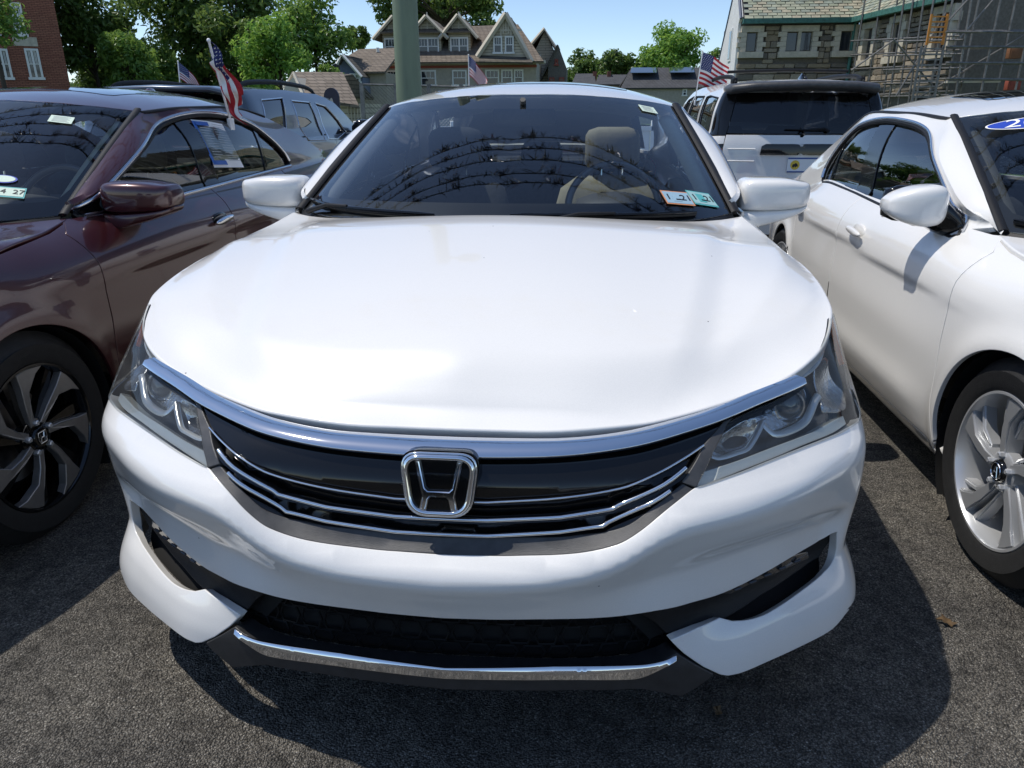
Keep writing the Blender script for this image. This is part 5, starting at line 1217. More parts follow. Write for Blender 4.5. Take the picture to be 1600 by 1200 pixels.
uv = tuple(SW.pick([(5, 281)])[0]); Mx = screen_frame(maroon, uv); o_ = oval(maroon, 'oval_sticker', Mx, .045, .026, M['blue_print'], maroon); oval(maroon, 'sticker_face', Mx, .039, .021, M['label_green'], o_, .001)
# oval number sticker on the right-hand sedan
SW.org = np.zeros(3)
def acura_px(px, py):
    d = ray(px, py)/np.array([.972, .962, .965]); o = (CAM-np.array([2.30, -.078, 0]))/np.array([.972, .962, .965])
    h = SW.bvh.ray_cast(Vector(o), Vector(d)); p = np.array(h[0]); i = np.argmin(((SW.P-p)**2).sum(1)); return (SW.U[i], SW.V[i])
uv = acura_px(1597, 193); Mx = screen_frame(acura, (uv[0]+.10, uv[1]-.004))
o_ = oval(acura, 'number_sticker', Mx, .205, .052, M['paper'], acura); oval(acura, 'sticker_face', Mx, .198, .046, M['blue_print'], o_, .001)
text_mesh('sticker_number', '20', .095, M['paper'], o_, Mx @ Matrix.Translation((-.085, 0, .003)) @ Matrix.Scale(1.25, 4, (1, 0, 0)) @ Matrix(((1, .2, 0, 0), (0, 1, 0, 0), (0, 0, 1, 0), (0, 0, 0, 1))), .0006)
# notice sheet on maroon rear window
ns = empty('notice_sheet', (-2.33, -.125, -.012)); tag(ns, 'blue and white printed notice sheet taped inside the maroon sedan rear window', 'sheet')
S1.org = np.array([-2.33, -.125, -.012]); S1b = Surf(s1fn, (1.9, 4.5), (.9, 1.34), 200, 60); S1b.org = S1.org
def sheet(name, pix, m, of, par):
    q = S1b.pick(pix); P_ = S1b.ev(q, of); return mesh_obj(name, P_, [tuple(range(len(P_)))], m, par)
def lerp_quad(Q, a, b): Q = np.array(Q, float); return Q[0]*(1-a)*(1-b)+Q[1]*a*(1-b)+Q[2]*a*b+Q[3]*(1-a)*b
QL = [(295, 184), (325, 187), (361, 261), (335, 261)]; QR = [(324, 187), (349, 192), (384, 261), (360, 261)]
def sub(Q, a0, a1, b0, b1): return [tuple(lerp_quad(Q, a, b)) for a, b in ((a0, b0), (a1, b0), (a1, b1), (a0, b1))]
M['sheet_blue'] = mat('sheet_blue', (.035, .13, .45), .5)
sheet('page', QL, M['paper'], -.010, ns); sheet('page', QR, M['paper'], -.0095, ns)
for r_ in ((.08, .24, .05, .95), (.24, .92, .05, .13), (.24, .92, .86, .95)): sheet('blue_border', sub(QL, *r_), M['sheet_blue'], -.002, ns)
for k in range(12): sheet('text_line', sub(QL, .32, .85-.15*(k % 3 == 2), .18+.055*k, .192+.055*k), M['print_grey'], .001, ns)
for k in range(15): sheet('text_line', sub(QR, .12, .88-.2*(k % 4 == 3), .08+.055*k, .092+.055*k), M['print_grey'], .001, ns)
S1.org = np.zeros(3)
# ================================================================= background
def P3(px, py, Y): return tuple(float(v) for v in un(px, py, Y=Y))
def prism(name, poly, y0, y1, m, parent=None):
    """front outline [(x, z)] at y0 extruded back to y1"""
    n = len(poly); V = [(x, y0, z) for x, z in poly]+[(x, y1, z) for x, z in poly]
    F = [tuple(range(n))[::-1], tuple(range(n, 2*n))]+[(i, (i+1) % n, n+(i+1) % n, n+i) for i in range(n)]
    bm = bmesh.new(); vs = [bm.verts.new(v) for v in V]
    for f in F: bm.faces.new([vs[i] for i in f])
    bmesh.ops.recalc_face_normals(bm, faces=bm.faces[:]); return bm_obj(name, bm, m, parent)
def wallbox(name, x0, x1, y0, y1, z0, z1, m, parent=None): return box_obj(name, ((x0+x1)/2, (y0+y1)/2, (z0+z1)/2), (x1-x0, y1-y0, z1-z0), m, parent)
def slab_roof(name, a, b, c, d, m, parent, th=.12):
    """roof plane a-b (eave) c-d (ridge, above b and a)"""
    P = [Vector(p) for p in (a, b, c, d)]; n = (P[1]-P[0]).cross(P[3]-P[0]).normalized(); n = n if n.z > 0 else -n
    V = [p for p in P]+[p-n*th for p in P]; F = [(0, 1, 2, 3), (7, 6, 5, 4), (0, 4, 5, 1), (1, 5, 6, 2), (2, 6, 7, 3), (3, 7, 4, 0)]
    bm = bmesh.new(); vs = [bm.verts.new(v) for v in V]
    for f in F: bm.faces.new([vs[i] for i in f])
    bmesh.ops.recalc_face_normals(bm, faces=bm.faces[:]); return bm_obj(name, bm, m, parent)
def shingles(name, col1, col2, sx=5.0, sz=9.0):
    m = mat(name, col1, .9); N, L, b = nodes(m)
    tc = N.new('ShaderNodeTexCoord'); br = N.new('ShaderNodeTexBrick'); mp = N.new('ShaderNodeMapping')
    sp = N.new('ShaderNodeSeparateXYZ'); cb = N.new('ShaderNodeCombineXYZ'); ad = N.new('ShaderNodeMath')
    L.new(tc.outputs['Object'], sp.inputs[0]); L.new(sp.outputs[0], ad.inputs[0]); L.new(sp.outputs[1], ad.inputs[1]); L.new(ad.outputs[0], cb.inputs[0]); L.new(sp.outputs[2], cb.inputs[1])
    L.new(cb.outputs[0], br.inputs['Vector']); br.inputs['Scale'].default_value = 1.0; br.inputs['Brick Width'].default_value = 1/sx*1.6; br.inputs['Row Height'].default_value = 1/sz; br.inputs['Mortar Size'].default_value = .012
    br.inputs['Color1'].default_value = (*col1, 1); br.inputs['Color2'].default_value = (*col2, 1); br.inputs['Mortar'].default_value = (*[c*.45 for c in col1], 1)
    nz = N.new('ShaderNodeTexNoise'); nz.inputs['Scale'].default_value = 1.2; nz.inputs['Detail'].default_value = 6; L.new(tc.outputs['Object'], nz.inputs['Vector'])
    mr = N.new('ShaderNodeMapRange'); mr.inputs['To Min'].default_value = .7; mr.inputs['To Max'].default_value = 1.3; L.new(nz.outputs['Fac'], mr.inputs['Value'])
    mx = N.new('ShaderNodeMix'); mx.data_type = 'RGBA'; mx.blend_type = 'MULTIPLY'; mx.inputs[0].default_value = 1; L.new(br.outputs['Color'], mx.inputs[6]); L.new(mr.outputs[0], mx.inputs[7]); L.new(mx.outputs[2], b.inputs['Base Color'])
    bp = N.new('ShaderNodeBump'); bp.inputs['Distance'].default_value = .03; L.new(br.outputs['Fac'], bp.inputs['Height']); bp.invert = True; L.new(bp.outputs[0], b.inputs['Normal'])
    return m
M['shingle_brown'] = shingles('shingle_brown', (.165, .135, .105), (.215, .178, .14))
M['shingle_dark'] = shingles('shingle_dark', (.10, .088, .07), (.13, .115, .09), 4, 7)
M['shingle_grey'] = shingles('shingle_grey', (.06, .062, .068), (.08, .082, .088))
M['brick_red'] = shingles('brick_red', (.30, .115, .075), (.38, .16, .10), 6.5, 12.5)
M['siding'] = shingles('siding', (.50, .45, .34), (.54, .49, .37), .3, 6)
M['stucco'] = add_noise(mat('stucco', (.40, .36, .29), .95), 6, .15, bump=.2)
M['stucco_blue'] = add_noise(mat('stucco_blue', (.14, .17, .24), .9), 6, .15)
M['tan_trim'] = mat('tan_trim', (.55, .50, .40), .7); M['red_trim'] = add_noise(mat('red_trim', (.28, .07, .045), .8), 8, .2)
M['white_trim'] = mat('white_trim', (.78, .78, .74), .6); M['pane'] = mat('pane', (.02, .025, .035), .06, coat=.5)
M['limestone'] = add_noise(mat('limestone', (.52, .47, .37), .85), 5, .2, bump=.2); M['copper_green'] = add_noise(mat('copper_green', (.05, .16, .13), .6), 8, .4)
M['mortar'] = add_noise(mat('mortar', (.16, .145, .12), .95), 12, .25)
M['white_wall'] = add_noise(mat('white_wall', (.74, .74, .72), .85), 4, .08)
M['steel'] = add_noise(mat('steel', (.20, .19, .175), .5, .6), 6, .4); M['ladder_orange'] = mat('ladder_orange', (.62, .24, .03), .5)
M['sign_trim'] = mat('sign_trim', (.10, .12, .17), .6)
M['box_brown'] = mat('box_brown', (.20, .09, .04), .7)
M['net'] = add_noise(mat('net', (.02, .02, .026), .9), 3, .4)

def sash(parent, x0, x1, z0, z1, y, lights=1, frame=.09, mullion=True, m=None, pm=None):
    """sash window: trim, panes and bars, standing proud of the wall at y (towards the viewer)"""
    w = empty('window', (0, 0, 0), 0, parent); m = m or M['white_trim']
    n = lights; wd = (x1-x0-frame*(n+1))/n; bm = bmesh.new()
    for (a, b, c, d) in [(x0, x1, z1-frame, z1), (x0-.06, x1+.06, z0-.02, z0+frame)]+[(x0+k*(wd+frame), x0+k*(wd+frame)+frame, z0+frame+.001, z1-frame-.001) for k in range(n+1)]:
        box(bm, ((a+b)/2, y-.05, (c+d)/2), (b-a, .10, d-c))
    bm_obj('frame', bm, m, w)
    for k in range(n):
        a = x0+frame+k*(wd+frame); box_obj('pane', (a+wd/2, y-.008, (z0+z1)/2), (wd+.01, .012, z1-z0-frame*2+.01), pm or M['pane'], w)
        if mullion:
            bm = bmesh.new(); zm = (z0+z1)/2; box(bm, (a+wd/2, y-.03, zm), (wd, .03, .05))
            for j in (1, 2): box(bm, (a+wd*j/3, y-.025, (zm+z1-frame)/2+.012), (.03, .02, (z1-frame-zm)-.03))
            bm_obj('glazing_bar', bm, m, w)
    return w

# ------------------------------------------------------------------ big tan house
HY = 50.0
hs_ = empty('house', P3(700, 100, HY)[:2]+(0,)); tag(hs_, 'large tan house with brown shingle roof and a row of gabled dormers', 'house'); hloc = Vector(hs_.location)
def X(px, py=90, Y=HY): return P3(px, py, Y)[0]-hloc.x
def Z(py, px=700, Y=HY): return P3(px, py, Y)[2]
ye = 0.0
xl, xr_, xg0, xg1 = X(585), X(845), X(752), X(884)
ze, zrid = Z(97), Z(27)
wallbox('wall', xl, xr_-.3, ye+.3, 10, 0, ze, M['stucco'], hs_)
wallbox('red_band', xl-.03, xr_-.27, ye+.26, ye+.34, Z(106), Z(102), M['red_trim'], hs_)
wallbox('eave_board', xl-.5, xr_+.3, ye-.25, ye+.30, ze-.12, ze+.05, M['tan_trim'], hs_)
slab_roof('roof', (xl-.7, ye-.35, ze), (xr_+.2, ye-.35, ze), (X(800), 4.6, zrid), (X(640), 4.6, zrid-.15), M['shingle_brown'], hs_)
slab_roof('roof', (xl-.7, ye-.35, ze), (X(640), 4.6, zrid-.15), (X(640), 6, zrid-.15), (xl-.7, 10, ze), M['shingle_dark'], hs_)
slab_roof('roof', (xr_+.2, 10.5, ze), (xl-.7, 10.5, ze), (X(640), 4.8, zrid-.2), (X(800), 4.8, zrid-.05), M['shingle_brown'], hs_)
for a, b, t in ((109, 134, ((605, 632, 2), (658, 678, 1), (708, 726, 1), (760, 777, 1), (785, 798, 1), (805, 815, 1))),):
    for x0, x1, n in t: sash(hs_, X(x0, 120)-.1, X(x1, 120)+.1, Z(b), Z(a), ye+.30, n)
def dormer(x0, x1, zt, zw0, zw1, yd, lights):
    d = empty('dormer', (0, 0, 0), 0, hs_)
    cx = (x0+x1)/2; zs = zw1+.35
    bm = bmesh.new(); box(bm, (cx, yd+2.2, (zw0-.3+zs)/2), (x1-x0, 4.4, zs-zw0+.3)); bm_obj('dormer_wall', bm, M['siding'], d)
    prism('dormer_gable', [(x0-.05, zs+.02), (x1+.05, zs+.02), (cx, zt-.12)], yd-.02, yd+4, M['siding'], d)
    for s in (-1, 1): slab_roof('dormer_roof', (cx+s*((x1-x0)/2+.55), yd-.4, zs-.42), (cx, yd-.4, zt), (cx, yd+4.6, zt), (cx+s*((x1-x0)/2+.55), yd+3.2, zs-.42), M['shingle_brown'], d, .10)
    bm = bmesh.new()
    for s in (-1, 1): tube(bm, [(cx+s*((x1-x0)/2+.55), yd-.46, zs-.45), (cx, yd-.46, zt-.03)], .11, 4)
    bm_obj('barge_board', bm, M['tan_trim'], d)
    bm = bmesh.new()
    for k in (-1, 0, 1): box(bm, (cx+k*.42, yd-.05, zs+.35+(.25 if k == 0 else 0)), (.08, .05, .6+(.5 if k == 0 else 0)))
    bm_obj('gable_batten', bm, M['tan_trim'], d)
    slab_roof('dormer_skirt', (x0-.25, yd-.5, zs-.05), (x1+.25, yd-.5, zs-.05), (x1+.1, yd+.05, zs+.22), (x0-.1, yd+.05, zs+.22), M['shingle_brown'], d, .08)
    sash(d, x0+.12, x1-.12, zw0, zw1, yd-.02, lights)
for c, w in ((613, 40), (665, 40), (715, 34)):
    dormer(X(c-w/2-2, 60), X(c+w/2-1, 60), Z(21 if c < 680 else 20), Z(84), Z(56), 1.1, 2)
# right cross gable
gy = -.45
prism('gable_wall', [(X(751, 86), Z(89)), (X(829, 92), Z(92)), (X(791, 22), Z(26))], gy+.25, 8, M['siding'], hs_)
for s, (px, py) in ((-1, (747, 87)), (1, (832, 96))):
    slab_roof('gable_roof', (X(px, py), gy, Z(py)), (X(791, 22), gy, Z(21)), (X(791, 22), 8, Z(21)), (X(px, py), 8, Z(py)), M['shingle_brown'], hs_, .16)
    tube_obj('barge_board', [(X(px, py), gy-.05, Z(py)-.1), (X(791, 22), gy-.05, Z(21)-.1)], .16, M['tan_trim'], hs_, n=4)
slab_roof('gable_skirt', (X(752, 96), gy-.7, Z(98)), (X(834, 98), gy-.7, Z(100)), (X(829, 90), gy+.3, Z(90)), (X(752, 88), gy+.3, Z(87)), M['shingle_dark'], hs_, .1)
for a, b in ((774, 783), (792, 801)): sash(hs_, X(a, 70)-.1, X(b, 70)+.1, Z(85), Z(58), gy+.24, 1)
bm = bmesh.new()
for k in range(5): box(bm, (X(783+4*k, 40), gy+.22, Z(44-(6 if k == 2 else 3 if k in (1, 3) else 0))), (.10, .06, 1.0)) 
box(bm, (X(791, 48), gy+.215, Z(49)), (2.0, .06, .12)); bm_obj('gable_batten', bm, M['tan_trim'], hs_)
wallbox('chimney', X(768), X(788), 5, 6, Z(24), Z(14), M['brick_red'], hs_)
# rear wing further right
W2 = empty('house', (X(845)+hloc.x, hloc.y+6, 0)); tag(W2, 'cream gabled house with a steep dark roof and a small red trimmed stone gable', 'house'); wl_ = Vector(W2.location); WY = HY+6
def X2(px, py=90): return P3(px, py, WY)[0]-wl_.x
def Z2(py, px=850): return P3(px, py, WY)[2]
prism('wall', [(X2(832), 0), (X2(872), 0), (X2(872), Z2(98)), (X2(851), Z2(47)), (X2(832), Z2(88))], 0, 8, M['siding'], W2)
slab_roof('roof', (X2(806), -.4, Z2(98)), (X2(850), -.4, Z2(44)), (X2(850), 8, Z2(44)), (X2(806), 8, Z2(98)), M['shingle_brown'], W2)
tube_obj('barge_board', [(X2(806), -.45, Z2(99)), (X2(850), -.45, Z2(46)), (X2(874), -.45, Z2(84))], .12, M['tan_trim'], W2, n=4)
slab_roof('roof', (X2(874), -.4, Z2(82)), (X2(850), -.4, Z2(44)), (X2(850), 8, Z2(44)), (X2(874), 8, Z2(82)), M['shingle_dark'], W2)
prism('stone_gable', [(X2(858), 0), (X2(886), 0), (X2(886), Z2(108)), (X2(872), Z2(72)), (X2(858), Z2(100))], -1.2, 3, M['mortar'], W2)
slab_roof('roof', (X2(842), -1.4, Z2(130)), (X2(871), -1.4, Z2(72)), (X2(871), 3, Z2(72)), (X2(842), 3, Z2(130)), M['shingle_dark'], W2)
sash(W2, X2(837), X2(845), Z2(98), Z2(86), -.02, 1)
sash(W2, X2(868), X2(873), Z2(104), Z2(94), -1.22, 1, m=M['red_trim'])
for a in (860, 875): sash(W2, X2(a), X2(a+8), Z2(134), Z2(122), -1.22, 1, m=M['red_trim'])
# left house
H3 = empty('house', P3(555, 100, 44)[:2]+(0,)); tag(H3, 'brown roofed house with a small blue gable beyond the shed', 'house'); l3 = Vector(H3.location)
def X3(px, py=90): return P3(px, py, 44)[0]-l3.x
def Z3(py, px=555): return P3(px, py, 44)[2]
slab_roof('roof', (X3(500), 0, Z3(112)), (X3(600), 0, Z3(112)), (X3(600), 5, Z3(64)), (X3(524), 5, Z3(66)), M['shingle_brown'], H3)
wallbox('wall', X3(505), X3(598), .5, 8, 0, Z3(113), M['stucco'], H3)
prism('blue_gable', [(X3(538), Z3(150)), (X3(572), Z3(150)), (X3(572), Z3(120)), (X3(547), Z3(90)), (X3(538), Z3(102))], -1.0, 3, M['stucco_blue'], H3)
slab_roof('gable_roof', (X3(573), -1.3, Z3(121)), (X3(546), -1.3, Z3(87)), (X3(546), 3, Z3(87)), (X3(573), 3, Z3(121)), M['shingle_dark'], H3)
slab_roof('gable_roof', (X3(537), -1.3, Z3(101)), (X3(546), -1.3, Z3(87)), (X3(546), 3, Z3(87)), (X3(537), 3, Z3(101)), M['shingle_dark'], H3)
tube_obj('barge_board', [(X3(573), -1.35, Z3(122)), (X3(546), -1.35, Z3(88)), (X3(537), -1.35, Z3(102))], .10, M['white_trim'], H3, n=4)
sash(H3, X3(553), X3(569), Z3(131), Z3(116), -1.02, 2); tube_obj('vent_pipe', [(X3(563), 4, Z3(74)), (X3(563), 4, Z3(66))], .10, M['white_trim'], H3)
# shed
SHY = 24.0; shd = empty('shed', P3(500, 170, SHY)[:2]+(0,)); tag(shd, 'small shed with brown shingle roof and tan board walls', 'shed'); l4 = Vector(shd.location)
def X4(px, py=150, Y=SHY): return P3(px, py, Y)[0]-l4.x
def Z4(py, px=500, Y=SHY): return P3(px, py, Y)[2]
slab_roof('roof', (X4(478, 150), -.3, Z4(150)), (X4(565, 165), -.3, Z4(165)), (X4(531, 113, SHY+2)+.1, 2, Z4(113, 530, SHY+2)), (X4(456, 112, SHY+2), 2, Z4(112, 456, SHY+2)), M['shingle_brown'], shd, .1)
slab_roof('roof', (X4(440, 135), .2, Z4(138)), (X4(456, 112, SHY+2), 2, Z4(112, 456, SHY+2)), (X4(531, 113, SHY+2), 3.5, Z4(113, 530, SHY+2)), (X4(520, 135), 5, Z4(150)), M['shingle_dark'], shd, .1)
prism('gable_wall', [(X4(444), 0), (X4(482), 0), (X4(482), Z4(153)), (X4(459), Z4(120)), (X4(444), Z4(136))], .1, 2.4, M['tan_trim'], shd)
wallbox('wall', X4(478), X4(558), .15, 3, 0, Z4(162), M['siding'], shd)
tube_obj('barge_board', [(X4(480), -.3, Z4(152)), (X4(457), .3, Z4(113)), (X4(441), .2, Z4(138))], .06, M['tan_trim'], shd, n=4)
for k in range(5):
    wallbox('wall_board', X4(540+5*k), X4(541+5*k), .1, .15, 0, Z4(166), M['tan_trim'], shd)

# ------------------------------------------------------------------ brick building
bc = np.array(P3(109, 130, 38.0)); BA = R_(37); bb = empty('brick_building', (float(bc[0]), 38.0, 0)); bb.rotation_euler = (0, 0, BA); tag(bb, 'red brick building with tall white framed windows and a pale band', 'building')
def XZ5(px, py):
    """hit of a pixel ray with the turned front wall, in the building's own (x, z)"""
    n = np.array([math.sin(BA), -math.cos(BA), 0]); d = ray(px, py); t = ((np.array([bc[0], 38.0, 0])-CAM)@n)/(d@n); p = CAM+t*d-np.array([bc[0], 38.0, 0]); return p[0]*math.cos(BA)+p[1]*math.sin(BA), p[2]
wallbox('wall', -16, 0, 0, 12, 0, 11, M['brick_red'], bb)
wallbox('stone_band', XZ5(20, 64)[0], XZ5(58, 64)[0], -.06, .02, XZ5(40, 72)[1], XZ5(40, 58)[1], M['limestone'], bb)
for (a, b, z0, z1) in ((40, 62, 124, 76), (-8, 14, 124, 76), (32, 50, 57, 5), (-14, 8, 57, 5)):
    sash(bb, XZ5(a, 90)[0], XZ5(b, 90)[0], XZ5((a+b)/2, z0)[1], XZ5((a+b)/2, z1)[1], 0, 2, frame=.10, mullion=True)
wallbox('roof', -16.2, .2, -.2, 12.2, 11, 11.25, M['limestone'], bb)

# ------------------------------------------------------------------ far houses with dark roofs
F1 = empty('house', P3(1040, 130, 70)[:2]+(0,)); tag(F1, 'low house with a dark slate roof carrying two solar panel arrays', 'house'); l6 = Vector(F1.location)
def X6(px, py=120): return P3(px, py, 70)[0]-l6.x
def Z6(py, px=1040): return P3(px, py, 70)[2]
slab_roof('roof', (X6(970), -.3, Z6(137)), (X6(1115), -.3, Z6(137)), (X6(1108), 4, Z6(102)), (X6(990), 4, Z6(102)), M['shingle_grey'], F1)
slab_roof('roof', (X6(1115), 8.5, Z6(137)), (X6(970), 8.5, Z6(137)), (X6(990), 4.2, Z6(102)), (X6(1108), 4.2, Z6(102)), M['shingle_grey'], F1)
wallbox('wall', X6(975), X6(1110), 0, 8, 0, Z6(136), M['stucco'], F1)
for a, b in ((990, 1032), (1052, 1092)):
    slab_roof('solar_panel', (X6(a-4), 1.35, Z6(114)+.1), (X6(b-4), 1.35, Z6(114)+.1), (X6(b), 3.85, Z6(103.5)+.1), (X6(a), 3.85, Z6(103.5)+.1), M['pane'], F1, .06)
sash(F1, X6(1068), X6(1075), Z6(150), Z6(139), 0, 1)
F2 = empty('house', P3(925, 130, 78)[:2]+(0,)); tag(F2, 'distant row house with grey roof and brick chimney stacks', 'house'); l7 = Vector(F2.location)
def X7(px, py=120): return P3(px, py, 78)[0]-l7.x
def Z7(py, px=930): return P3(px, py, 78)[2]
for a, b, t in ((893, 932, 112), (930, 985, 114)):
    slab_roof('roof', (X7(a), -.3, Z7(132)), (X7(b), -.3, Z7(132)), (X7(b-3), 4, Z7(t)), (X7(a+6), 4, Z7(t)), M['shingle_grey'], F2)
wallbox('wall', X7(896), X7(982), 0, 8, 0, Z7(131), M['stucco'], F2)
for a in (927, 950): wallbox('chimney', X7(a), X7(a+6), 3, 4, Z7(128), Z7(109), M['brick_red'], F2)

# ------------------------------------------------------------------ stone church hall
CY = 32.0; ch = empty('stone_building', P3(1240, 130, CY)[:2]+(0,)); tag(ch, 'stone hall with green slate roof, pale stone window surrounds and a white gable end', 'building'); l8 = Vector(ch.location)
def X8(px, py=80): return P3(px, py, CY)[0]-l8.x
def Z8(py, px=1240): return P3(px, py, CY)[2]
x0, x1, zE = X8(1152), X8(1336), Z8(33)
wallbox('wall', x0+.06, x1, 0, 3.9, 0, zE, M['mortar'], ch)
slab_roof('roof', (x0+.07, -.45, zE+.03), (x1+.2, -.45, zE+.03), (x1+.2, 1.15, zE+1.68), (x0+.07, 1.15, zE+1.68), M['shingle_grey'], ch, .1)
slab_roof('roof', (x1+.2, 4.2, zE-1.5), (x0+.07, 4.2, zE-1.5), (x0+.07, 1.17, zE+1.66), (x1+.2, 1.17, zE+1.66), M['shingle_grey'], ch, .1)
wallbox('gutter', x0+.02, x1+.1, -.6, -.38, zE-.12, zE+.06, M['copper_green'], ch)
gv = [(-.02, 0), (3.98, 0), (3.98, zE-1.42), (1.12, zE+1.60), (-.3, zE+.15), (-.02, zE-.05)]
bm = bmesh.new(); fa = [bm.verts.new((x0-.06, y_, z_)) for y_, z_ in gv]; fb = [bm.verts.new((x0+.05, y_, z_)) for y_, z_ in gv]; bm.faces.new(fa); bm.faces.new(fb[::-1])
for k in range(len(gv)): bm.faces.new((fa[k], fb[k], fb[(k+1) % len(gv)], fa[(k+1) % len(gv)]))
bmesh.ops.recalc_face_normals(bm, faces=bm.faces[:]); bm_obj('white_gable', bm, M['white_wall'], ch)
tube_obj('verge', [(x0-.05, 4.1, zE-1.50), (x0-.05, 1.12, zE+1.66), (x0-.05, -.4, zE+.08)], .055, M['sign_trim'], ch, n=4)
gw = box_obj('gable_window', (x0-.07, 1.3, zE-.75), (.05, .6, 1.25), M['white_trim'], ch); box_obj('pane', (x0-.10, 1.3, zE-.75), (.02, .42, 1.05), M['pane'], gw)
# slate courses
M['slate'] = [add_noise(mat('slate_%d' % k, c, .8), 3, .25) for k, c in enumerate(((.27, .29, .21), (.33, .34, .25), (.24, .27, .22), (.36, .33, .24)))]
def slate_roof(parent, e0, e1, r0, r1, rows, w, name='slate'):
    e0, e1, r0, r1 = [np.array(v, float) for v in (e0, e1, r0, r1)]; bms = [bmesh.new() for _ in M['slate']]
    nrm = np.cross(e1-e0, r0-e0); nrm /= np.linalg.norm(nrm); nrm = nrm if nrm[2] > 0 else -nrm
    for j in range(rows):
        t0, t1 = j/rows, (j+1.25)/rows; a, b = e0+(r0-e0)*t0, e1+(r1-e1)*t0; c, d = e0+(r0-e0)*t1, e1+(r1-e1)*t1
        n = int(np.linalg.norm(b-a)/w); o = .5 if j % 2 else 0
        for i in range(n):
            s0, s1 = (i+o)/n+.04/n, min(1, (i+1+o)/n-.04/n)
            if s0 >= 1: continue
            lift = .035+random.uniform(-.006, .008); bm = bms[random.randrange(4)]
            q = [a+(b-a)*s0+nrm*lift, a+(b-a)*s1+nrm*lift, c+(d-c)*s1+nrm*.012, c+(d-c)*s0+nrm*.012]; lo = [v-nrm*.02 for v in q[:2]]
            vs = [bm.verts.new(v) for v in q]; l2 = [bm.verts.new(v) for v in lo]; bm.faces.new(vs); bm.faces.new((l2[0], l2[1], vs[1], vs[0]))
    for bm, m in zip(bms, M['slate']):
        bmesh.ops.recalc_face_normals(bm, faces=bm.faces[:]); o = bm_obj(name, bm, m, parent); o['kind'] = 'stuff'
slate_roof(ch, (x0+.07, -.45, zE+.05), (x1+.2, -.45, zE+.05), (x0+.07, 1.15, zE+1.70), (x1+.2, 1.15, zE+1.70), 15, .34)
M['dark_stone'] = add_noise(mat('dark_stone', (.035, .032, .03), .9), 5, .5, bump=.4, bscale=20)
# stones
STM = [add_noise(mat('stone_%d' % k, c, .9), 7, .3, bump=.4, bscale=25) for k, c in enumerate(((.22, .185, .14), (.30, .25, .185), (.16, .14, .115), (.27, .215, .145), (.37, .31, .23)))]
stone_me = []
for k in range(6):
    bm = bmesh.new(); box(bm, (0, 0, 0), (1, 1, 1))
    for v in bm.verts: v.co += Vector((random.uniform(-.05, .05), random.uniform(-.06, .06), random.uniform(-.08, .08)))
    bmesh.ops.bevel(bm, geom=bm.edges[:], offset=.07, segments=1, affect='EDGES'); me = bpy.data.meshes.new('stone'); bm.to_mesh(me); bm.free(); me.materials.append(STM[0]); stone_me.append(me)
def lay_stones(parent, length, z0, z1, frame, holes, limit):
    """coursed rubble: frame(s, z, proud) -> local point; holes [(s0, s1, z0, z1)]"""
    cnt = 0; z = z1
    while z > z0 and cnt < limit:
        h = random.uniform(.13, .24); s = random.uniform(-.2, 0)
        while s < length and cnt < limit:
            w = random.uniform(.35, .95); a, b = max(s, 0), min(s+w, length); s += w
            segs = [(a, b)]
            for (h0, h1, g0, g1) in holes:
                if z-h < g1 and z > g0:
                    ns_ = []
                    for (p, q) in segs:
                        if q <= h0 or p >= h1: ns_.append((p, q)); continue
                        if p < h0: ns_.append((p, h0))
                        if q > h1: ns_.append((h1, q))
                    segs = ns_
            for (p, q) in segs:
                if q-p < .12: continue
                loc, rz = frame((p+q)/2, z-h/2)
                o = bpy.data.objects.new('stone', random.choice(stone_me)); col.objects.link(o); o.parent = parent; o.location = loc; o.rotation_euler = (0, 0, rz); o.scale = (q-p-.03, .14+random.uniform(0, .06), h-.03)
                o.material_slots[0].link = 'OBJECT'; o.material_slots[0].material = random.choice(STM); cnt += 1
        z -= h
def stone_window(parent, frame, s0, s1, z0, z1, n):
    """limestone surround, quoin blocks, mullions and dark panes"""
    w = empty('window', (0, 0, 0), 0, parent)
    def bx(name, a, b, c, d, proud, depth, m):
        loc, rz = frame((a+b)/2, (c+d)/2, proud); o = box_obj(name, (0, 0, 0), (b-a, depth, d-c), m, w); o.location = loc; o.rotation_euler = (0, 0, rz)
    t = .22
    bx('lintel', s0-t, s1+t, z1, z1+t, .06, .22, M['limestone']); bx('sill', s0-t-.05, s1+t+.05, z0-t, z0, .10, .28, M['limestone'])
    for k in range(4):
        dz = (z1-z0)/4; e = .12 if k % 2 else 0
        bx('jamb', s0-t-e, s0, z0+k*dz, z0+(k+1)*dz-.008, .06, .22, M['limestone']); bx('jamb', s1, s1+t+e, z0+k*dz, z0+(k+1)*dz-.008, .06, .22, M['limestone'])
    for k in range(n):
        a = s0+(s1-s0)*k/n; b = s0+(s1-s0)*(k+1)/n; bx('pane', a+.05, b-.05, z0+.04, z1-.04, -.02, .04, M['pane'])
        if k: bx('mullion', a-.06, a+.06, z0, z1, .05, .18, M['limestone'])
wins = []
def fr1(s, z, proud=0.0): return (x0+s, -.05-proud, z), 0
for (a, b, n) in ((1163, 1180, 1), (1225, 1265, 2), (1308, 1326, 1)):
    s0, s1 = X8(a)-x0, X8(b)-x0; wins.append((s0-.30, s1+.30, Z8(84)-.24, Z8(48)+.24)); stone_window(ch, fr1, s0, s1, Z8(81), Z8(50), n)
lay_stones(ch, x1-x0, Z8(128), zE-.16, fr1, wins, 290)
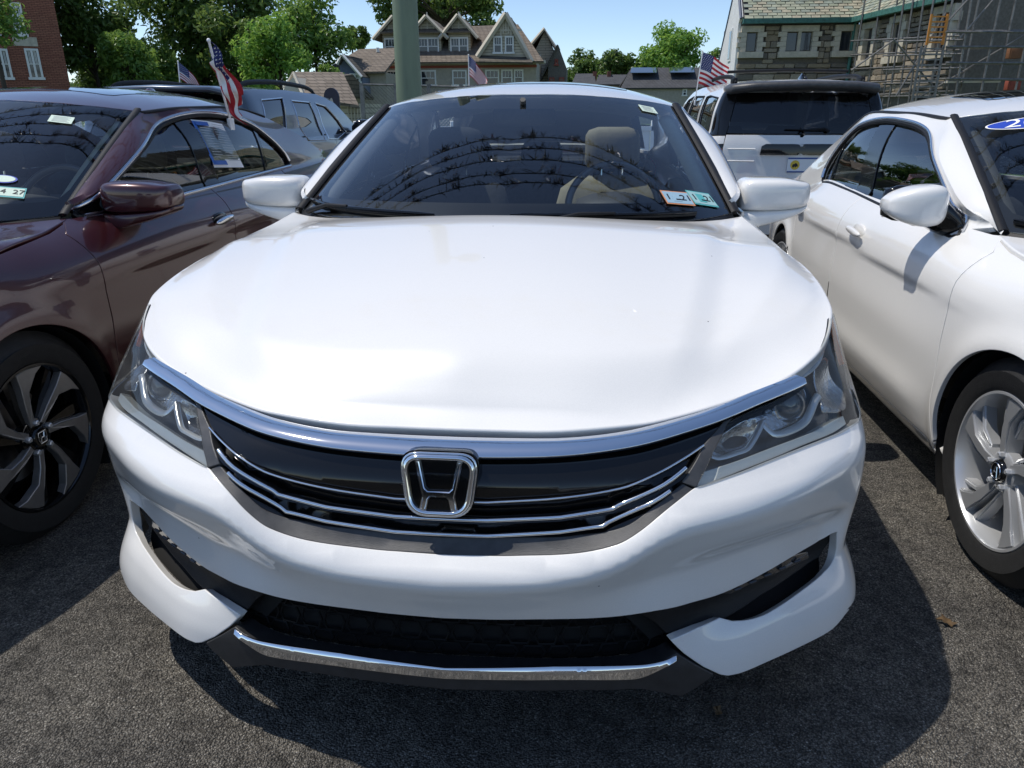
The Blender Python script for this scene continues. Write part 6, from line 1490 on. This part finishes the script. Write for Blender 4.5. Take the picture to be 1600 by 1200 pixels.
# wing turned towards the viewer
pA = np.array(P3(1337, 40, CY)); pB = np.array(P3(1492, 40, 25.5)); ang = math.atan2(pB[1]-pA[1], pB[0]-pA[0]); WL = float(np.hypot(pB[0]-pA[0], pB[1]-pA[1])); zW = zE
wing = empty('stone_building', (l8.x+x1+.02, CY+.02, 0)); tag(wing, 'stone wing of the hall standing behind the scaffolding', 'building'); wing.rotation_euler = (0, 0, ang)
wallbox('wall', 0, WL, 0, 5, 0, zW, M['mortar'], wing)
slab_roof('roof', (-.2, -.45, zW+.03), (WL, -.45, zW+.03), (WL, 4.5, zW+5), (-.2, 4.5, zW+5), M['shingle_grey'], wing, .1)
slate_roof(wing, (-.2, -.45, zW+.05), (WL, -.45, zW+.05), (-.2, 4.5, zW+5.02), (WL, 4.5, zW+5.02), 42, .36)
wallbox('gutter', -.1, WL, -.6, -.38, zW-.12, zW+.06, M['copper_green'], wing)
tube_obj('downspout', [(.15, -.25, zW-.1), (.15, -.25, .1)], .07, M['copper_green'], wing)
def fr2(s, z, proud=0.0): return (s, -.05-proud, z), 0
ww = []
for s0, s1 in ((.95, 1.55), (2.9, 3.5), (5.6, 6.3)):
    ww.append((s0-.3, s1+.3, zW-1.75, zW-.15)); stone_window(wing, fr2, s0, s1, zW-1.5, zW-.4, 1)
lay_stones(wing, WL, 1.7, zW-.16, fr2, ww, 295)
# dark-coloured stone block at the end of the wing
dk = empty('stone_building', (float(pB[0])-.1, 25.6, 0)); tag(dk, 'dark stone block standing behind the scaffolding bars', 'building')
wallbox('wall', 0, 9, .4, 8, 0, 8.5, M['dark_stone'], dk)
for k in range(46):
    o = bpy.data.objects.new('stone', random.choice(stone_me)); col.objects.link(o); o.parent = dk; o.location = (random.uniform(.3, 6), .36, random.uniform(1.4, 6)); o.scale = (random.uniform(.4, .9), .12, random.uniform(.14, .22)); o.material_slots[0].link = 'OBJECT'; o.material_slots[0].material = M['dark_stone']
# ------------------------------------------------------------------ scaffolding
sc = empty('scaffolding', (float(pB[0]), 24.0, 0)); tag(sc, 'grey tube scaffolding standing around the stone wing', 'scaffold'); scl = Vector(sc.location)
def SP3(px, py, Y): p = Vector(P3(px, py, Y)); return p-scl
def bar(p, q, r=.032, m=None, nm='scaffold_pole'): return tube_obj(nm, [p, q], r, m or M['steel'], sc, n=6)
def upright(px, Y, lean=0): 
    p = SP3(px, 90, Y); bar((p.x-lean, p.y, 0), (p.x+lean, p.y, 9))
for px, Y in ((1338, 30.5), (1362, 29.5), (1388, 28.6), (1398, 27.2), (1412, 27.0), (1428, 26.0), (1443, 25.6), (1462, 25.0), (1472, 24.2), (1488, 24.8), (1500, 23.6), (1512, 24.6), (1545, 23.6), (1568, 24.6), (1598, 23.6), (1640, 23.6)): upright(px, Y, random.uniform(-.12, .12))
for py in (48, 74, 99, 125, 150):      # ledgers across the dark block
    for Y in (23.55, 24.65): bar(SP3(1478, py+random.uniform(-2, 2), Y), SP3(1680, py+random.uniform(-3, 3), Y), .038)
for py in (62, 84, 106, 128, 148):     # ledgers along the wing
    bar(SP3(1330, py+2, 30.4), SP3(1500, py-6, 24.4)); bar(SP3(1380, py+3, 27.6), SP3(1505, py, 23.6), .028)
for a, b in (((1475, 40), (1530, -20)), ((1440, 150), (1600, 55)), ((1395, 60), (1470, 150)), ((1500, 60), (1560, -10)), ((1400, 150), (1478, 20)), ((1330, 110), (1400, 60))): bar(SP3(*a, 24.0), SP3(*b, 24.0), .026)
for a, b in (((1478, 128), (1560, 128)),):
    for j in range(3): p, q = SP3(*a, 23.8+.3*j), SP3(*b, 23.8+.3*j); box_obj('plank', tuple((p+q)/2), (abs(q.x-p.x), .25, .05), M['tan_trim'], sc)
def ladder(pxa, pxb, pt_, pb_, Y, m, lab, n):
    p0, p1 = P3(pxa, pt_, Y), P3(pxb, pb_, Y); x = (p0[0]+p1[0])/2; w = abs(p1[0]-p0[0])*.9; l = empty('ladder', (x, Y, 0)); tag(l, lab, 'ladder'); zt_, zb_ = p0[2], p1[2]
    for s in (-1, 1): box_obj('rail', (s*w/2, 0, (zt_+zb_)/2), (.06, .05, zt_-zb_), m, l)
    for k in range(n): box_obj('rung', (0, 0, zb_+(k+.5)*(zt_-zb_)/n), (w-.06, .03, .04), m, l)
ladder(1455, 1474, 22, 70, 23.9, M['ladder_orange'], 'orange ladder fixed upright high on the scaffolding', 6)
ladder(1438, 1458, 72, 172, 23.7, M['steel'], 'grey metal ladder reaching up to the orange ladder', 12)
for px, py, m, lab in ((1585, 83, M['box_brown'], 'brown box hanging on the scaffolding'), (1582, 133, M['red_trim'], 'red box standing on the scaffolding')):
    o = box_obj('site_box', (0, 0, 0), (.34, .3, .30), m, None, bevel=.02); o.location = P3(px, py, 24.1); tag(o, lab, 'box')

# ------------------------------------------------------------------ fences, gate, sign, lamp post
M['pole_green'] = add_noise(mat('pole_green', (.17, .22, .14), .55), 4, .15, stretch=(3, 3, .4))
lp_ = un(635.5, 70, Y=6.4); lampp = empty('lamp_post', (float(lp_[0]), 6.4, -.15)); tag(lampp, 'tall grey green tapered steel lamp post behind the parked cars', 'lamp post')
bm = bmesh.new(); lathe(bm, [(0, .0001), (0, .20), (.03, .20), (.06, .135), (.5, .131), (3, .112), (4.75, .10), (4.77, .0001)], 28, 'Z'); bm_obj('post', bm, M['pole_green'], lampp, angle=40)
tube_obj('arm', [(0, 0, 4.55), (.15, -.05, 4.62), (.3, -.1, 4.62)], .035, M['pole_green'], lampp)
bm = bmesh.new(); rounded_loft(bm, [(.25, 4.58, 4.66, -.2, .0), (.3, 4.55, 4.69, -.24, .04), (.5, 4.55, 4.68, -.24, .04), (.55, 4.58, 4.65, -.2, .0)], 16, 3); bm_obj('lamp_head', bm, M['pole_green'], lampp, smooth=True)
wf = empty('picket_fence', P3(556, 185, 16)[:2]+(-.2,)); tag(wf, 'white board fence beside the shed', 'fence'); l9 = Vector(wf.location)
M['white_fence'] = mat('white_fence', (.78, .78, .76), .5)
for k in range(-6, 8):
    box_obj('post', (k*1.1, 0, .62), (.11, .11, 1.24), M['white_fence'], wf, bevel=.01, seg=1)
    if k < 7:
        for j in range(5): box_obj('board', (k*1.1+.16+.195*j, 0, .58), (.185, .03, .95), M['white_fence'], wf)
box_obj('rail', (.5, -.03, 1.08), (15, .05, .09), M['white_fence'], wf); box_obj('rail', (.5, -.03, .15), (15, .05, .09), M['white_fence'], wf)
M['iron'] = mat('iron', (.012, .012, .013), .5)
irf = empty('iron_fence', P3(556, 190, 14)[:2]+(-.2,)); tag(irf, 'low black iron railing in front of the white fence', 'fence')
for k in range(-20, 24): tube_obj('bar', [(k*.13, 0, .02), (k*.13, 0, .95)], .010, M['iron'], irf, n=5)
for z in (.12, .86): box_obj('rail', (.2, 0, z), (6.0, .03, .03), M['iron'], irf)
sg = empty('arched_sign', P3(519, 160, 15)[:2]+(-.2,)); tag(sg, 'dark arched board sign on posts beside the shed', 'sign')
M['sign_dark'] = add_noise(mat('sign_dark', (.02, .018, .035), .45), 10, .3)
ztop = P3(519, 137, 15)[2]+.2
prism('board', [(-.16, .75)]+[(.16*math.cos(t), ztop-.18+.18*math.sin(t)) for t in np.linspace(math.pi, 0, 13)]+[(.16, .75)], -.03, .03, M['sign_dark'], sg)
for s in (-.12, .12): box_obj('post', (s, .06, .6), (.05, .05, 1.2), M['sign_dark'], sg)
oval(sg, 'sign_crest', Matrix.Translation((0, -.034, ztop-.3)) @ Matrix.Rotation(R_(90), 4, 'X'), .035, .10, M['tan_trim'], sg)
gf = empty('chain_link_fence', P3(566, 150, 20)[:2]+(-.2,)); tag(gf, 'galvanised chain link fence panel with square posts', 'fence')
zt = P3(566, 130, 20)[2]+.2
for k in range(5): box_obj('post', (k*.85, .4*k, zt/2), (.10, .10, zt), M['steel'], gf)
tube_obj('top_rail', [(0, 0, zt-.03), (3.4, 1.6, zt-.10)], .025, M['steel'], gf)
bm = bmesh.new()
for k in range(40):
    for s in (1, -1):
        a = k*.09; b = a+s*zt*.9
        t0 = max(0, min(3.4, a)); t1 = max(0, min(3.4, b))
        if abs(b-a) < 1e-6 or t0 == t1: continue
        z_0, z_1 = .03+(t0-a)/(b-a)*zt*.97, .03+(t1-a)/(b-a)*zt*.97
        tube(bm, [(t0, .47*t0, z_0), (t1, .47*t1, z_1)], .006, 3, cap=False)
o = bm_obj('wire_mesh', bm, M['steel'], gf); o['kind'] = 'stuff'
# ================================================================= trees
def leaf_mat(name, c1, c2):
    m = bpy.data.materials.new(name); m.use_nodes = True; N = m.node_tree.nodes; L = m.node_tree.links; N.remove(N['Principled BSDF']); out = N['Material Output']
    g = N.new('ShaderNodeNewGeometry'); r = N.new('ShaderNodeValToRGB'); r.color_ramp.elements[0].color = (*c1, 1); r.color_ramp.elements[1].color = (*c2, 1); L.new(g.outputs['Random Per Island'], r.inputs[0])
    d = N.new('ShaderNodeBsdfDiffuse'); t = N.new('ShaderNodeBsdfTranslucent'); gl = N.new('ShaderNodeBsdfGlossy'); gl.inputs['Roughness'].default_value = .4; gl.inputs['Color'].default_value = (.5, .5, .5, 1)
    L.new(r.outputs[0], d.inputs[0]); hs_ = N.new('ShaderNodeHueSaturation'); hs_.inputs['Value'].default_value = 1.3; hs_.inputs['Hue'].default_value = .48; L.new(r.outputs[0], hs_.inputs['Color']); L.new(hs_.outputs[0], t.inputs[0])
    m1 = N.new('ShaderNodeMixShader'); m1.inputs[0].default_value = .45; L.new(d.outputs[0], m1.inputs[1]); L.new(t.outputs[0], m1.inputs[2])
    m2 = N.new('ShaderNodeMixShader'); m2.inputs[0].default_value = .05; L.new(m1.outputs[0], m2.inputs[1]); L.new(gl.outputs[0], m2.inputs[2]); L.new(m2.outputs[0], out.inputs['Surface'])
    return m
M['leaf_dark'] = leaf_mat('leaf_dark', (.06, .125, .028), (.17, .27, .065)); M['leaf_mid'] = leaf_mat('leaf_mid', (.085, .19, .035), (.22, .36, .075)); M['leaf_bright'] = leaf_mat('leaf_bright', (.11, .26, .04), (.28, .46, .09))
M['bark'] = add_noise(mat('bark', (.07, .055, .042), .95), 6, .35, bump=.5, stretch=(1, 1, .3))
def tree(pxc, ptop, pw, Y, leaf, label, pbot=None, seed=0, n=5200, ls=.30, dens=1.0, zbase=-.2, clump=.55):
    r = np.random.default_rng(seed+100); top = P3(pxc, ptop, Y); sc_ = abs(P3(pxc+pw/2, 60, Y)[0]-P3(pxc-pw/2, 60, Y)[0])/2
    zt = top[2]; zb = P3(pxc, pbot, Y)[2] if pbot is not None else max(1.2, zt-2.9*sc_)
    root = empty('tree', (top[0], Y, zbase)); tag(root, label, 'tree')
    zt -= zbase; zb -= zbase; H = zt-zb; cz = (zt+zb)/2
    # limbs
    bm = bmesh.new(); rt = max(.10, sc_*.055); tube(bm, [(0, 0, 0), (.02*sc_, 0, zb*.6), (-.02*sc_, .05, zb+.2*H), (0, 0, zb+.75*H)], [rt*1.25, rt, rt*.75, rt*.2], 8)
    cl = []
    nb = 26
    for k in range(nb):
        th = r.uniform(0, 2*math.pi); v = r.uniform(-.85, .95); w = math.sqrt(max(0, 1-v*v))
        rr = r.uniform(.45, .92); prof = (1.0 if v < .2 else 1-.35*(v-.2)); c = np.array([math.cos(th)*w*rr*sc_*prof, math.sin(th)*w*rr*sc_*.9*prof, cz+v*rr*H/2*1.02])
        cl.append((c, r.uniform(.26, .46)*min(sc_, H/2)))
        s = np.array([0, 0, zb+(c[2]-zb)*.45]); tube(bm, [s, (s+c)/2+np.array([0, 0, .1*H*.3]), c], [rt*.4, rt*.25, rt*.06], 5)
    bm_obj('trunk', bm, M['bark'], root, smooth=True)
    cl.append((np.array([0, 0, cz]), .45*min(sc_, H/2)))
    wts = np.array([q[1]**2 for q in cl]); idx = r.choice(len(cl), n, p=wts/wts.sum())
    C = np.array([q[0] for q in cl])[idx]; Rr = np.array([q[1] for q in cl])[idx]
    d = r.normal(size=(n, 3)); d /= np.linalg.norm(d, axis=1)[:, None]; rad = Rr*(r.uniform(0, 1, n)**.45)*1.1
    Pp = C+d*rad[:, None]*[1, 1, .8]
    # leaves: folded quads, tilted mostly outwards/up
    nn = d*.8+r.normal(size=(n, 3))*.6+[0, 0, .5]; nn /= np.linalg.norm(nn, axis=1)[:, None]
    a = np.cross(nn, r.normal(size=(n, 3))); a /= np.linalg.norm(a, axis=1)[:, None]; b = np.cross(nn, a); L_ = ls*r.uniform(.6, 1.25, n)[:, None]; Wd = L_*.55
    V = np.stack([Pp-a*L_*.6, Pp+b*Wd*.5+nn*L_*.08, Pp+a*L_*.6-nn*L_*.12, Pp-b*Wd*.5+nn*L_*.08], 1).reshape(-1, 3)
    me = bpy.data.meshes.new('crown'); me.from_pydata(V.tolist(), [], [(4*i, 4*i+1, 4*i+2, 4*i+3) for i in range(n)]); me.materials.append(leaf); me.update(); link('crown', me, root)
    return root
TR = [
 (118, -60, 120, 46, 'leaf_dark', 'dark leafy tree rising beside the brick building', 150, 6000, .34),
 (186, 42, 92, 41, 'leaf_mid', 'low mid green tree in front of the dark trees by the brick building', 150, 4200, .26),
 (265, -150, 170, 50, 'leaf_dark', 'tallest dark broadleaf tree of the row behind the blue grey SUV', 150, 8000, .36),
 (352, -90, 130, 47, 'leaf_dark', 'dark green tree between the tallest tree and the bright green one', 150, 6500, .34),
 (428, 24, 128, 38, 'leaf_bright', 'bright green rounded tree above the shed', 150, 5500, .24),
 (482, -40, 110, 45, 'leaf_mid', 'tall loose tree with sky gaps behind the bright green tree', 120, 4200, .30),
 (548, 38, 62, 72, 'leaf_dark', 'small dark tree showing above the brown roofed house', 80, 2600, .34),
 (520, 98, 60, 40, 'leaf_mid', 'leafy shrub tree beside the blue gable', 170, 2600, .22),
 (690, -60, 215, 68, 'leaf_dark', 'broad dark tree standing behind the dormer house', 70, 9000, .42),
 (912, 80, 64, 92, 'leaf_dark', 'dark round tree behind the far row house', 140, 3500, .42),
 (964, 77, 66, 90, 'leaf_dark', 'dark tree next to the bright tree behind the solar roof', 140, 3500, .42),
 (1012, 72, 52, 88, 'leaf_mid', 'mid green tree at the left of the solar roof ridge', 140, 2800, .40),
 (1056, 38, 104, 84, 'leaf_bright', 'bright yellow green tree above the solar roof', 140, 6500, .40),
 (1118, 78, 50, 86, 'leaf_mid', 'green tree partly hidden by the white gable end', 140, 2600, .40),
 (150, 62, 90, 52, 'leaf_dark', 'dark shrubby tree low behind the mid green one', 165, 4200, .30),
 (232, 66, 100, 47, 'leaf_mid', 'mid green bushy tree under the tallest dark tree', 165, 4600, .28),
 (310, 58, 110, 50, 'leaf_dark', 'dark bushy tree filling in below the flag on the maroon sedan', 165, 4800, .30),
 (385, 70, 90, 48, 'leaf_mid', 'low green tree behind the blue grey SUV roof rail', 165, 4000, .28),
 (-34, -40, 110, 30, 'leaf_mid', 'green foliage hanging in front of the brick building windows', 92, 3200, .20)]
for k, (a, b, c, d, e, f, g, n, ls) in enumerate(TR): tree(a, b, c, d, M[e], f, g, k, n, ls)
# a far belt of woodland closing the view
def belt():
    r = np.random.default_rng(5); n = 16000; th = r.uniform(-.95, .95, n); R0 = r.uniform(150, 175, n); x = np.sin(th)*R0; y = np.cos(th)*R0
    hgt = 7+3*np.sin(th*23)+2*np.sin(th*61+1); z = r.uniform(0, 1, n)**.7*hgt; Pp = np.stack([x, y, z], 1); nn = r.normal(size=(n, 3)); nn /= np.linalg.norm(nn, axis=1)[:, None]; a = np.cross(nn, r.normal(size=(n, 3))); a /= np.linalg.norm(a, axis=1)[:, None]; b = np.cross(nn, a)
    V = np.stack([Pp-a*.9, Pp+b*.6, Pp+a*.9, Pp-b*.6], 1).reshape(-1, 3); me = bpy.data.meshes.new('distant_woodland'); me.from_pydata(V.tolist(), [], [(4*i, 4*i+1, 4*i+2, 4*i+3) for i in range(n)]); me.materials.append(M['leaf_dark']); o = link('distant_woodland', me); tag(o, 'far belt of dark trees along the horizon', 'woodland', kind='stuff')
belt()
# ================================================================= flags
M['flag_red'] = mat('flag_red', (.42, .018, .03), .75); M['flag_white'] = mat('flag_white', (.80, .80, .78), .75); M['flag_blue'] = mat('flag_blue', (.018, .028, .13), .75); M['stick'] = mat('stick', (.80, .80, .80), .4)
def flag(base, topp, cloth_fn, label, nx=26, stick_r=.006):
    """window flag: white staff with clip, cloth given by cloth_fn(a, b) (a along the fly 0..1, b down the hoist 0..1)"""
    root = empty('flag', base); tag(root, label, 'flag'); B = Vector(base)
    tube_obj('staff', [(0, 0, 0), Vector(topp)-B], stick_r, M['stick'], root, n=8)
    d = (Vector(topp)-B); bm = bmesh.new(); bmesh.ops.create_uvsphere(bm, u_segments=10, v_segments=6, radius=stick_r*1.6); bmesh.ops.translate(bm, vec=d, verts=bm.verts); bm_obj('finial', bm, M['stick'], root, smooth=True)
    box_obj('clip', (0, 0, -.02), (.02, .05, .06), M['stick'], root, bevel=.004)
    def pt(a, b): return Vector(cloth_fn(a, b))-B
    ny = 13
    for nm, m, sel in (('red_stripes', M['flag_red'], lambda i, j: j % 2 == 0 and not (i < nx*.4 and j < 7)), ('white_stripes', M['flag_white'], lambda i, j: j % 2 == 1 and not (i < nx*.4 and j < 7)), ('canton', M['flag_blue'], lambda i, j: i < nx*.4 and j < 7)):
        bm = bmesh.new(); vd = {}
        def gv(i, j):
            if (i, j) not in vd: vd[(i, j)] = bm.verts.new(pt(i/nx, j/(2*ny)))
            return vd[(i, j)]
        for i in range(nx):
            for j in range(2*ny):
                if sel(i, j//2): bm.faces.new((gv(i, j), gv(i+1, j), gv(i+1, j+1), gv(i, j+1)))
        bm_obj(nm, bm, m, root, smooth=True)
    bm = bmesh.new()
    for r_ in range(9):
        for c_ in range(6 if r_ % 2 == 0 else 5):
            a = (.4*((c_+.5)/6+(0 if r_ % 2 == 0 else .5/6))); b = 7/13*(r_+.7)/9.4; s = .011
            for off in (1, -1):
                q = [pt(a+dx, b+dy) for dx, dy in ((-s, 0), (0, -s*1.5), (s, 0), (0, s*1.5))]; n = (q[2]-q[0]).cross(q[3]-q[1]).normalized()*.0012*off
                bm.faces.new([bm.verts.new(v+n) for v in q])
    bm_obj('stars', bm, M['flag_white'], root)
    return root
# 1: on the maroon sedan rear window
b1 = S1b.ev(S1b.pick([(360, 188)]), .0)[0]+S1b.org; t1 = un(326, 63, X=float(b1[0])+.05)
def c1f(a, b):
    s = np.array(t1)*(1-b*.42)+np.array(b1)*(b*.42)      # hoist along the upper staff
    f = np.array([.02, .08, 0])*a+np.array([0, 0, -.20])*a**1.0; w = .028*math.sin(9*a+5*b)*a+.02*math.sin(17*b+3*a)
    along = np.array(b1)-np.array(t1)
    return s+f*.80+np.array([w+.03*a, .10*a*(1-b)+.02*math.sin(12*a+7*b), .0])+along*.22*a
flag(tuple(b1), tuple(t1), c1f, 'American flag drooping from the maroon sedan rear window')
# 2: on the far side of the blue grey SUV
def wave_cloth(t, b, length, drop, direction, amp=.03, sag=.25, ph=0, hoist=.55):
    t = np.array(t); b = np.array(b); d = np.array(direction)
    def fn(a, v):
        p = t+(b-t)*(.02+hoist*v); q = p+d*length*a+np.array([0, 0, -sag*a**1.4*length]); q = q+np.array([-d[1], d[0], 0])*amp*math.sin(8*a+3*v+ph)*a
        return q
    return fn
b2 = np.array(P3(282, 140, 7.3)); t2 = np.array(P3(278, 96, 7.35)); flag(tuple(b2), tuple(t2), wave_cloth(t2, b2, .30, 0, (.45, .75, 0), .03, .9, hoist=.6), 'small flag on the far side of the blue grey SUV')
b3 = np.array(P3(733, 136, 8.2)); t3 = np.array(P3(732, 86, 8.2)); flag(tuple(b3), tuple(t3), wave_cloth(t3, b3, .36, 0, (.62, -.2, 0), .04, .75, 1.0, hoist=.62), 'small flag showing just above the white sedan roof')
b4 = np.array(P3(1086, 158, 8.9)); t4 = np.array(P3(1098, 80, 8.85)); flag(tuple(b4), tuple(t4), wave_cloth(t4, b4, .40, 0, (.85, .2, 0), .04, .42, 2.0, hoist=.62), 'American flag clipped to the white SUV side window')

# ================================================================= tinsel garlands strung over the car park
M['tinsel'] = mat('tinsel', (.75, .76, .78), .10, 1.0); M['tinsel_dark'] = mat('tinsel_dark', (.02, .02, .025), .2, .6)
M['tinsel_red'] = mat('tinsel_red', (.25, .02, .02), .2, .8)
def garland(y, z, seed, lab):
    r = np.random.default_rng(seed); root = empty('tinsel_garland', (0, y, z)); tag(root, lab, 'garland', 'tinsel garlands strung over the car park')
    xs_ = np.linspace(-9, 9, 181); sag = lambda x: -.0045*(81-x*x)*.55
    tube_obj('cord', [(x, .006*x*seed*.1, sag(x)) for x in xs_[::4]], .011, M['tinsel_dark'], root, n=5)
    for nm, m, cnt in (('fringe', M['tinsel_dark'], 1000), ('bright_fringe', M['tinsel'], 700), ('red_fringe', M['tinsel_red'], 80)):
        V, F = [], []
        for k in range(cnt):
            x = r.uniform(-9, 9); x = x+.12*math.sin(9*x+seed); L_ = r.uniform(.05, .19)*(.5+.7*math.sin(x*2.3+seed)**2); w = r.uniform(.005, .011); th = r.uniform(0, 6.28); sw = r.normal(0, .04, 2); dx, dy = math.cos(th)*w, math.sin(th)*w; z0 = sag(x)
            y0 = .006*x*seed*.1; i = len(V); V += [(x-dx, y0-dy, z0), (x+dx, y0+dy, z0), (x+dx*.8+sw[0], y0+dy*.8+sw[1], z0-L_*.6), (x-dx*.8+sw[0], y0-dy*.8+sw[1], z0-L_*.6), (x+sw[0]*2, y0+sw[1]*2.4, z0-L_)]
            F += [(i, i+1, i+2, i+3), (i+3, i+2, i+4)]
        o = mesh_obj(nm, V, F, m, root); o['kind'] = 'stuff'
for k, (y, z, w_) in enumerate(((3.9, 5.0, 'fifth'), (4.13, 5.05, 'fourth'), (4.36, 4.95, 'third'), (4.68, 5.0, 'second'), (5.02, 5.05, 'first'))): garland(y, z, k+1, 'tinsel fringe garland strung over the parked cars, %s from the lamp post' % w_)

# ================================================================= dry leaves on the asphalt
M['dry_leaf'] = add_noise(mat('dry_leaf', (.10, .06, .025), .8), 60, .4)
def dry_leaf(px, py, s, rz, lab):
    p = un(px, py, Z=0.004); root = []
    out = [(0, -.5), (.16, -.28), (.34, -.22), (.24, -.02), (.40, .2), (.15, .2), (0, .5), (-.12, .22), (-.38, .22), (-.22, 0), (-.32, -.2), (-.14, -.26)]
    V = [(x*s, y*s, .006+.02*s*10*abs(x)*.4+.006*math.sin(7*y)) for x, y in out]+[(0, 0, .004)]; n = len(out)
    o = mesh_obj('dry_leaf', V, [(i, (i+1) % n, n) for i in range(n)], M['dry_leaf'], None, loc=tuple(p)); o.rotation_euler = (0, 0, rz); tag(o, lab, 'leaf')
dry_leaf(1478, 973, .055, 1.3, 'curled brown dry leaf on the asphalt at the edge of the shadow')
dry_leaf(1121, 1113, .028, .4, 'tiny dry leaf fragment on the shaded asphalt below the bumper')
